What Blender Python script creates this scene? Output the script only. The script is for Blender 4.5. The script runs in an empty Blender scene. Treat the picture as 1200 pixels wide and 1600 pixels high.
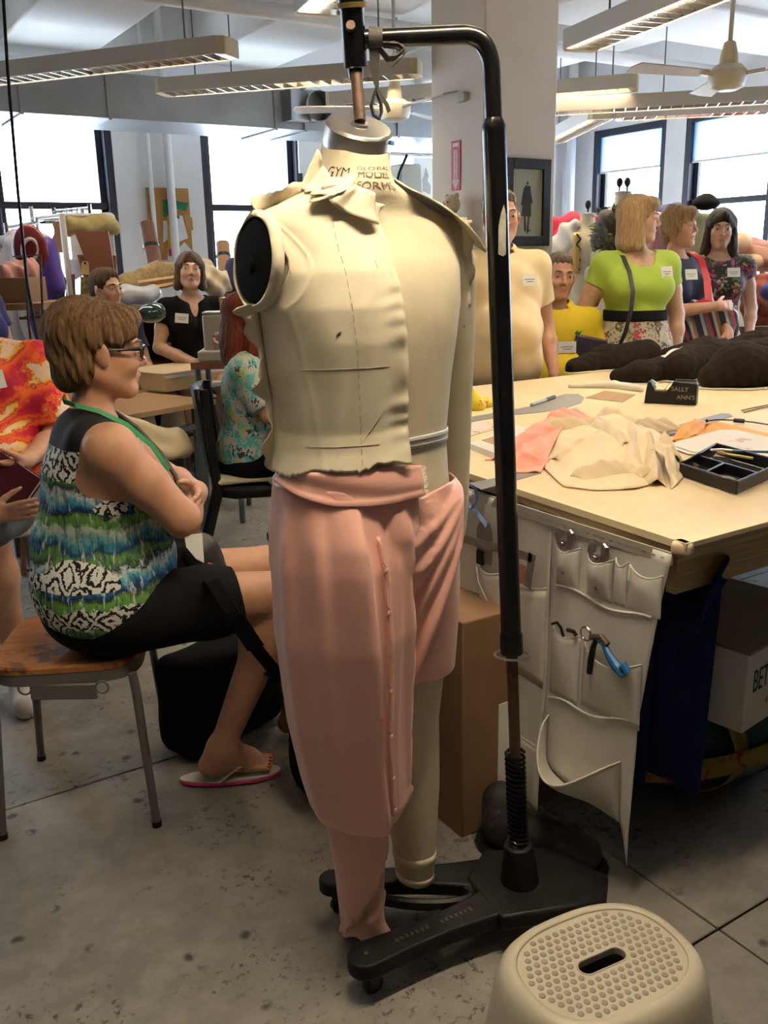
import bpy, math, random
import numpy as np
from mathutils import Matrix, Vector
S = bpy.context.scene
COL = S.collection
rnd = random.Random(7)
nrg = np.random.default_rng(5)
PI = math.pi
R = math.radians
# ---------------------------------------------------------------- camera
F_PX, PITCH, ROLL, YAW, EYE = 1420.0, math.atan(395 / 1420), R(-1.2), R(32.4), 1.5
_cp, _sp, _cy, _sy = math.cos(PITCH), math.sin(PITCH), math.cos(YAW), math.sin(YAW)
_rot = np.array([[_cy, _sy, 0], [-_sy, _cy, 0], [0, 0, 1]])
_u0 = np.array([0, _sp, _cp]); _r0 = np.array([1.0, 0, 0])
CFW = _rot @ np.array([0, _cp, -_sp])
CRT = _rot @ (math.cos(ROLL) * _r0 + math.sin(ROLL) * _u0)
CUP = _rot @ (-math.sin(ROLL) * _r0 + math.cos(ROLL) * _u0)
cam = bpy.data.cameras.new('camera'); co = bpy.data.objects.new('camera', cam); COL.objects.link(co)
cam.sensor_fit = 'VERTICAL'; cam.sensor_height = 36.0; cam.lens = 36.0 * F_PX / 1600
cam.clip_start = 0.05
m = Matrix.Identity(4)
for i in range(3):
    m[i][0] = CRT[i]; m[i][1] = CUP[i]; m[i][2] = -CFW[i]
m[2][3] = EYE
co.matrix_world = m
S.camera = co
# ---------------------------------------------------------------- sky and exposure
w = bpy.data.worlds.new('sky'); S.world = w; w.use_nodes = True
bg = w.node_tree.nodes['Background']; bg.inputs[0].default_value = (0.80, 0.90, 1.0, 1); bg.inputs[1].default_value = 14.0
S.view_settings.view_transform = 'Standard'; S.view_settings.look = 'None'
S.view_settings.gamma = 1; S.view_settings.use_curve_mapping = False
S.view_settings.exposure = 0.0
LAMP = (1.0, 0.82, 0.58)      # tint of the fluorescent tubes
LAMP_W = 60.0
# ---------------------------------------------------------------- where a sight line meets a real surface
def ray(px, py): return CFW + CRT * (px - 600) / F_PX + CUP * (800 - py) / F_PX
O3 = np.array([0, 0, EYE])
def D(px, py, d):
    v = ray(px, py); return O3 + v * d / math.hypot(v[0], v[1])
def Zp(px, py, z):
    v = ray(px, py); return O3 + v * (z - EYE) / v[2]
def Xp(px, py, x):
    v = ray(px, py); return O3 + v * x / v[0]
def Yp(px, py, y):
    v = ray(px, py); return O3 + v * y / v[1]
# ---------------------------------------------------------------- mesh helpers
def nrm(v):
    v = np.asarray(v, float); return v / max(np.linalg.norm(v), 1e-9)
def frame_of(d, up=(0, 0, 1)):
    d = nrm(d); up = np.asarray(up, float)
    if abs(d @ up) > 0.97: up = np.array([0, 1.0, 0])
    a = nrm(np.cross(up, d)); return a, np.cross(d, a), d
def rotm(rx=0, ry=0, rz=0):
    return np.array(Matrix.Rotation(rz, 3, 'Z') @ Matrix.Rotation(ry, 3, 'Y') @ Matrix.Rotation(rx, 3, 'X'))
class MB:
    def __init__(s): s.v = []; s.f = []; s.m = []; s.cm = 0; s.n = 0
    def add(s, vs, fs):
        vs = np.asarray(vs, float).reshape(-1, 3); s.v.append(vs)
        s.f += [[i + s.n for i in f] for f in fs]; s.m += [s.cm] * len(fs); s.n += len(vs); return s
    def box(s, c, d, rot=None, taper=1.0):
        d = np.asarray(d, float) / 2; c = np.asarray(c, float)
        q = np.array([[x * (taper if z > 0 else 1), y * (taper if z > 0 else 1), z] for z in (-1, 1) for x, y in ((-1, -1), (1, -1), (1, 1), (-1, 1))], float) * d
        if rot is not None: q = q @ np.asarray(rot).T
        return s.add(q + c, [[3, 2, 1, 0], [4, 5, 6, 7], [0, 1, 5, 4], [1, 2, 6, 5], [2, 3, 7, 6], [3, 0, 4, 7]])
    def grid(s, P, cu=False, cv=False, flip=False):
        P = np.asarray(P, float); nu, nv = P.shape[:2]; fs = []
        for i in range(nu if cu else nu - 1):
            for j in range(nv if cv else nv - 1):
                a, b, c, d = i * nv + j, ((i + 1) % nu) * nv + j, ((i + 1) % nu) * nv + (j + 1) % nv, i * nv + (j + 1) % nv
                fs.append([d, c, b, a] if flip else [a, b, c, d])
        return s.add(P.reshape(-1, 3), fs)
    def loft(s, rings, caps=True):
        rings = np.asarray(rings, float); n, k = rings.shape[:2]; b = s.n
        s.grid(rings, cv=True, flip=True)
        if caps:
            s.f += [[b + i for i in range(k)][::-1], [b + (n - 1) * k + i for i in range(k)]]; s.m += [s.cm] * 2
        return s
    def tube(s, pts, r, n=8, caps=True, flat=1.0, closed=False):
        pts = np.asarray(pts, float); k = len(pts); r = np.broadcast_to(np.asarray(r, float), (k,))
        t = np.gradient(pts, axis=0)
        if closed: t = np.roll(pts, -1, 0) - np.roll(pts, 1, 0)
        a, b, _ = frame_of(t[0]); rings = []
        ang = np.arange(n) * 2 * PI / n
        for i in range(k):
            d = nrm(t[i]); a = nrm(a - d * (a @ d)); b = np.cross(d, a)
            rings.append(pts[i] + r[i] * (np.outer(np.cos(ang), a) + flat * np.outer(np.sin(ang), b)))
        if closed: return s.grid(np.array(rings), cu=True, cv=True, flip=True)
        return s.loft(rings, caps)
    def cyl(s, p, q, r0, r1=None, n=16): return s.tube([p, q], [r0, r0 if r1 is None else r1], n)
    def lathe(s, prof, n=24, c=(0, 0, 0), sx=1.0, sy=1.0, rot=None, caps=True):
        ang = np.arange(n) * 2 * PI / n; rings = []
        for r, z in prof:
            q = np.stack([r * sx * np.cos(ang), r * sy * np.sin(ang), np.full(n, z)], 1)
            if rot is not None: q = q @ np.asarray(rot).T
            rings.append(q + np.asarray(c, float))
        return s.loft(rings, caps)
    def ell(s, c, r, n=16, m=10, rot=None):
        r = np.broadcast_to(np.asarray(r, float), (3,)); th = np.linspace(-PI / 2 + .02, PI / 2 - .02, m); ang = np.arange(n) * 2 * PI / n
        q = np.array([[[r[0] * math.cos(t) * math.cos(a), r[1] * math.cos(t) * math.sin(a), r[2] * math.sin(t)] for a in ang] for t in th])
        if rot is not None: q = q @ np.asarray(rot).T
        return s.loft(q + np.asarray(c, float))
    def prism(s, poly, h, c=(0, 0, 0), rot=None):
        poly = np.asarray(poly, float); k = len(poly); q = []
        for z in (0, h): q.append(np.c_[poly, np.full(k, z)])
        q = np.array(q)
        if rot is not None: q = q @ np.asarray(rot).T
        return s.loft(q + np.asarray(c, float))
    def ribbon(s, pts, wid, th=0.002):
        """flat band: pts centre line, wid width vectors"""
        pts = np.asarray(pts, float); wid = np.broadcast_to(np.asarray(wid, float), pts.shape); t = np.gradient(pts, axis=0)
        nn = np.array([nrm(np.cross(a, b)) for a, b in zip(t, wid)]) * th / 2
        return s.loft(np.stack([pts - wid / 2 - nn, pts + wid / 2 - nn, pts + wid / 2 + nn, pts - wid / 2 + nn], 1))
    def build(s, name, mat, parent=None, smooth=35, bevel=0, solid=0, sub=0, world=False, seg=2):
        v = np.concatenate(s.v) if s.v else np.zeros((0, 3)); loc = None
        if parent is not None and world:
            mi = np.array(parent['_m']).reshape(4, 4); v = (np.c_[v, np.ones(len(v))] @ np.linalg.inv(mi).T)[:, :3]
        if parent is None:
            loc = np.array([(v[:, 0].min() + v[:, 0].max()) / 2, (v[:, 1].min() + v[:, 1].max()) / 2, v[:, 2].min()]); v = v - loc
        me = bpy.data.meshes.new(name); me.from_pydata(v.tolist(), [], s.f); me.update()
        for q in (mat if isinstance(mat, (list, tuple)) else [mat]): me.materials.append(q)
        if max(s.m, default=0): me.polygons.foreach_set('material_index', s.m)
        if smooth:
            me.polygons.foreach_set('use_smooth', [True] * len(me.polygons)); me.set_sharp_from_angle(angle=R(smooth))
        o = link(name, me, parent, loc)
        if solid:
            md = o.modifiers.new('s', 'SOLIDIFY'); md.thickness = solid; md.offset = 0
        if bevel:
            md = o.modifiers.new('b', 'BEVEL'); md.width = bevel; md.segments = seg; md.limit_method = 'ANGLE'; md.angle_limit = R(40)
        if sub:
            md = o.modifiers.new('u', 'SUBSURF'); md.levels = sub; md.render_levels = sub
        return o
def link(name, me, parent=None, loc=None):
    o = bpy.data.objects.new(name, me); COL.objects.link(o)
    if parent is not None: o.parent = parent
    if loc is not None: o.location = [float(q) for q in loc]
    return o
def tag(o, label=None, cat=None, group=None, kind=None):
    for k, v in (('label', label), ('category', cat), ('group', group), ('kind', kind)):
        if v: o[k] = v
    return o
def thing(name, label, cat, loc=(0, 0, 0), rz=0, group=None):
    o = bpy.data.objects.new(name, None); COL.objects.link(o); o.location = [float(q) for q in loc]; o.rotation_euler = (0, 0, rz)
    o.empty_display_size = .05
    mm = Matrix.Translation(o.location) @ Matrix.Rotation(rz, 4, 'Z')
    o['_m'] = [float(q) for row in mm for q in row]
    return tag(o, label, cat, group)
def struct(o): o['kind'] = 'structure'; return o
def dup(root, loc=None, rz=None, label=None):
    def rec(o, p):
        c = o.copy(); COL.objects.link(c)
        if p is not None: c.parent = p
        for ch in list(o.children): rec(ch, c)
        return c
    r = rec(root, None)
    if loc is not None: r.location = [float(q) for q in loc]
    if rz is not None: r.rotation_euler[2] = rz
    if label: r['label'] = label
    return r
def text(name, body, size, mat, parent, pos, xdir, ydir, align='CENTER', bend=None):
    cu = bpy.data.curves.new(name, 'FONT'); cu.body = body; cu.size = size; cu.align_x = align; cu.align_y = 'CENTER'; cu.extrude = 0.0004
    o = bpy.data.objects.new(name, cu); COL.objects.link(o)
    x = nrm(xdir); z = nrm(np.cross(x, ydir)); y = np.cross(z, x); mm = Matrix.Identity(4)
    for i in range(0 if bend else 3): mm[i][0], mm[i][1], mm[i][2], mm[i][3] = x[i], y[i], z[i], float(pos[i])
    if 1:
        dg = bpy.context.evaluated_depsgraph_get(); me = bpy.data.meshes.new_from_object(o.evaluated_get(dg))
        bpy.data.objects.remove(o)
        for vv in (me.vertices if bend else ()):
            a = bend[1] + vv.co.x / bend[0]; rr = bend[2](vv.co.y) + vv.co.z
            vv.co = bend[3](a, vv.co.y, rr)
        me.materials.clear(); me.materials.append(mat)
        if bend: return link(name, me, parent)
        o = link(name, me)
    if parent is not None:
        mi = Matrix([list(parent['_m'])[4 * i:4 * i + 4] for i in range(4)]).inverted(); mm = mi @ mm; o.parent = parent
    o.matrix_local = mm
    return o
# ---------------------------------------------------------------- materials
def new_mat(name):
    mt = bpy.data.materials.new(name); mt.use_nodes = True; nt = mt.node_tree
    return mt, nt, nt.nodes['Principled BSDF']
class NT:
    """short-hand for wiring shader nodes"""
    def __init__(s, nt): s.t = nt
    def n(s, typ, **k):
        q = s.t.nodes.new('ShaderNode' + typ)
        for a, b in k.items():
            if isinstance(a, str) and a.startswith('i'): q.inputs[int(a[1:]) if a[1:].isdigit() else a].default_value = b
            else: setattr(q, a, b)
        return q
    def l(s, a, b): s.t.links.new(a, b)
    def co(s, kind='Object', scale=(1, 1, 1), rot=(0, 0, 0), loc=(0, 0, 0)):
        t = s.n('TexCoord'); mp = s.n('Mapping'); mp.inputs[1].default_value = loc; mp.inputs[2].default_value = rot; mp.inputs[3].default_value = scale
        s.l(t.outputs[kind], mp.inputs[0]); return mp.outputs[0]
    def noise(s, vec, sc, det=4, rough=.55, dist=0):
        q = s.n('TexNoise'); q.inputs['Scale'].default_value = sc; q.inputs['Detail'].default_value = det; q.inputs['Roughness'].default_value = rough; q.inputs['Distortion'].default_value = dist
        s.l(vec, q.inputs['Vector']); return q.outputs['Fac']
    def vor(s, vec, sc, feat='F1', out='Distance', rnd_=1.0):
        q = s.n('TexVoronoi', feature=feat); q.inputs['Scale'].default_value = sc; q.inputs['Randomness'].default_value = rnd_; s.l(vec, q.inputs['Vector']); return q.outputs[out]
    def wave(s, vec, sc, dist=0, det=2, typ='BANDS', dire='Z', prof='SIN', dsc=1.0):
        q = s.n('TexWave', wave_type=typ, wave_profile=prof)
        if typ == 'BANDS': q.bands_direction = dire
        else: q.rings_direction = dire
        q.inputs['Scale'].default_value = sc; q.inputs['Distortion'].default_value = dist; q.inputs['Detail'].default_value = det; q.inputs['Detail Scale'].default_value = dsc
        s.l(vec, q.inputs['Vector']); return q.outputs['Fac']
    def ramp(s, fac, stops, interp='LINEAR'):
        q = s.n('ValToRGB'); cr = q.color_ramp; cr.interpolation = interp
        while len(cr.elements) < len(stops): cr.elements.new(.5)
        for e, (p, c) in zip(cr.elements, stops):
            e.position = p; e.color = (*c, 1) if not isinstance(c, (int, float)) else (c, c, c, 1)
        s.l(fac, q.inputs[0]); return q.outputs[0]
    def mix(s, fac, a, b, mode='MIX'):
        q = s.n('MixRGB', blend_type=mode)
        for sk, v in zip(q.inputs, (fac, a, b)):
            if hasattr(v, 'links'): s.l(v, sk)
            elif isinstance(v, (int, float)): sk.default_value = v
            else: sk.default_value = (*v, 1)
        return q.outputs[0]
    def math(s, op, a, b=0.0):
        q = s.n('Math', operation=op)
        for sk, v in zip(q.inputs, (a, b)):
            if hasattr(v, 'links'): s.l(v, sk)
            else: sk.default_value = v
        return q.outputs[0]
    def bump(s, h, bsdf, st=.3, dist=.01):
        q = s.n('Bump'); q.inputs['Strength'].default_value = st; q.inputs['Distance'].default_value = dist; s.l(h, q.inputs['Height']); s.l(q.outputs[0], bsdf.inputs['Normal'])
def mat(name, c, rough=.6, metal=0.0, c2=None, sc=8, st=(1, 1, 1), bump=0, bsc=120, bdist=.003, spec=.5, sheen=0, lo=.35, hi=.65, bst=None, coat=0, alpha=1, trans=0):
    mt, nt, b = new_mat(name); k = NT(nt)
    b.inputs['Base Color'].default_value = (*c, 1); b.inputs['Roughness'].default_value = rough; b.inputs['Metallic'].default_value = metal
    b.inputs['Specular IOR Level'].default_value = spec
    if sheen: b.inputs['Sheen Weight'].default_value = sheen
    if coat: b.inputs['Coat Weight'].default_value = coat
    if trans: b.inputs['Transmission Weight'].default_value = trans
    if alpha < 1: b.inputs['Alpha'].default_value = alpha
    if c2 is not None: k.l(k.ramp(k.noise(k.co('Object', st), sc), [(lo, c), (hi, c2)]), b.inputs['Base Color'])
    if bump: k.bump(k.noise(k.co('Object', bst or st), bsc, 3), b, bump, bdist)
    mt.diffuse_color = (*c, 1)
    return mt
# ================================================================ shared materials
WHITE = mat('white_paint', (.84, .84, .82), .6, c2=(.78, .78, .77), sc=3)
CEIL = mat('ceiling_paint', (.80, .77, .72), .7, c2=(.73, .70, .65), sc=2)
COLM = mat('column_paint', (.76, .69, .59), .6, c2=(.70, .63, .54), sc=2.5)
NAVY = mat('dark_window_metal', (.020, .022, .034), .4)
BLACK = mat('black_metal', (.004, .004, .005), .24, spec=.4)
IRON = mat('cast_iron', (.003, .003, .003), .5, c2=(.008, .0075, .007), sc=30, bump=.3, bsc=150, spec=.2)
STEEL = mat('steel', (.42, .41, .40), .35, 1.0, c2=(.30, .29, .28), sc=20)
CHROME = mat('chrome', (.75, .74, .72), .15, 1.0)
ALU = mat('galvanised_sheet', (.40, .42, .43), .38, .85, c2=(.34, .36, .37), sc=4)
GREYM = mat('grey_enamel', (.16, .15, .14), .45, .3)
CREAM = mat('cream_plastic', (.62, .53, .33), .45)
FIXW = mat('white_enamel', (.56, .52, .46), .4)
PAPER = mat('white_paper', (.80, .80, .77), .7)
KRAFT = mat('brown_paper', (.36, .22, .12), .75, c2=(.31, .19, .10), sc=6)
CARD = mat('cardboard', (.27, .155, .075), .8, c2=(.22, .125, .06), sc=5)
RUST = mat('rusty_steel', (.10, .055, .035), .6, .4, c2=(.055, .03, .02), sc=40)
MUSLIN = mat('muslin', (.80, .72, .54), .85, c2=(.75, .67, .49), sc=9, bump=.15, bsc=400, bdist=.001)
LINEN = mat('linen_form', (.66, .585, .42), .85, c2=(.58, .51, .36), sc=14, bump=.25, bsc=500, bdist=.001)
FABW = mat('white_canvas', (.62, .60, .55), .85, c2=(.55, .53, .48), sc=7, bump=.15, bsc=300, bdist=.001)
BLKF = mat('black_cloth', (.008, .008, .009), .9, spec=.08)
BLKP = mat('black_plastic', (.007, .007, .008), .38, spec=.3)
def emit_mat(name, c, s):
    mt, nt, b = new_mat(name); b.inputs['Base Color'].default_value = (.8, .8, .8, 1); b.inputs['Emission Color'].default_value = (*c, 1); b.inputs['Emission Strength'].default_value = s
    return mt
TUBES = {}
def tube_mat(f):
    if f not in TUBES: TUBES[f] = emit_mat('lit_tube', LAMP, LAMP_W * f)
    return TUBES[f]
def glass_mat():
    mt, nt, b = new_mat('window_glass'); k = NT(nt); out = nt.nodes['Material Output']
    t = k.n('BsdfTransparent'); g = k.n('BsdfGlossy'); g.inputs['Roughness'].default_value = .05; mx = k.n('MixShader'); mx.inputs[0].default_value = .06
    t.inputs[0].default_value = (.95, .97, 1, 1)
    k.l(t.outputs[0], mx.inputs[1]); k.l(g.outputs[0], mx.inputs[2]); k.l(mx.outputs[0], out.inputs[0]); return mt
GLASS = glass_mat()
def scrim_mat():
    mt, nt, b = new_mat('sheer_shade'); k = NT(nt); out = nt.nodes['Material Output']
    t = k.n('BsdfTransparent'); t.inputs[0].default_value = (.8, .9, 1, 1); g = k.n('BsdfTranslucent'); g.inputs[0].default_value = (.45, .58, .80, 1); mx = k.n('MixShader'); mx.inputs[0].default_value = .82
    k.l(t.outputs[0], mx.inputs[1]); k.l(g.outputs[0], mx.inputs[2]); k.l(mx.outputs[0], out.inputs[0]); return mt
SCRIM = scrim_mat()
def concrete():
    mt, nt, b = new_mat('worn_concrete'); k = NT(nt); v = k.co('Generated' if 0 else 'Object')
    geo = k.n('NewGeometry'); v = geo.outputs['Position']
    a = k.ramp(k.noise(v, 2.2, 6, .6), [(.3, (.145, .135, .12)), (.7, (.26, .245, .215))])
    a = k.mix(k.ramp(k.noise(v, 11, 5, .65), [(.42, 0.0), (.75, .55)]), a, (.35, .33, .295))
    sp = k.noise(v, 42, 6, .72); mk = k.noise(v, 3.4, 4, .65)
    pit = k.math('MULTIPLY', k.ramp(sp, [(.55, 0.0), (.60, 1.0)]), k.ramp(mk, [(.50, 0.0), (.60, 1.0)]))
    a = k.mix(pit, a, (.06, .052, .045))
    sp2 = k.ramp(k.vor(v, 10), [(.10, 1.0), (.2, 0.0)]); sp2 = k.math('MULTIPLY', sp2, k.ramp(k.noise(v, 14, 3), [(.47, 0.0), (.58, 1.0)]))
    a = k.mix(sp2, a, (.05, .045, .04))
    k.l(a, b.inputs['Base Color']); b.inputs['Roughness'].default_value = .55; b.inputs['Specular IOR Level'].default_value = .35
    k.bump(k.math('SUBTRACT', k.noise(v, 30, 5), k.math('MULTIPLY', pit, .5)), b, .25, .004); return mt
CONC = concrete()
# ================================================================ room shell
RX0, RX1, RY0, RY1, CH = -3.2, 7.5, -2.6, 7.8, 3.55
fl = struct(MB().box(((RX0 + RX1) / 2, (RY0 + RY1) / 2, -.06), (RX1 - RX0, RY1 - RY0, .1)).build('floor', mat('joint_dirt', (.02, .018, .016), .9)))
fl['_m'] = [1, 0, 0, float(fl.location[0]), 0, 1, 0, float(fl.location[1]), 0, 0, 1, float(fl.location[2]), 0, 0, 0, 1]
xs, ys = [RX0, -1.55, 1.573, 4.6, RX1], [RY0, -.4, 1.08, 2.525, 4.14, 5.66, RY1]
for i in range(len(xs) - 1):
    for j in range(len(ys) - 1):
        g = .003
        MB().box(((xs[i] + xs[i + 1]) / 2, (ys[j] + ys[j + 1]) / 2, -.005), (xs[i + 1] - xs[i] - 2 * g, ys[j + 1] - ys[j] - 2 * g, .01)).build('concrete_slab', CONC, fl, world=True, smooth=0, bevel=.002, seg=1)
cl = MB().box(((RX0 + RX1) / 2, (RY0 + RY1) / 2, CH + .05), (RX1 - RX0, RY1 - RY0, .1)); struct(cl.build('ceiling', CEIL))
bz = 3.1
for x0, x1 in ((-.2, .5), (1.63, 2.35), (3.15, 3.86), (5.4, 6.1)):
    struct(MB().box(((x0 + x1) / 2, (RY0 + RY1) / 2, (bz + CH) / 2), (x1 - x0, RY1 - RY0, CH - bz)).build('ceiling_beam', CEIL, bevel=.015))
for y0, y1 in ((-.6, .1), (4.42, 5.22)):
    struct(MB().box(((RX0 + RX1) / 2, (y0 + y1) / 2, (bz - .05 + CH) / 2), (RX1 - RX0, y1 - y0, CH - bz + .05)).build('ceiling_beam', CEIL, bevel=.015))
struct(MB().box((3.71, 4.545, 1.525), (.54, .51, 3.05)).build('column', COLM, bevel=.012))
SILL, WTOP = .85, 2.76
def wall(name, axis, at, lo, hi, opens, th=.22, m=None):
    mb = MB(); segs = []; c = lo
    def piece(a, b, z0, z1):
        if axis == 'x': mb.box(((a + b) / 2, at + th / 2, (z0 + z1) / 2), (b - a, th, z1 - z0))
        else: mb.box((at + th / 2, (a + b) / 2, (z0 + z1) / 2), (th, b - a, z1 - z0))
    for a, b in sorted(opens):
        piece(c, a, 0, CH); piece(a, b, 0, SILL); piece(a, b, WTOP, CH); c = b
    piece(c, hi, 0, CH); return struct(mb.build(name, m or WHITE))
BW = [(-2.0, -1.03), (-.28, .69), (1.45, 2.42), (3.18, 4.15), (4.91, 5.88)]
RW = [(6.53, 7.5), (5.3, 6.29), (4.06, 5.05), (2.82, 3.81), (1.58, 2.57)]
wall('wall_back', 'x', RY1, RX0, RX1 + .22, BW); wall('wall_right', 'y', RX1, RY0, RY1, RW)
WARM = mat('brown_partition', (.16, .13, .10), .7, c2=(.12, .095, .07), sc=2); wall('wall_left', 'y', RX0 - .22, RY0, RY1, [], m=WARM); wall('wall_front', 'x', RY0 - .22, RX0, RX1, [], m=WARM)
wn = 0
def window(axis, at, a, b, scrim=False):
    global wn; wn += 1
    W = b - a
    t = thing('window_%d' % wn, None, None, ((a + b) / 2, at, SILL) if axis == 'x' else (at, (a + b) / 2, SILL), 0 if axis == 'x' else -PI / 2); struct(t)
    h = WTOP - SILL; fr = MB()      # local x along the wall, y outwards
    for s in (-1, 1): fr.box((s * (W / 2 - .03), .09, h / 2), (.06, .17, h))
    fr.box((0, .09, h - .035), (W - .12, .17, .07)); fr.box((0, .09, .03), (W - .12, .17, .06))
    fr.build('window_frame', NAVY, t, bevel=.004)
    mid = 1.965 - SILL
    MB().box((0, .08, mid), (W - .12, .06, .055)).build('meeting_rail', NAVY, t, bevel=.004)
    for s in (-1, 1): MB().box((s * (W / 2 - .085), .10, h / 2), (.05, .04, h - .13)).build('sash_stile', NAVY, t, bevel=.003)
    MB().box((0, .12, mid / 2 + .03), (W - .16, .006, mid - .08)).build('glass_pane', GLASS, t, smooth=0)
    MB().box((0, .10, (mid + h) / 2), (W - .16, .006, h - mid - .1)).build('glass_pane', GLASS, t, smooth=0)
    MB().box((0, -.03, -.02), (W + .06, .09, .035)).build('window_sill', WHITE, t, bevel=.005)
    if scrim:
        z0 = h - .42; MB().box((0, .045, (z0 + h - .07) / 2), (W - .13, .003, h - .07 - z0)).build('sheer_shade', SCRIM, t, smooth=0)
        MB().box((.0, .045, z0), (W - .13, .014, .02)).build('shade_bar', PAPER, t)
for a, b in BW: window('x', RY1, a, b)
for a, b in RW: window('y', RX1, a, b, True)
struct(MB().box((2.15, RY1 - .012, .07), (10.6, .02, .14)).build('baseboard_back', WHITE, bevel=.003))
struct(MB().box((RX1 - .012, 2.6, .07), (.02, 10.3, .14)).build('baseboard_right', WHITE, bevel=.003))
# pipes against wall and ceiling
def pipe(name, pts, r, m, label, n=12):
    o = MB().tube(pts, r, n).build(name, m); return tag(o, label, 'pipe')
pipe('riser_pipe', [(2.86, 7.73, 0), (2.86, 7.73, CH)], .035, WHITE, 'white riser pipe on the wall between two tall windows')
pipe('riser_pipe', [(2.70, 7.75, 0), (2.70, 7.75, CH)], .02, WHITE, 'thin white conduit beside the white riser pipe')
pipe('riser_pipe', [(7.35, 7.68, 0), (7.35, 7.68, CH)], .05, WHITE, 'thick white riser pipe in the far corner')
pipe('ceiling_pipe', [(RX0, 5.72, 3.02), (RX1, 5.72, 3.02)], .05, CEIL, 'thick painted pipe running along under the far ceiling beam')
pipe('ceiling_pipe', [(RX0, 5.95, 3.05), (RX1, 5.95, 3.05)], .022, CEIL, 'slim painted pipe running beside the thick ceiling pipe')
pipe('ceiling_pipe', [(4.3, 3.0, 3.0), (4.3, 7.7, 3.0)], .018, CEIL, 'slim sprinkler pipe running towards the far windows')
# ---------------------------------------------------------------- duct
dt = thing('air_duct', 'long galvanised rectangular air duct hung along the window wall', 'duct', (1.1, 6.9, 2.46))
MB().box((0, 0, .145), (7.7, .6, .29)).build('duct_body', ALU, dt, bevel=.004)
for x in (-2.6, -1.4, -.25, .38, .95, 2.2, 2.45, 3.3): MB().box((x, 0, .145), (.022, .625, .315)).build('duct_flange', ALU, dt)
for x in (-2, 0.3, 2.0, 3.5): MB().cyl((x, 0, .29), (x, 0, CH - 2.46), .006, n=6).build('hanger_rod', GREYM, dt)
q = D(500, 165, 0) ; oc = Yp(500, 165, 6.45) - np.array([1.1, 6.9, 2.46])
a0 = nrm((-.2, -.97, -.05)); st = oc - a0 * .12
MB().tube([oc - a0 * .22, oc], .105, 20, caps=False).build('outlet_collar', ALU, dt, solid=.004)
MB().tube([oc - a0 * .2, oc - a0 * .19], .103, 20).build('outlet_throat', BLKP, dt)
MB().box(oc + np.array([-.17, .2, 0]), (.17, .3, .22), rotm(0, 0, .2)).build('takeoff_box', ALU, dt, bevel=.004)
# ---------------------------------------------------------------- pendant fluorescent fittings
blade_me = {}
def fixture(p0, p1, label, lit=1.0, z=2.45, wd=.19, tubes=2):
    p0, p1 = np.array(p0[:2]), np.array(p1[:2]); L = float(np.linalg.norm(p1 - p0)); ang = math.atan2(*(p1 - p0)[::-1])
    t = thing('fluorescent_fixture', label, 'ceiling light', (*(p0 + p1) / 2, z), ang, 'pendant fluorescent fittings')
    mb = MB().box((0, 0, .082), (L - .04, wd, .008)); hb = .05
    for s in (-1, 1): mb.box((0, s * (wd / 2), .045), (L - .04, .006, .088))
    mb.build('housing', FIXW, t, bevel=.002)
    for s in (-1, 1):
        MB().prism([(s * (L / 2 - .03), -wd / 2 - .003), (s * (L / 2 + .015), -wd / 2 + .02), (s * (L / 2 + .022), 0), (s * (L / 2 + .015), wd / 2 - .02), (s * (L / 2 - .03), wd / 2 + .003)][::s], .09).build('end_cap', CREAM, t, bevel=.006)
    rf = MB()
    for s in (-1, 1): rf.box((0, s * (wd / 4 + .008), .045), (L - .06, .003, .1), rotm(R(s * 42), 0, 0))
    rf.build('reflector', CHROME, t, smooth=0)
    key = round(wd, 3)
    if key not in blade_me:
        o = MB().box((0, 0, 0), (.004, wd - .02, hb), None).build('louver_blade', CHROME, t); blade_me[key] = o.data; o.location = (0, 0, hb / 2 + .002)
    n = int(L / .075)
    for i in range(n):
        o = link('louver_blade', blade_me[key], t, (-L / 2 + (i + .5) * L / n, 0, hb / 2 + .002))
    for y in ((-.04, .04) if tubes == 2 else (0,)):
        MB().tube([(-L / 2 + .05, y, .066), (L / 2 - .05, y, .066)], .012, 8).build('lamp_tube', tube_mat(lit) if lit else FIXW, t)
    for x in (-L * .36, L * .36):
        MB().cyl((x, 0, .086), (x, 0, CH - z), .005, n=6).build('hanger_rod', GREYM, t); MB().box((x, 0, .092), (.09, .05, .012)).build('hanger_bracket', GREYM, t)
    return t
fixture((1.05, 6.42), (2.19, 4.88), z=2.55, label='long pendant light whose cream end cap hangs in front of the air duct', lit=1.6)
fixture((2.27, 6.14), (3.4, 4.88), z=2.55, label='pendant light crossing behind the stand arm below the beam', lit=1.6)
fixture((3.5, 6.1), (4.2, 5.2), 'pendant light partly hidden by the column, furthest towards the duct', z=2.55)
fixture((1.99, 3.57), (1.62, 1.75), 'bright pendant light whose louvers show at the top edge', lit=1.5)
fixture((3.43, 3.56), (3.02, 1.75), 'pendant light with bowed silver louvers right of the column top', lit=3.2)
fixture((4.3, 5.45), (4.98, 4.62), 'short pendant light emerging behind the column above the long one', z=2.55)
fixture((4.35, 5.5), (6.4, 3.4), 'long pendant light passing in front of the tall shaded windows', lit=1.8)
fixture((5.35, 5.12), (7.0, 3.6), 'pendant light just under the long one at the shaded windows')
fixture((5.9, 6.4), (5.22, 5.15), 'short pendant light with cream end cap before the far corner')
fixture((.05, 2.4), (-.4, .2), 'pendant light over the seated woman on the wooden stool', lit=0.25)
fixture((1.6, 1.08), (.4, 1.08), 'pendant light above the perforated step stool', lit=6.5)
fixture((4.75, 3.1), (4.4, 1.6), 'pendant light over the cutting table end', lit=3.0)
fixture((-1.6, 4.6), (-.6, 3.2), 'pendant light over the aisle beside the work tables', lit=0.5)
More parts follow.
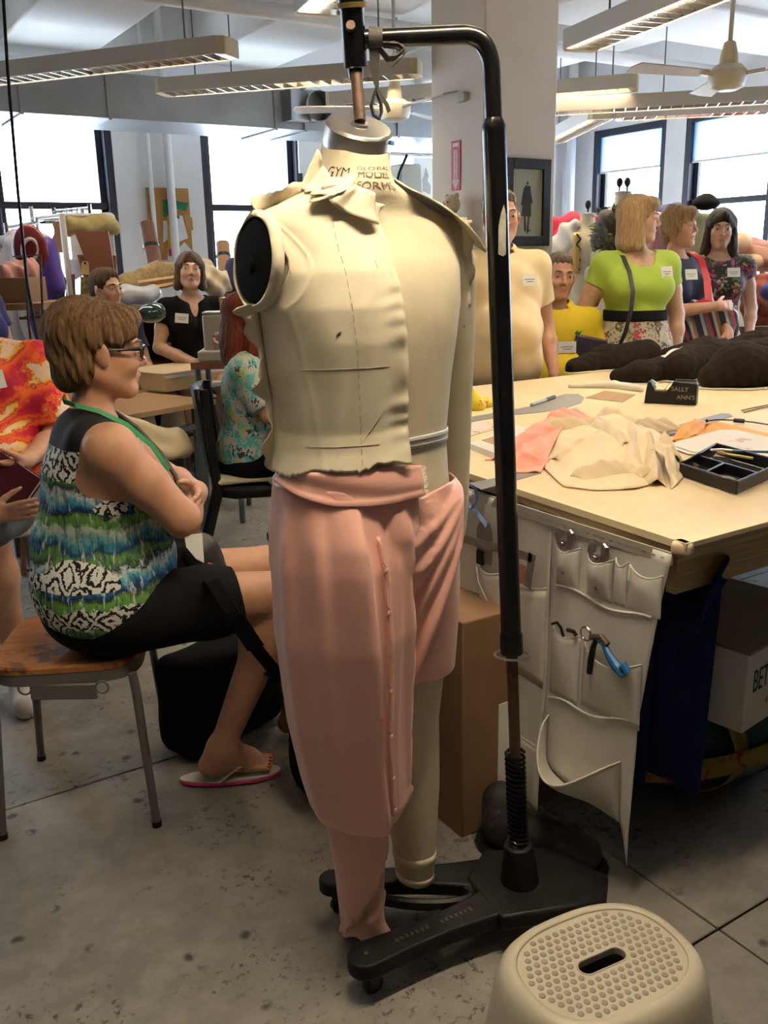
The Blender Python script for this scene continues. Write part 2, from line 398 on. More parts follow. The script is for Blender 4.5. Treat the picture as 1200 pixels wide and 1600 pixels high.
# ---------------------------------------------------------------- ceiling fans
def fan(p, rod_top, label, a0=0.2, sc=1.0):
    t = thing('ceiling_fan', label, 'fan', p, a0, 'ceiling fans')
    FM = CREAM
    MB().lathe([(.01, -.07), (.05, -.075), (.085, -.06), (.1, -.02), (.1, .02), (.07, .05), (.04, .055)], 24).build('motor_housing', mat('fan_cream', (.62, .57, .45), .4), t)
    MB().lathe([(.05, .05), (.045, .10), (.03, .16), (.012, .17)], 20).build('canopy_cup', FM, t)
    MB().cyl((0, 0, .16), (0, 0, rod_top - p[2]), .012, n=10).build('down_rod', FIXW, t)
    for i in range(3):
        a = i * 2 * PI / 3; rt = rotm(R(10), 0, 0); rz = rotm(0, 0, a); mb = MB()
        mb.prism([(.16, -.045), (.62, -.065), (.64, 0), (.62, .065), (.16, .045)], .006, rot=rz @ rt).build('blade', FIXW, t)
        MB().box((0, 0, 0), (.001,) * 3).n
        MB().tube([rz @ np.array((.08, 0, 0)), rz @ np.array((.19, 0, .006))], .012, 6).build('blade_iron', FIXW, t)
    return t
fan(D(1137, 118, 5.6), CH, 'cream ceiling fan hanging in front of the shaded windows', .9)
fan(D(617, 170, 6.2), CH, 'cream ceiling fan seen behind the dangling black strap', .5)
# ================================================================ tailor's form on its rolling stand
MX, MY, MRZ = .905, 1.495, R(3)
def interp(tab, z):
    tab = np.asarray(tab, float); o = np.argsort(tab[:, 0]); return np.array([np.interp(z, tab[o, 0], tab[o, i]) for i in range(1, tab.shape[1])])
# z, half width, front depth, back depth, x centre, y centre
TORSO = [(1.705, .055, .062, .056, .004, .004), (1.655, .061, .070, .064, -.004, .004), (1.632, .070, .078, .074, -.008, .002), (1.615, .10, .084, .082, -.006, .004), (1.60, .142, .085, .085, -.004, .01),
         (1.58, .190, .087, .092, 0, .015), (1.56, .210, .094, .1, 0, .015), (1.53, .216, .104, .11, 0, .01), (1.48, .215, .12, .12, 0, 0), (1.42, .208, .134, .12, 0, 0), (1.36, .197, .136, .112, 0, 0), (1.28, .184, .13, .1, 0, 0),
         (1.165, .172, .122, .098, 0, 0), (1.10, .176, .124, .108, 0, 0), (1.0, .188, .128, .128, 0, 0), (.93, .19, .122, .13, 0, 0), (.88, .186, .11, .12, 0, 0)]
def tor(th, z, off=0.0):
    """point on the form: th 0 at the centre front, growing towards the form's right arm"""
    a, f, b, cx, cy = interp(TORSO, z); s, c = math.sin(th), math.cos(th); p = 2 / 2.35
    d = f if c > 0 else b
    x = -math.copysign(abs(s) ** p, s) * (a + off); y = -math.copysign(abs(c) ** p, c) * (d + off)
    return np.array([cx + x, cy + y, z])
form = thing('tailors_dress_form', 'full length linen covered male dress form with metal neck cap and short stuffed arm', 'dress form', (MX, MY, 0), MRZ)
zs = np.array([1.705, 1.69, 1.67, 1.65, 1.64, 1.632, 1.625, 1.615, 1.606, 1.598, 1.589, 1.58, 1.57, 1.56, 1.545, 1.53, 1.505, 1.48, 1.45, 1.42, 1.39, 1.36, 1.32, 1.28, 1.22, 1.165, 1.13, 1.10, 1.05, 1.0, .965, .93, .9, .88])
def slant(p): p = np.array(p); wv = min(1, max(0, (p[2] - 1.645) / .06)); p[2] += (p[1] * .5 + p[0] * .12) * wv; return p
mb = MB(); mb.loft([[slant(tor(2 * PI * k / 56, z)) for k in range(56)] for z in zs[::-1]], caps=True)
mb.build('torso', LINEN, form, smooth=60)
def leg(x0, x1, zt, zb, name, mt, r=((.0, .095, .11), (.25, .085, .1), (.5, .062, .07), (.7, .06, .068), (.93, .045, .055), (1, .04, .048)), y1=0.0):
    rg = []
    for k in range(25):
        t = k / 24; rx, ry = interp(r, t); z = zt + (zb - zt) * t; xc = x0 + (x1 - x0) * t; yc = y1 * t
        rg.append([(xc + rx * math.cos(a), yc + ry * math.sin(a), z) for a in np.arange(28) * 2 * PI / 28])
    MB().loft(rg[::-1]).build(name, mt, form, smooth=60)
leg(-.088, -.030, .95, .075, 'leg', LINEN, ((0, .085, .095), (.3, .07, .08), (.55, .046, .052), (.8, .036, .042), (1, .026, .034))); leg(.092, .112, .95, .115, 'leg', LINEN)
for z, hh in ((.185, .022), (.128, .014)):
    rr = interp(((.0, .095, .11), (.25, .085, .1), (.5, .062, .07), (.7, .06, .068), (.93, .045, .055), (1, .04, .048)), (.95 - z) / (.95 - .115))
    MB().lathe([(1.012, -hh / 2), (1.018, 0), (1.014, hh / 2)], 28, (.111, 0, z), rr[0], rr[1], caps=False).build('ankle_tape', MUSLIN, form, solid=.001)
tuft = MB()
for k in range(9):
    a = rnd.uniform(0, 6.3); tuft.tube([(.112, 0, .118), (.112 + .012 * math.cos(a), .012 * math.sin(a), .105), (.112 + .02 * math.cos(a), .02 * math.sin(a), .093 + rnd.uniform(0, .008))], .0012, 4)
tuft.build('frayed_end', MUSLIN, form)
# neck cap
cz = 1.7
rt = rotm(R(27), R(-7), 0); cc = np.array((.004, .0, 1.706)); NCAP = mat('spun_neck_cap', (.60, .58, .54), .32, 1.0)
MB().lathe([(.0600, -.020), (.0600, 0), (.0585, .022), (.054, .027), (.001, .0272)], 40, cc, 1, 1.09, rt).build('neck_cap', NCAP, form, bevel=.0015)
MB().box(cc + rt @ np.array((.034, -.055, .014)), (.014, .004, .007), rotm(0, 0, R(28))).build('blue_tape_scrap', mat('blue_tape', (.01, .12, .3), .5), form)
MB().lathe([(.017, .027), (.015, .031), (.008, .032)], 16, cc, 1, 1, rt).build('rod_bush', STEEL, form)
# lettering on the neck
INK = mat('stencil_ink', (.22, .185, .115), .8); INK2 = mat('marker_ink', (.02, .02, .015), .8)
def neckmap(a, zc, up):
    def f(ang, y, rr):
        return slant(tor(-ang + a, zc + y, 0.0012))
    return f
for i, ln in enumerate(('GLOBAL', 'MODEL', 'FORMS')):
    text('stencil_line', ln, .0185, INK, form, None, (1, 0, 0), (0, 0, 1), bend=(.069, 0, lambda y: 0, neckmap(R(3), 1.662 - .0195 * i, 0)))
text('marker_lettering', 'GYM', .034, INK2, form, None, (1, 0, 0), (0, 0, 1), bend=(.10, 0, lambda y: 0, neckmap(R(62), 1.650, 0)))
# armhole plate, waist tape
MB().lathe([(0.001, .012), (.6, .0115), (.93, .008), (1, 0), (1, -.012)], 40, (-.212, .0, 1.50), .074, .068, rotm(0, R(-84), 0), caps=False).build('armhole_plate', mat('dull_black_plate', (.005, .005, .005), .85, spec=.08), form)
MB().ell((-.226, -.004, 1.495), (.004, .012, .016)).build('plate_boss', bpy.data.materials['dull_black_plate'], form)
TAPE = mat('silver_waist_tape', (.55, .55, .53), .45)
mb = MB(); mb.grid([[tor(R(d), 1.163 + dz + .006 * math.cos(R(d)), .0022) for dz in (-.0115, -.008, .008, .0115)] for d in range(-110, 12, 4)]); mb.build('waist_tape', TAPE, form, solid=.002)
mb = MB()
for dz in (-.0055, .0055): mb.tube([tor(R(d), 1.163 + dz + .006 * math.cos(R(d)), .0036) for d in range(-105, 12, 4)], .0011, 5)
mb.build('tape_edge', mat('dark_tape_edge', (.22, .22, .21), .5), form)
# stuffed arm on the form's left side
AR = [(0, .046, .06), (.12, .058, .074), (.3, .056, .068), (.5, .05, .058), (.75, .042, .05), (.93, .036, .043), (1, .02, .026)]
rg = []
for k in range(29):
    t = k / 28; rx, ry = interp(AR, t); c = np.array((.205 + .035 * math.sin(t * 1.5), .012 + .02 * t, 1.575 - t * .70))
    rg.append([c + np.array((rx * math.cos(a), ry * math.sin(a) * (1 + .03 * math.sin(9 * t + a)), 0)) for a in np.arange(26) * 2 * PI / 26])
MB().loft(rg[::-1]).build('stuffed_arm', LINEN, form, smooth=60)
# flap of the arm's cap laid over the shoulder
mb = MB(); P = []
for i in range(25):
    t = i / 24; row = []
    x = .066 + t * .155; zt = 1.648 - .055 * t - .035 * t ** 4 * 1.0; wv = .006 * math.sin(t * 9 + 1)
    for v in np.linspace(0, 1, 7):
        y = .075 - v * (.15 + .02 * t + wv); row.append((x + .012 * v * t, y, zt - .012 * (v - .35) ** 2 * 6 * (1 - .3 * t) + .004 * math.sin(7 * t + 5 * v) + .004 * (v > .95) - .03 * t * v * v))
    P.append(row)
mb.grid(P); mb.build('shoulder_flap', MUSLIN, form, solid=.003)
mb = MB(); Pp = []
for i in range(22):
    t = i / 21; a = R(-62 - 30 * math.sin(PI * t) * .4); z = 1.568 - t * .2
    b_ = np.array((.205 + .012 * math.sin(t * 3), -.066 + .02 * t, z)); Pp.append([b_ + np.array((-.008, .006, 0)), b_, b_ + np.array((.010 + .003 * math.sin(17 * t), -.004 + .004 * math.sin(23 * t), .003 * math.sin(31 * t)))])
mb.grid(Pp); mb.build('arm_seam_edge', MUSLIN, form, solid=.002)
mb = MB(); q0 = np.array((.222, -.02, 1.555)); mb.prism([(0, -.012), (.03, .018), (.012, .012), (-.004, .01)], .002, q0, rotm(R(80), 0, R(20))); mb.build('thread_tuft', MUSLIN, form)
# ---------------------------------------------------------------- stand
stand = thing('rolling_form_stand', 'black iron rolling stand with bent top arm holding the dress form', 'stand', (1.218, 1.363, 0))
base = np.array((1.218, 1.363, .075)); top = D(771, 170, 1.80); joint = D(803, 1008, 1.83)
def lerp(a, b, t): return np.asarray(a) * (1 - t) + np.asarray(b) * t
jn = lerp(base, top, (joint[2] - base[2]) / (top[2] - base[2])); sw = lerp(base, top, (D(768, 160, 1.8)[2] - .05 - base[2]) / (top[2] - base[2]))
MB().cyl(jn - (jn - base) * .02, sw, .0215, n=20).build('outer_tube', BLACK, stand, world=True)
MB().tube([sw, lerp(sw, top, .3), lerp(sw, top, .6)], [.0215, .0215, .0165], 20).build('tube_reducer', BLACK, stand, world=True)
hub = D(553, 62, 1.755); corner = D(766, 52, 1.80)
pts = [sw, lerp(sw, corner, .5), lerp(sw, corner, .62)]
c0, c1, c2 = lerp(sw, corner, .62), corner, lerp(corner, hub, .22)
for t in np.linspace(0.12, 1, 9): pts.append((1 - t) ** 2 * c0 + 2 * t * (1 - t) * c1 + t * t * c2)
pts += [lerp(corner, hub, .6), lerp(corner, hub, .93)]
MB().tube(pts, .0158, 18).build('bent_arm', BLACK, stand, world=True)
MB().cyl(lerp(corner, hub, .84), hub, .0125, n=14).build('arm_spigot', BLACK, stand, world=True)
ud = nrm(D(548, 0, 1.74) - D(556, 130, 1.76)); 
MB().tube([hub - ud * .045, hub - ud * .043, hub + ud * .045, hub + ud * .05, hub + ud * .09, hub + ud * .1, hub + ud * .14], [.019, .021, .021, .024, .024, .028, .03], 18).build('bracket_tee', BLACK, stand, world=True)
MB().tube([hub + ud * .048, hub + ud * .056], .0265, 18).build('brass_ring', mat('dull_brass', (.25, .17, .06), .4, .8), stand, world=True)
MB().cyl(hub + ud * .01 - CFW * .018 - CRT * .004, hub + ud * .01 - CFW * .028 - CRT * .004, .008, n=16).build('set_screw', RUST, stand, world=True)
MB().cyl(hub + ud * .085, hub + ud * .085 + CRT * .04, .004, n=8).build('thumb_screw', BLACK, stand, world=True)
cap_w = np.array((MX, MY, 0)) + rotm(0, 0, MRZ) @ (cc + rt @ np.array((0, 0, .034)))
MB().cyl(hub - ud * .04, cap_w, .0105, n=14).build('hanging_rod', RUST, stand, world=True)
MB().cyl(hub - ud * .043, hub - ud * .062, .0145, .013, n=14).build('rod_collar', BLACK, stand, world=True)
# lower pole, coil spring, socket
dn = nrm(jn - base)
MB().cyl(base, jn, .0125, n=14).build('inner_pole', RUST, stand, world=True)
MB().cyl(jn + dn * .03, jn - dn * .012, .0245, n=18).build('clamp_collar', BLACK, stand, world=True)
ft, rg_ = nrm(-CFW * np.array([1, 1, 0])), nrm(CRT)
MB().tube([jn - dn * .018 + .03 * (math.cos(a) * rg_ * 1.25 + math.sin(a) * ft * .9) for a in np.linspace(0, 2 * PI, 20)], .0028, 6).build('wire_catch', STEEL, stand, world=True)
spr = []
z0, z1 = .2, .44
for k in range(19 * 14 + 1):
    t = k / (19 * 14); a = 2 * PI * 19 * t; c = base + dn * ((z0 + (z1 - z0) * t) - .075) / dn[2]; spr.append(c + .02 * (math.cos(a) * rg_ + math.sin(a) * ft))
MB().tube(spr, .0042, 6).build('coil_spring', BLACK, stand, world=True)
bz_ = lambda z: base + dn * (z - .075) / dn[2]
MB().tube([bz_(.055), bz_(.12), bz_(.2), bz_(.205)], [.05, .043, .032, .02], 20).build('pole_socket', IRON, stand, world=True)
# cast base: two long feet joined at the pole, each with castors
def foot(p, q, wp, wq, z, h, name, swell=.0):
    p, q = np.array(p), np.array(q); d = (q - p) / np.linalg.norm(q - p); n = np.array((-d[1], d[0])); L = []; Rr = []
    for t in np.linspace(0, 1, 13):
        w_ = wp + (wq - wp) * t ** .7 - swell * math.sin(PI * t); c = p + (q - p) * t; L.append(c + n * w_); Rr.append(c - n * w_)
    for a in np.linspace(0, PI, 9)[1:-1]: pass
    tip = [q + wq * (math.cos(a) * n + math.sin(a) * d) for a in np.linspace(0, PI, 11)]
    poly = L[:-1] + tip + Rr[:-1][::-1]
    return MB().prism(poly[::-1], h, (0, 0, z))
A_, B_, P_ = (.795, 1.392), (.87, 1.652), (1.218, 1.363)
foot((1.25, 1.335), (.80, 1.368), .075, .040, .065, .038, 'a', .018).build('base_foot', IRON, stand, world=True, bevel=.006)
foot((1.235, 1.40), (.865, 1.625), .07, .032, .065, .034, 'b', .012).build('base_foot', IRON, stand, world=True, bevel=.006)
mb = MB(); mb.prism([(1.10, 1.29), (1.33, 1.2), (1.40, 1.26), (1.36, 1.42), (1.22, 1.50), (1.12, 1.44)], .04, (0, 0, .065)); mb.build('base_web', IRON, stand, world=True, bevel=.008)
ringp = [np.array((1.02, 1.475, .082)) + np.array((.105 * math.cos(a) * .9 + .03 * math.sin(a) * .3, .04 * math.sin(a) - .065 * math.cos(a), 0)) for a in np.linspace(0, 2 * PI, 33)[:-1]]
MB().tube(ringp, .012, 8, closed=True, flat=1.2).build('oval_brace', IRON, stand, world=True)
MB().box((.985, 1.39, .08), (.06, .05, .02), rotm(0, 0, -.3)).build('brace_lug', IRON, stand, world=True, bevel=.004)
for (x, y) in ((.806, 1.366), (.872, 1.620), (1.345, 1.255), (1.30, 1.44)):
    MB().cyl((x, y, .066), (x, y, .052), .017, n=14).build('caster_stem', IRON, stand, world=True)
    f = MB(); 
    for s in (-1, 1): f.box((x + .006, y + s * .0115, .036), (.022, .003, .04))
    f.box((x + .004, y, .054), (.03, .026, .004)); f.build('caster_fork', BLACK, stand, world=True)
    MB().tube([(x + .008, y - .009, .0225), (x + .008, y - .007, .0225), (x + .008, y + .007, .0225), (x + .008, y + .009, .0225)], [.019, .0225, .0225, .019], 18).build('caster_wheel', BLKP, stand, world=True)
EMB = mat('worn_cast_relief', (.03, .028, .026), .45)
mb = MB()
for k in range(16):
    if k in (7, 8): continue
    c = np.array((.875 + .0125 * k, 1.3625 - .0008 * k, .1035)); mb.box(c, (.0065, rnd.choice((.010, .014, .012)), .0016), rotm(0, 0, rnd.uniform(-.3, .3)))
tag(mb.build('worn_relief', EMB, stand, world=True), kind='stuff')
MB().cyl((.80, 1.366, .103), (.80, 1.366, .1055), .0045, n=10).build('foot_screw', STEEL, stand, world=True)
# swing tag on pole
tg = lerp(base, top, .0); tc = D(784, 362, 1.77)
rr_ = np.stack([CRT, CUP, -CFW], 1)
MB().prism([(-.001, .035), (-.006, .01), (-.0065, -.042), (.003, -.046), (.0075, -.042), (.0075, .03), (.004, .05)], .002, tc, rr_).build('paper_tag', mat('old_tag', (.27, .26, .22), .7, c2=(.16, .15, .12), sc=60), stand, world=True)
# strap tied to the arm
STR = mat('grosgrain_black', (.022, .020, .019), .75, bump=.2, bsc=600)
strap = thing('knotted_strap', 'black ribbon strap knotted round the stand arm with a hanging loop', 'strap', D(588, 190, 1.72))
off = -CFW * .012
sp = lambda px, py, d=1.75: D(px, py, d) - CFW * .0
mb = MB()
mb.ribbon([sp(586, 60), sp(584, 75), sp(585, 100), sp(587, 122), sp(589, 138)], [CRT * .015, CRT * .0165, CRT * .0165, CRT * .013, CRT * .006], .0022); mb.build('hanging_band', STR, strap, world=True)
MB().ribbon([sp(589, 136), sp(584, 150), sp(580, 165), sp(584, 180), sp(593, 186), sp(596, 176), sp(595, 160), sp(589, 145), sp(588, 138)], CRT * .004 - CFW * .006, .003).build('end_loop', STR, strap, world=True)
MB().ribbon([sp(589, 140), sp(597, 153), sp(604, 163), sp(608, 175)], CRT * .006 + CUP * .004, .002).build('loose_end', STR, strap, world=True)
ar = D(587, 61, 1.757)
MB().tube([ar - CRT * .012, ar + CRT * .012], .0195, 16).build('knot', STR, strap, world=True)
MB().ribbon([sp(592, 74), sp(606, 92), sp(618, 90), sp(630, 80), sp(622, 72), sp(604, 70), sp(594, 70)], CRT * .004 - CFW * .012 + CUP * .004, .0022).build('bow_loop', STR, strap, world=True)
MB().ribbon([sp(596, 70), sp(612, 68), sp(628, 74), sp(634, 84), sp(626, 92), sp(614, 103)], CUP * .009 + CRT * .008, .0022).build('bow_tail', STR, strap, world=True)
# ================================================================ muslin toile pinned on the form
SATIN = mat('pink_satin', (.80, .44, .365), .34, c2=(.77, .41, .335), sc=6, sheen=.2)
def cfth(z): return np.interp(z, [1.1, 1.2, 1.35, 1.5, 1.58, 1.60, 1.635], [R(-1), R(-1), R(0), R(2), R(2), R(-2), R(-20)])
def sith(z):
    if z >= 1.575: return R(89)
    if z >= 1.425: return R(89) - R(33) * math.sin(PI * (z - 1.425) / .15) ** .7
    return R(np.interp(z, [1.1, 1.425], [103, 89]))
jk = thing('muslin_toile', 'cream muslin half bodice pinned on the dress form, ragged at the hem', 'bodice toile', (MX, MY, 1.1), MRZ)
def on(p): return np.asarray(p) - np.array((0, 0, 1.1))
def wr(u, z): return .0012 * math.sin(13 * z + 5 * u) * math.sin(12 * u + 7 * z) + .0012 * math.exp(-(u / .08) ** 2) * (math.sin(150 * z + 3 * math.sin(31 * z) + 14 * u) + .8 * math.sin(91 * z + 1)) + .0011 * math.sin(16 * u - 20 * z + 3 * math.sin(9 * z + 4 * u)) + .0016 * max(0, 1 - abs(u - .3 - .9 * (1.3 - z)) / .05) + .0014 * max(0, 1 - abs(u - .62 + .7 * (1.3 - z)) / .04)
NU, NV = 56, 90
P = np.zeros((NU, NV, 3)); jag = nrg.normal(0, .0016, NU) + .004 * np.sin(np.linspace(0, 14, NU))
jag[12:16] -= .004
for i in range(NU):
    u = i / (NU - 1); zb = 1.138 + .004 * math.sin(5 * u) - .010 * u + jag[i]; zt = np.interp(u, [0, .2, .45, .7, 1], [1.592, 1.605, 1.63, 1.638, 1.64])
    for j in range(NV):
        z = zb + (zt - zb) * j / (NV - 1); th = cfth(z) + (sith(z) - cfth(z)) * u
        off = .007 + wr(u, z) + .006 * math.exp(-(u / .05) ** 2) + (.018 * max(0, 1.2 - z) / .1)
        P[i, j] = on(tor(th, z, off))
MB().grid(P).build('front_panel', MUSLIN, jk, solid=.0016, smooth=80)
Pb = np.zeros((20, 60, 3))
for i in range(20):
    for j in range(60):
        z = 1.13 + (1.632 - 1.13) * j / 59
        a0_ = R(91) if z >= 1.575 else (R(91) + R(33) * math.sin(PI * (z - 1.425) / .15) ** .7 if z >= 1.425 else R(np.interp(z, [1.1, 1.425], [103, 91])))
        Pb[i, j] = on(tor(a0_ + (R(184) - a0_) * i / 19, z, .008 + .003 * math.sin(20 * z + i * .4)))
MB().grid(Pb).build('back_panel', MUSLIN, jk, solid=.0016, smooth=80)
# side seam allowance: a wavy strip standing off the seam
Ps = []
for j in range(48):
    t = j / 47; z = 1.43 - t * .31; b_ = tor(R(np.interp(z, [1.1, 1.425], [103, 90])), z, .006)
    wv = .026 + .013 * math.sin(t * 17) + .006 * math.sin(41 * t) + (.014 if j in (1, 2, 3) else 0) + nrg.normal(0, .0015); wy = .012 * math.sin(t * 17 + 1.2)
    Ps.append([on(b_ + np.array((-wv * v, -wy * v ** 2 - .006 * v, .006 * math.sin(13 * t) * v))) for v in (0, .25, .5, .75, 1)])
MB().grid(Ps).build('side_seam_allowance', MUSLIN, jk, solid=.0014, smooth=80)
# shoulder seam flange with its peak by the neck
Ps = []
for j in range(40):
    t = j / 39; z = np.interp(t, [0, .12, .3, .6, 1], [1.645, 1.622, 1.608, 1.592, 1.578]); b_ = tor(R(89), z, .005)
    h = np.interp(t, [0, .06, .13, .2, .3, .5, .75, .9, 1], [.03, .056, .026, .018, .024, .022, .026, .03, .016]) + .0012 * math.sin(37 * t + 3 * math.sin(9 * t))
    Ps.append([on(b_ + np.array((-.004 * v - .014 * v * (t > .9), .012 * v * math.sin(9 * t) - .012 * v, h * v))) for v in (0, .3, .6, 1)])
MB().grid(Ps).build('shoulder_seam_allowance', MUSLIN, jk, solid=.0014, smooth=80)
# armhole edge: a clipped band round the plate
Ps = []; rr2 = rotm(0, R(-84), 0)
for k in range(45):
    a = 2 * PI * k / 44; up = math.cos(a); ex = 1.0 + .03 * math.sin(7 * a)
    Ps.append([on(np.array((-.212, 0, 1.50)) + rr2 @ np.array((.074 * f * up, .068 * f * math.sin(a), hh))) for f, hh in ((1.0, .008), (1.05 * ex, .009), (1.10 * ex + .06 * (math.sin(a) > .1), .003), (1.14 + .20 * max(0, math.sin(a)) ** .6, -.010 - .012 * max(0, math.sin(a))))])
MB().grid(Ps, cu=False).build('armhole_edge', MUSLIN, jk, solid=.0014, smooth=80)
# neckline pieces
def flap(name, pts, w0, w1, lift):
    rows = []
    for k, (th, z, off) in enumerate(pts):
        a_ = tor(R(th), z, off); rows.append(a_)
    return rows
def patch(name, f, nu=10, nv=10):
    MB().grid([[on(f(i / (nu - 1), j / (nv - 1))) for j in range(nv)] for i in range(nu)]).build(name, MUSLIN, jk, solid=.0014, smooth=80)
patch('neckline_flap', lambda u, v: tor(R(92 - 62 * u), 1.650 - .030 * v - .020 * u + .012 * (v < .2) * math.sin(9 * u) + .002 * math.sin(20 * u), .008 + .014 * v + .005 * math.sin(8 * u + 3 * v)), 18, 8)
patch('neckline_flap', lambda u, v: tor(R(36 - 32 * u), 1.630 - .02 * u - (.032 + .02 * u) * v, .010 + .016 * v - .012 * (v - .5) ** 2 + .004 * math.sin(10 * u)), 14, 8)
patch('neckline_flap', lambda u, v: tor(R(60 - 26 * u), 1.628 - .03 * v * (1 - abs(u - .5)) - .01 * u, .02 + .008 * math.sin(6 * u + 4 * v)), 10, 8)
PENCIL = mat('pencil_line', (.42, .36, .25), .9)
def sline(name, tz, r=.0006, m=None):
    pts = []
    for d_, z in tz:
        th = R(d_); u = (th - cfth(z)) / (sith(z) - cfth(z)); pts.append(on(tor(th, z, .0082 + wr(u, z) + (.018 * max(0, 1.2 - z) / .1))))
    MB().tube(pts, r, 5).build(name, m or PENCIL, jk)
for k in range(22): z = 1.565 - k * .0195; sline('centre_front_basting', [(25, z), (25, z - .006), (25, z - .012)])
sline('pencil_line', [(2 + 60 * k / 24, 1.318) for k in range(25)], .0004); sline('pencil_line', [(14 + 50 * k / 20, 1.180) for k in range(21)], .0005); sline('pencil_line', [(56, 1.50 - .002 * k) for k in range(12)]); sline('pencil_line', [(44, 1.512 - .002 * k) for k in range(4)])
sline('pencil_line', [(33 + .9 * k, 1.382 - .002 * k) for k in range(4)], .0012, INK2); sline('pencil_line', [(9, 1.50 - .003 * k) for k in range(6)]); sline('pencil_line', [(12 + 3 * k, 1.235 - .012 * k) for k in range(5)])
# ================================================================ draped satin trousers
tr = thing('draped_satin_trousers', 'pink satin trousers half draped on the form, one leg long and one short', 'trousers', (MX, MY, 0), MRZ)
def exitd(cx, cy, ang, z, off):
    a, f, b, tx, ty = interp(TORSO, z); rr = np.arange(.01, .42, .002); x = (cx + rr * math.cos(ang) - tx) / (a + off); y = cy + rr * math.sin(ang) - ty
    y = y / np.where(y < 0, f + off, b + off); ins = np.abs(x) ** 2.35 + np.abs(y) ** 2.35 < 1
    return rr[ins].max() if ins.any() else 0
def crease(x, k=2.0): return 1 - abs(math.sin(x)) ** (1 / k)
def pants(ctr, rad, zs_, off, lim, disp, na=96):
    rings = []
    for z in zs_:
        cx, cy = interp(ctr, z); rx, ry = interp(rad, z); ring = []
        for k in range(na):
            a = 2 * PI * k / na; rl = 1 / math.sqrt((math.cos(a) / rx) ** 2 + (math.sin(a) / ry) ** 2)
            if z > .86:
                e = exitd(cx, cy, a, z, off if lim > 0 else .003 + (off - .003) * min(1, max(0, 1.076 - z) / .04)); e = min(e, rl + .16); rl = max(rl, e) if z > .92 else rl + max(0, e - rl) * (z - .86) / .06
            rl += disp(a, z)
            ca = math.cos(a) * (1 if lim > 0 else -1); mx = (lim - cx) * (1 if lim > 0 else -1)
            if ca > 1e-3 and z > .86: rl = min(rl, mx / ca)
            ring.append((cx + rl * math.cos(a), cy + rl * math.sin(a), z))
        rings.append(ring)
    return np.array(rings)
def d_right(a, z):
    top = max(0, min(1, (1.08 - z) / .08)); f = -PI / 2; s = .003 * math.sin(3 * a + 2.2 * z)
    # (angle at the waist, drift with depth, soft width, hard width, height): pleats that fall away from the band
    for a0, k0, w0, w1, am, fade in ((f - .18, .16, .34, .028, .030, 1.0), (f - .80, .05, .20, .10, .014, .5), (f - 1.35, -.10, .22, .12, .012, .6), (f + .12, .02, .03, .03, .006, 1.0), (f + .52, .62, .16, .06, .020, .55), (f + .40, -.20, .06, .05, .008, .4), (f + .95, .85, .12, .06, .014, .3)):
        aa = a0 + k0 * (1.05 - z); q = (a - aa + PI) % (2 * PI) - PI
        s += am * (math.exp(-(q / w0) ** 2) if q < 0 else math.exp(-(q / w1) ** 2)) * math.exp(-(max(0, .95 - z) / fade) ** 2)
    return s * top
zr = np.r_[np.linspace(1.105, .86, 22), np.linspace(.845, .36, 40), [.348, .340, .336, .336, .342, .35, .36]]
ctrR = [(1.12, -.085, -.01), (.9, -.080, -.018), (.6, -.072, -.02), (.36, -.048, -.02)]
radR = [(1.12, .10, .11), (.95, .125, .14), (.8, .132, .142), (.6, .122, .126), (.45, .114, .112), (.375, .105, .105), (.345, .095, .095), (.335, .08, .08)]
rg = pants(ctrR, radR, zr[:-4], .012, .035, d_right)
last = rg[-1]; cen = last.mean(0)
more = [cen + (last - cen) * f + np.array((0, 0, dz)) for f, dz in ((.93, -.002), (.82, .004), (.7, .015), (.55, .03))]
# hem rises towards the inner leg point
rg = np.concatenate([rg, np.array(more)])
hem = np.clip((rg[:, :, 0:1] + .02) / .12, 0, 1)[..., 0] * np.clip((.5 - rg[:, :, 2]) / .16, 0, 1); rg[:, :, 2] += .035 * hem; rg[:, :, 2] += .028 * np.clip((.6 - rg[:, :, 2]) / .25, 0, 1); rg[:, :, 0] += .022 * hem * (rg[:, :, 2] < .42)
MB().loft(rg[::-1], caps=False).build('long_leg', SATIN, tr, solid=.0016, smooth=80)
def d_left(a, z):
    f = -PI / 2; q = (a - (f + .72) + PI) % (2 * PI) - PI; s = 0
    for k0, am, w0 in ((.05, .008, .012), (.10, .013, .016), (.155, .012, .018), (.24, .018, .026)):
        m_ = max(0, min(1.45, -q + .12)); zl = 1.07 - k0 * m_ ** 1.3 - .02 * m_; ww = w0 * (.5 + m_); s += am * min(1, m_ * 2.5) * (math.exp(-((z - zl) / ww) ** 2) if z > zl else math.exp(-((z - zl) / (ww * .75)) ** 2))
    return s
zl_ = np.r_[np.linspace(1.076, .86, 44), np.linspace(.85, .668, 16), [.664, .666]]
ctrL = [(1.12, .09, -.005), (.66, .097, -.004)]; radL = [(1.1, .095, .11), (.95, .105, .126), (.8, .103, .122), (.7, .097, .112), (.66, .094, .108)]
lg = pants(ctrL, radL, zl_, .010, -.0 - .01, d_left, 168)
fr = np.clip(-(lg[:, :, 1]) / .1, 0, 1) * np.clip((lg[:, :, 2] - 1.0) / .09, 0, 1); lg[:, :, 2] -= fr * .022 * np.clip((.12 - lg[:, :, 0]) / .1, 0, 1)
MB().loft(lg[::-1], caps=False).build('short_leg', SATIN, tr, solid=.0016, smooth=80)
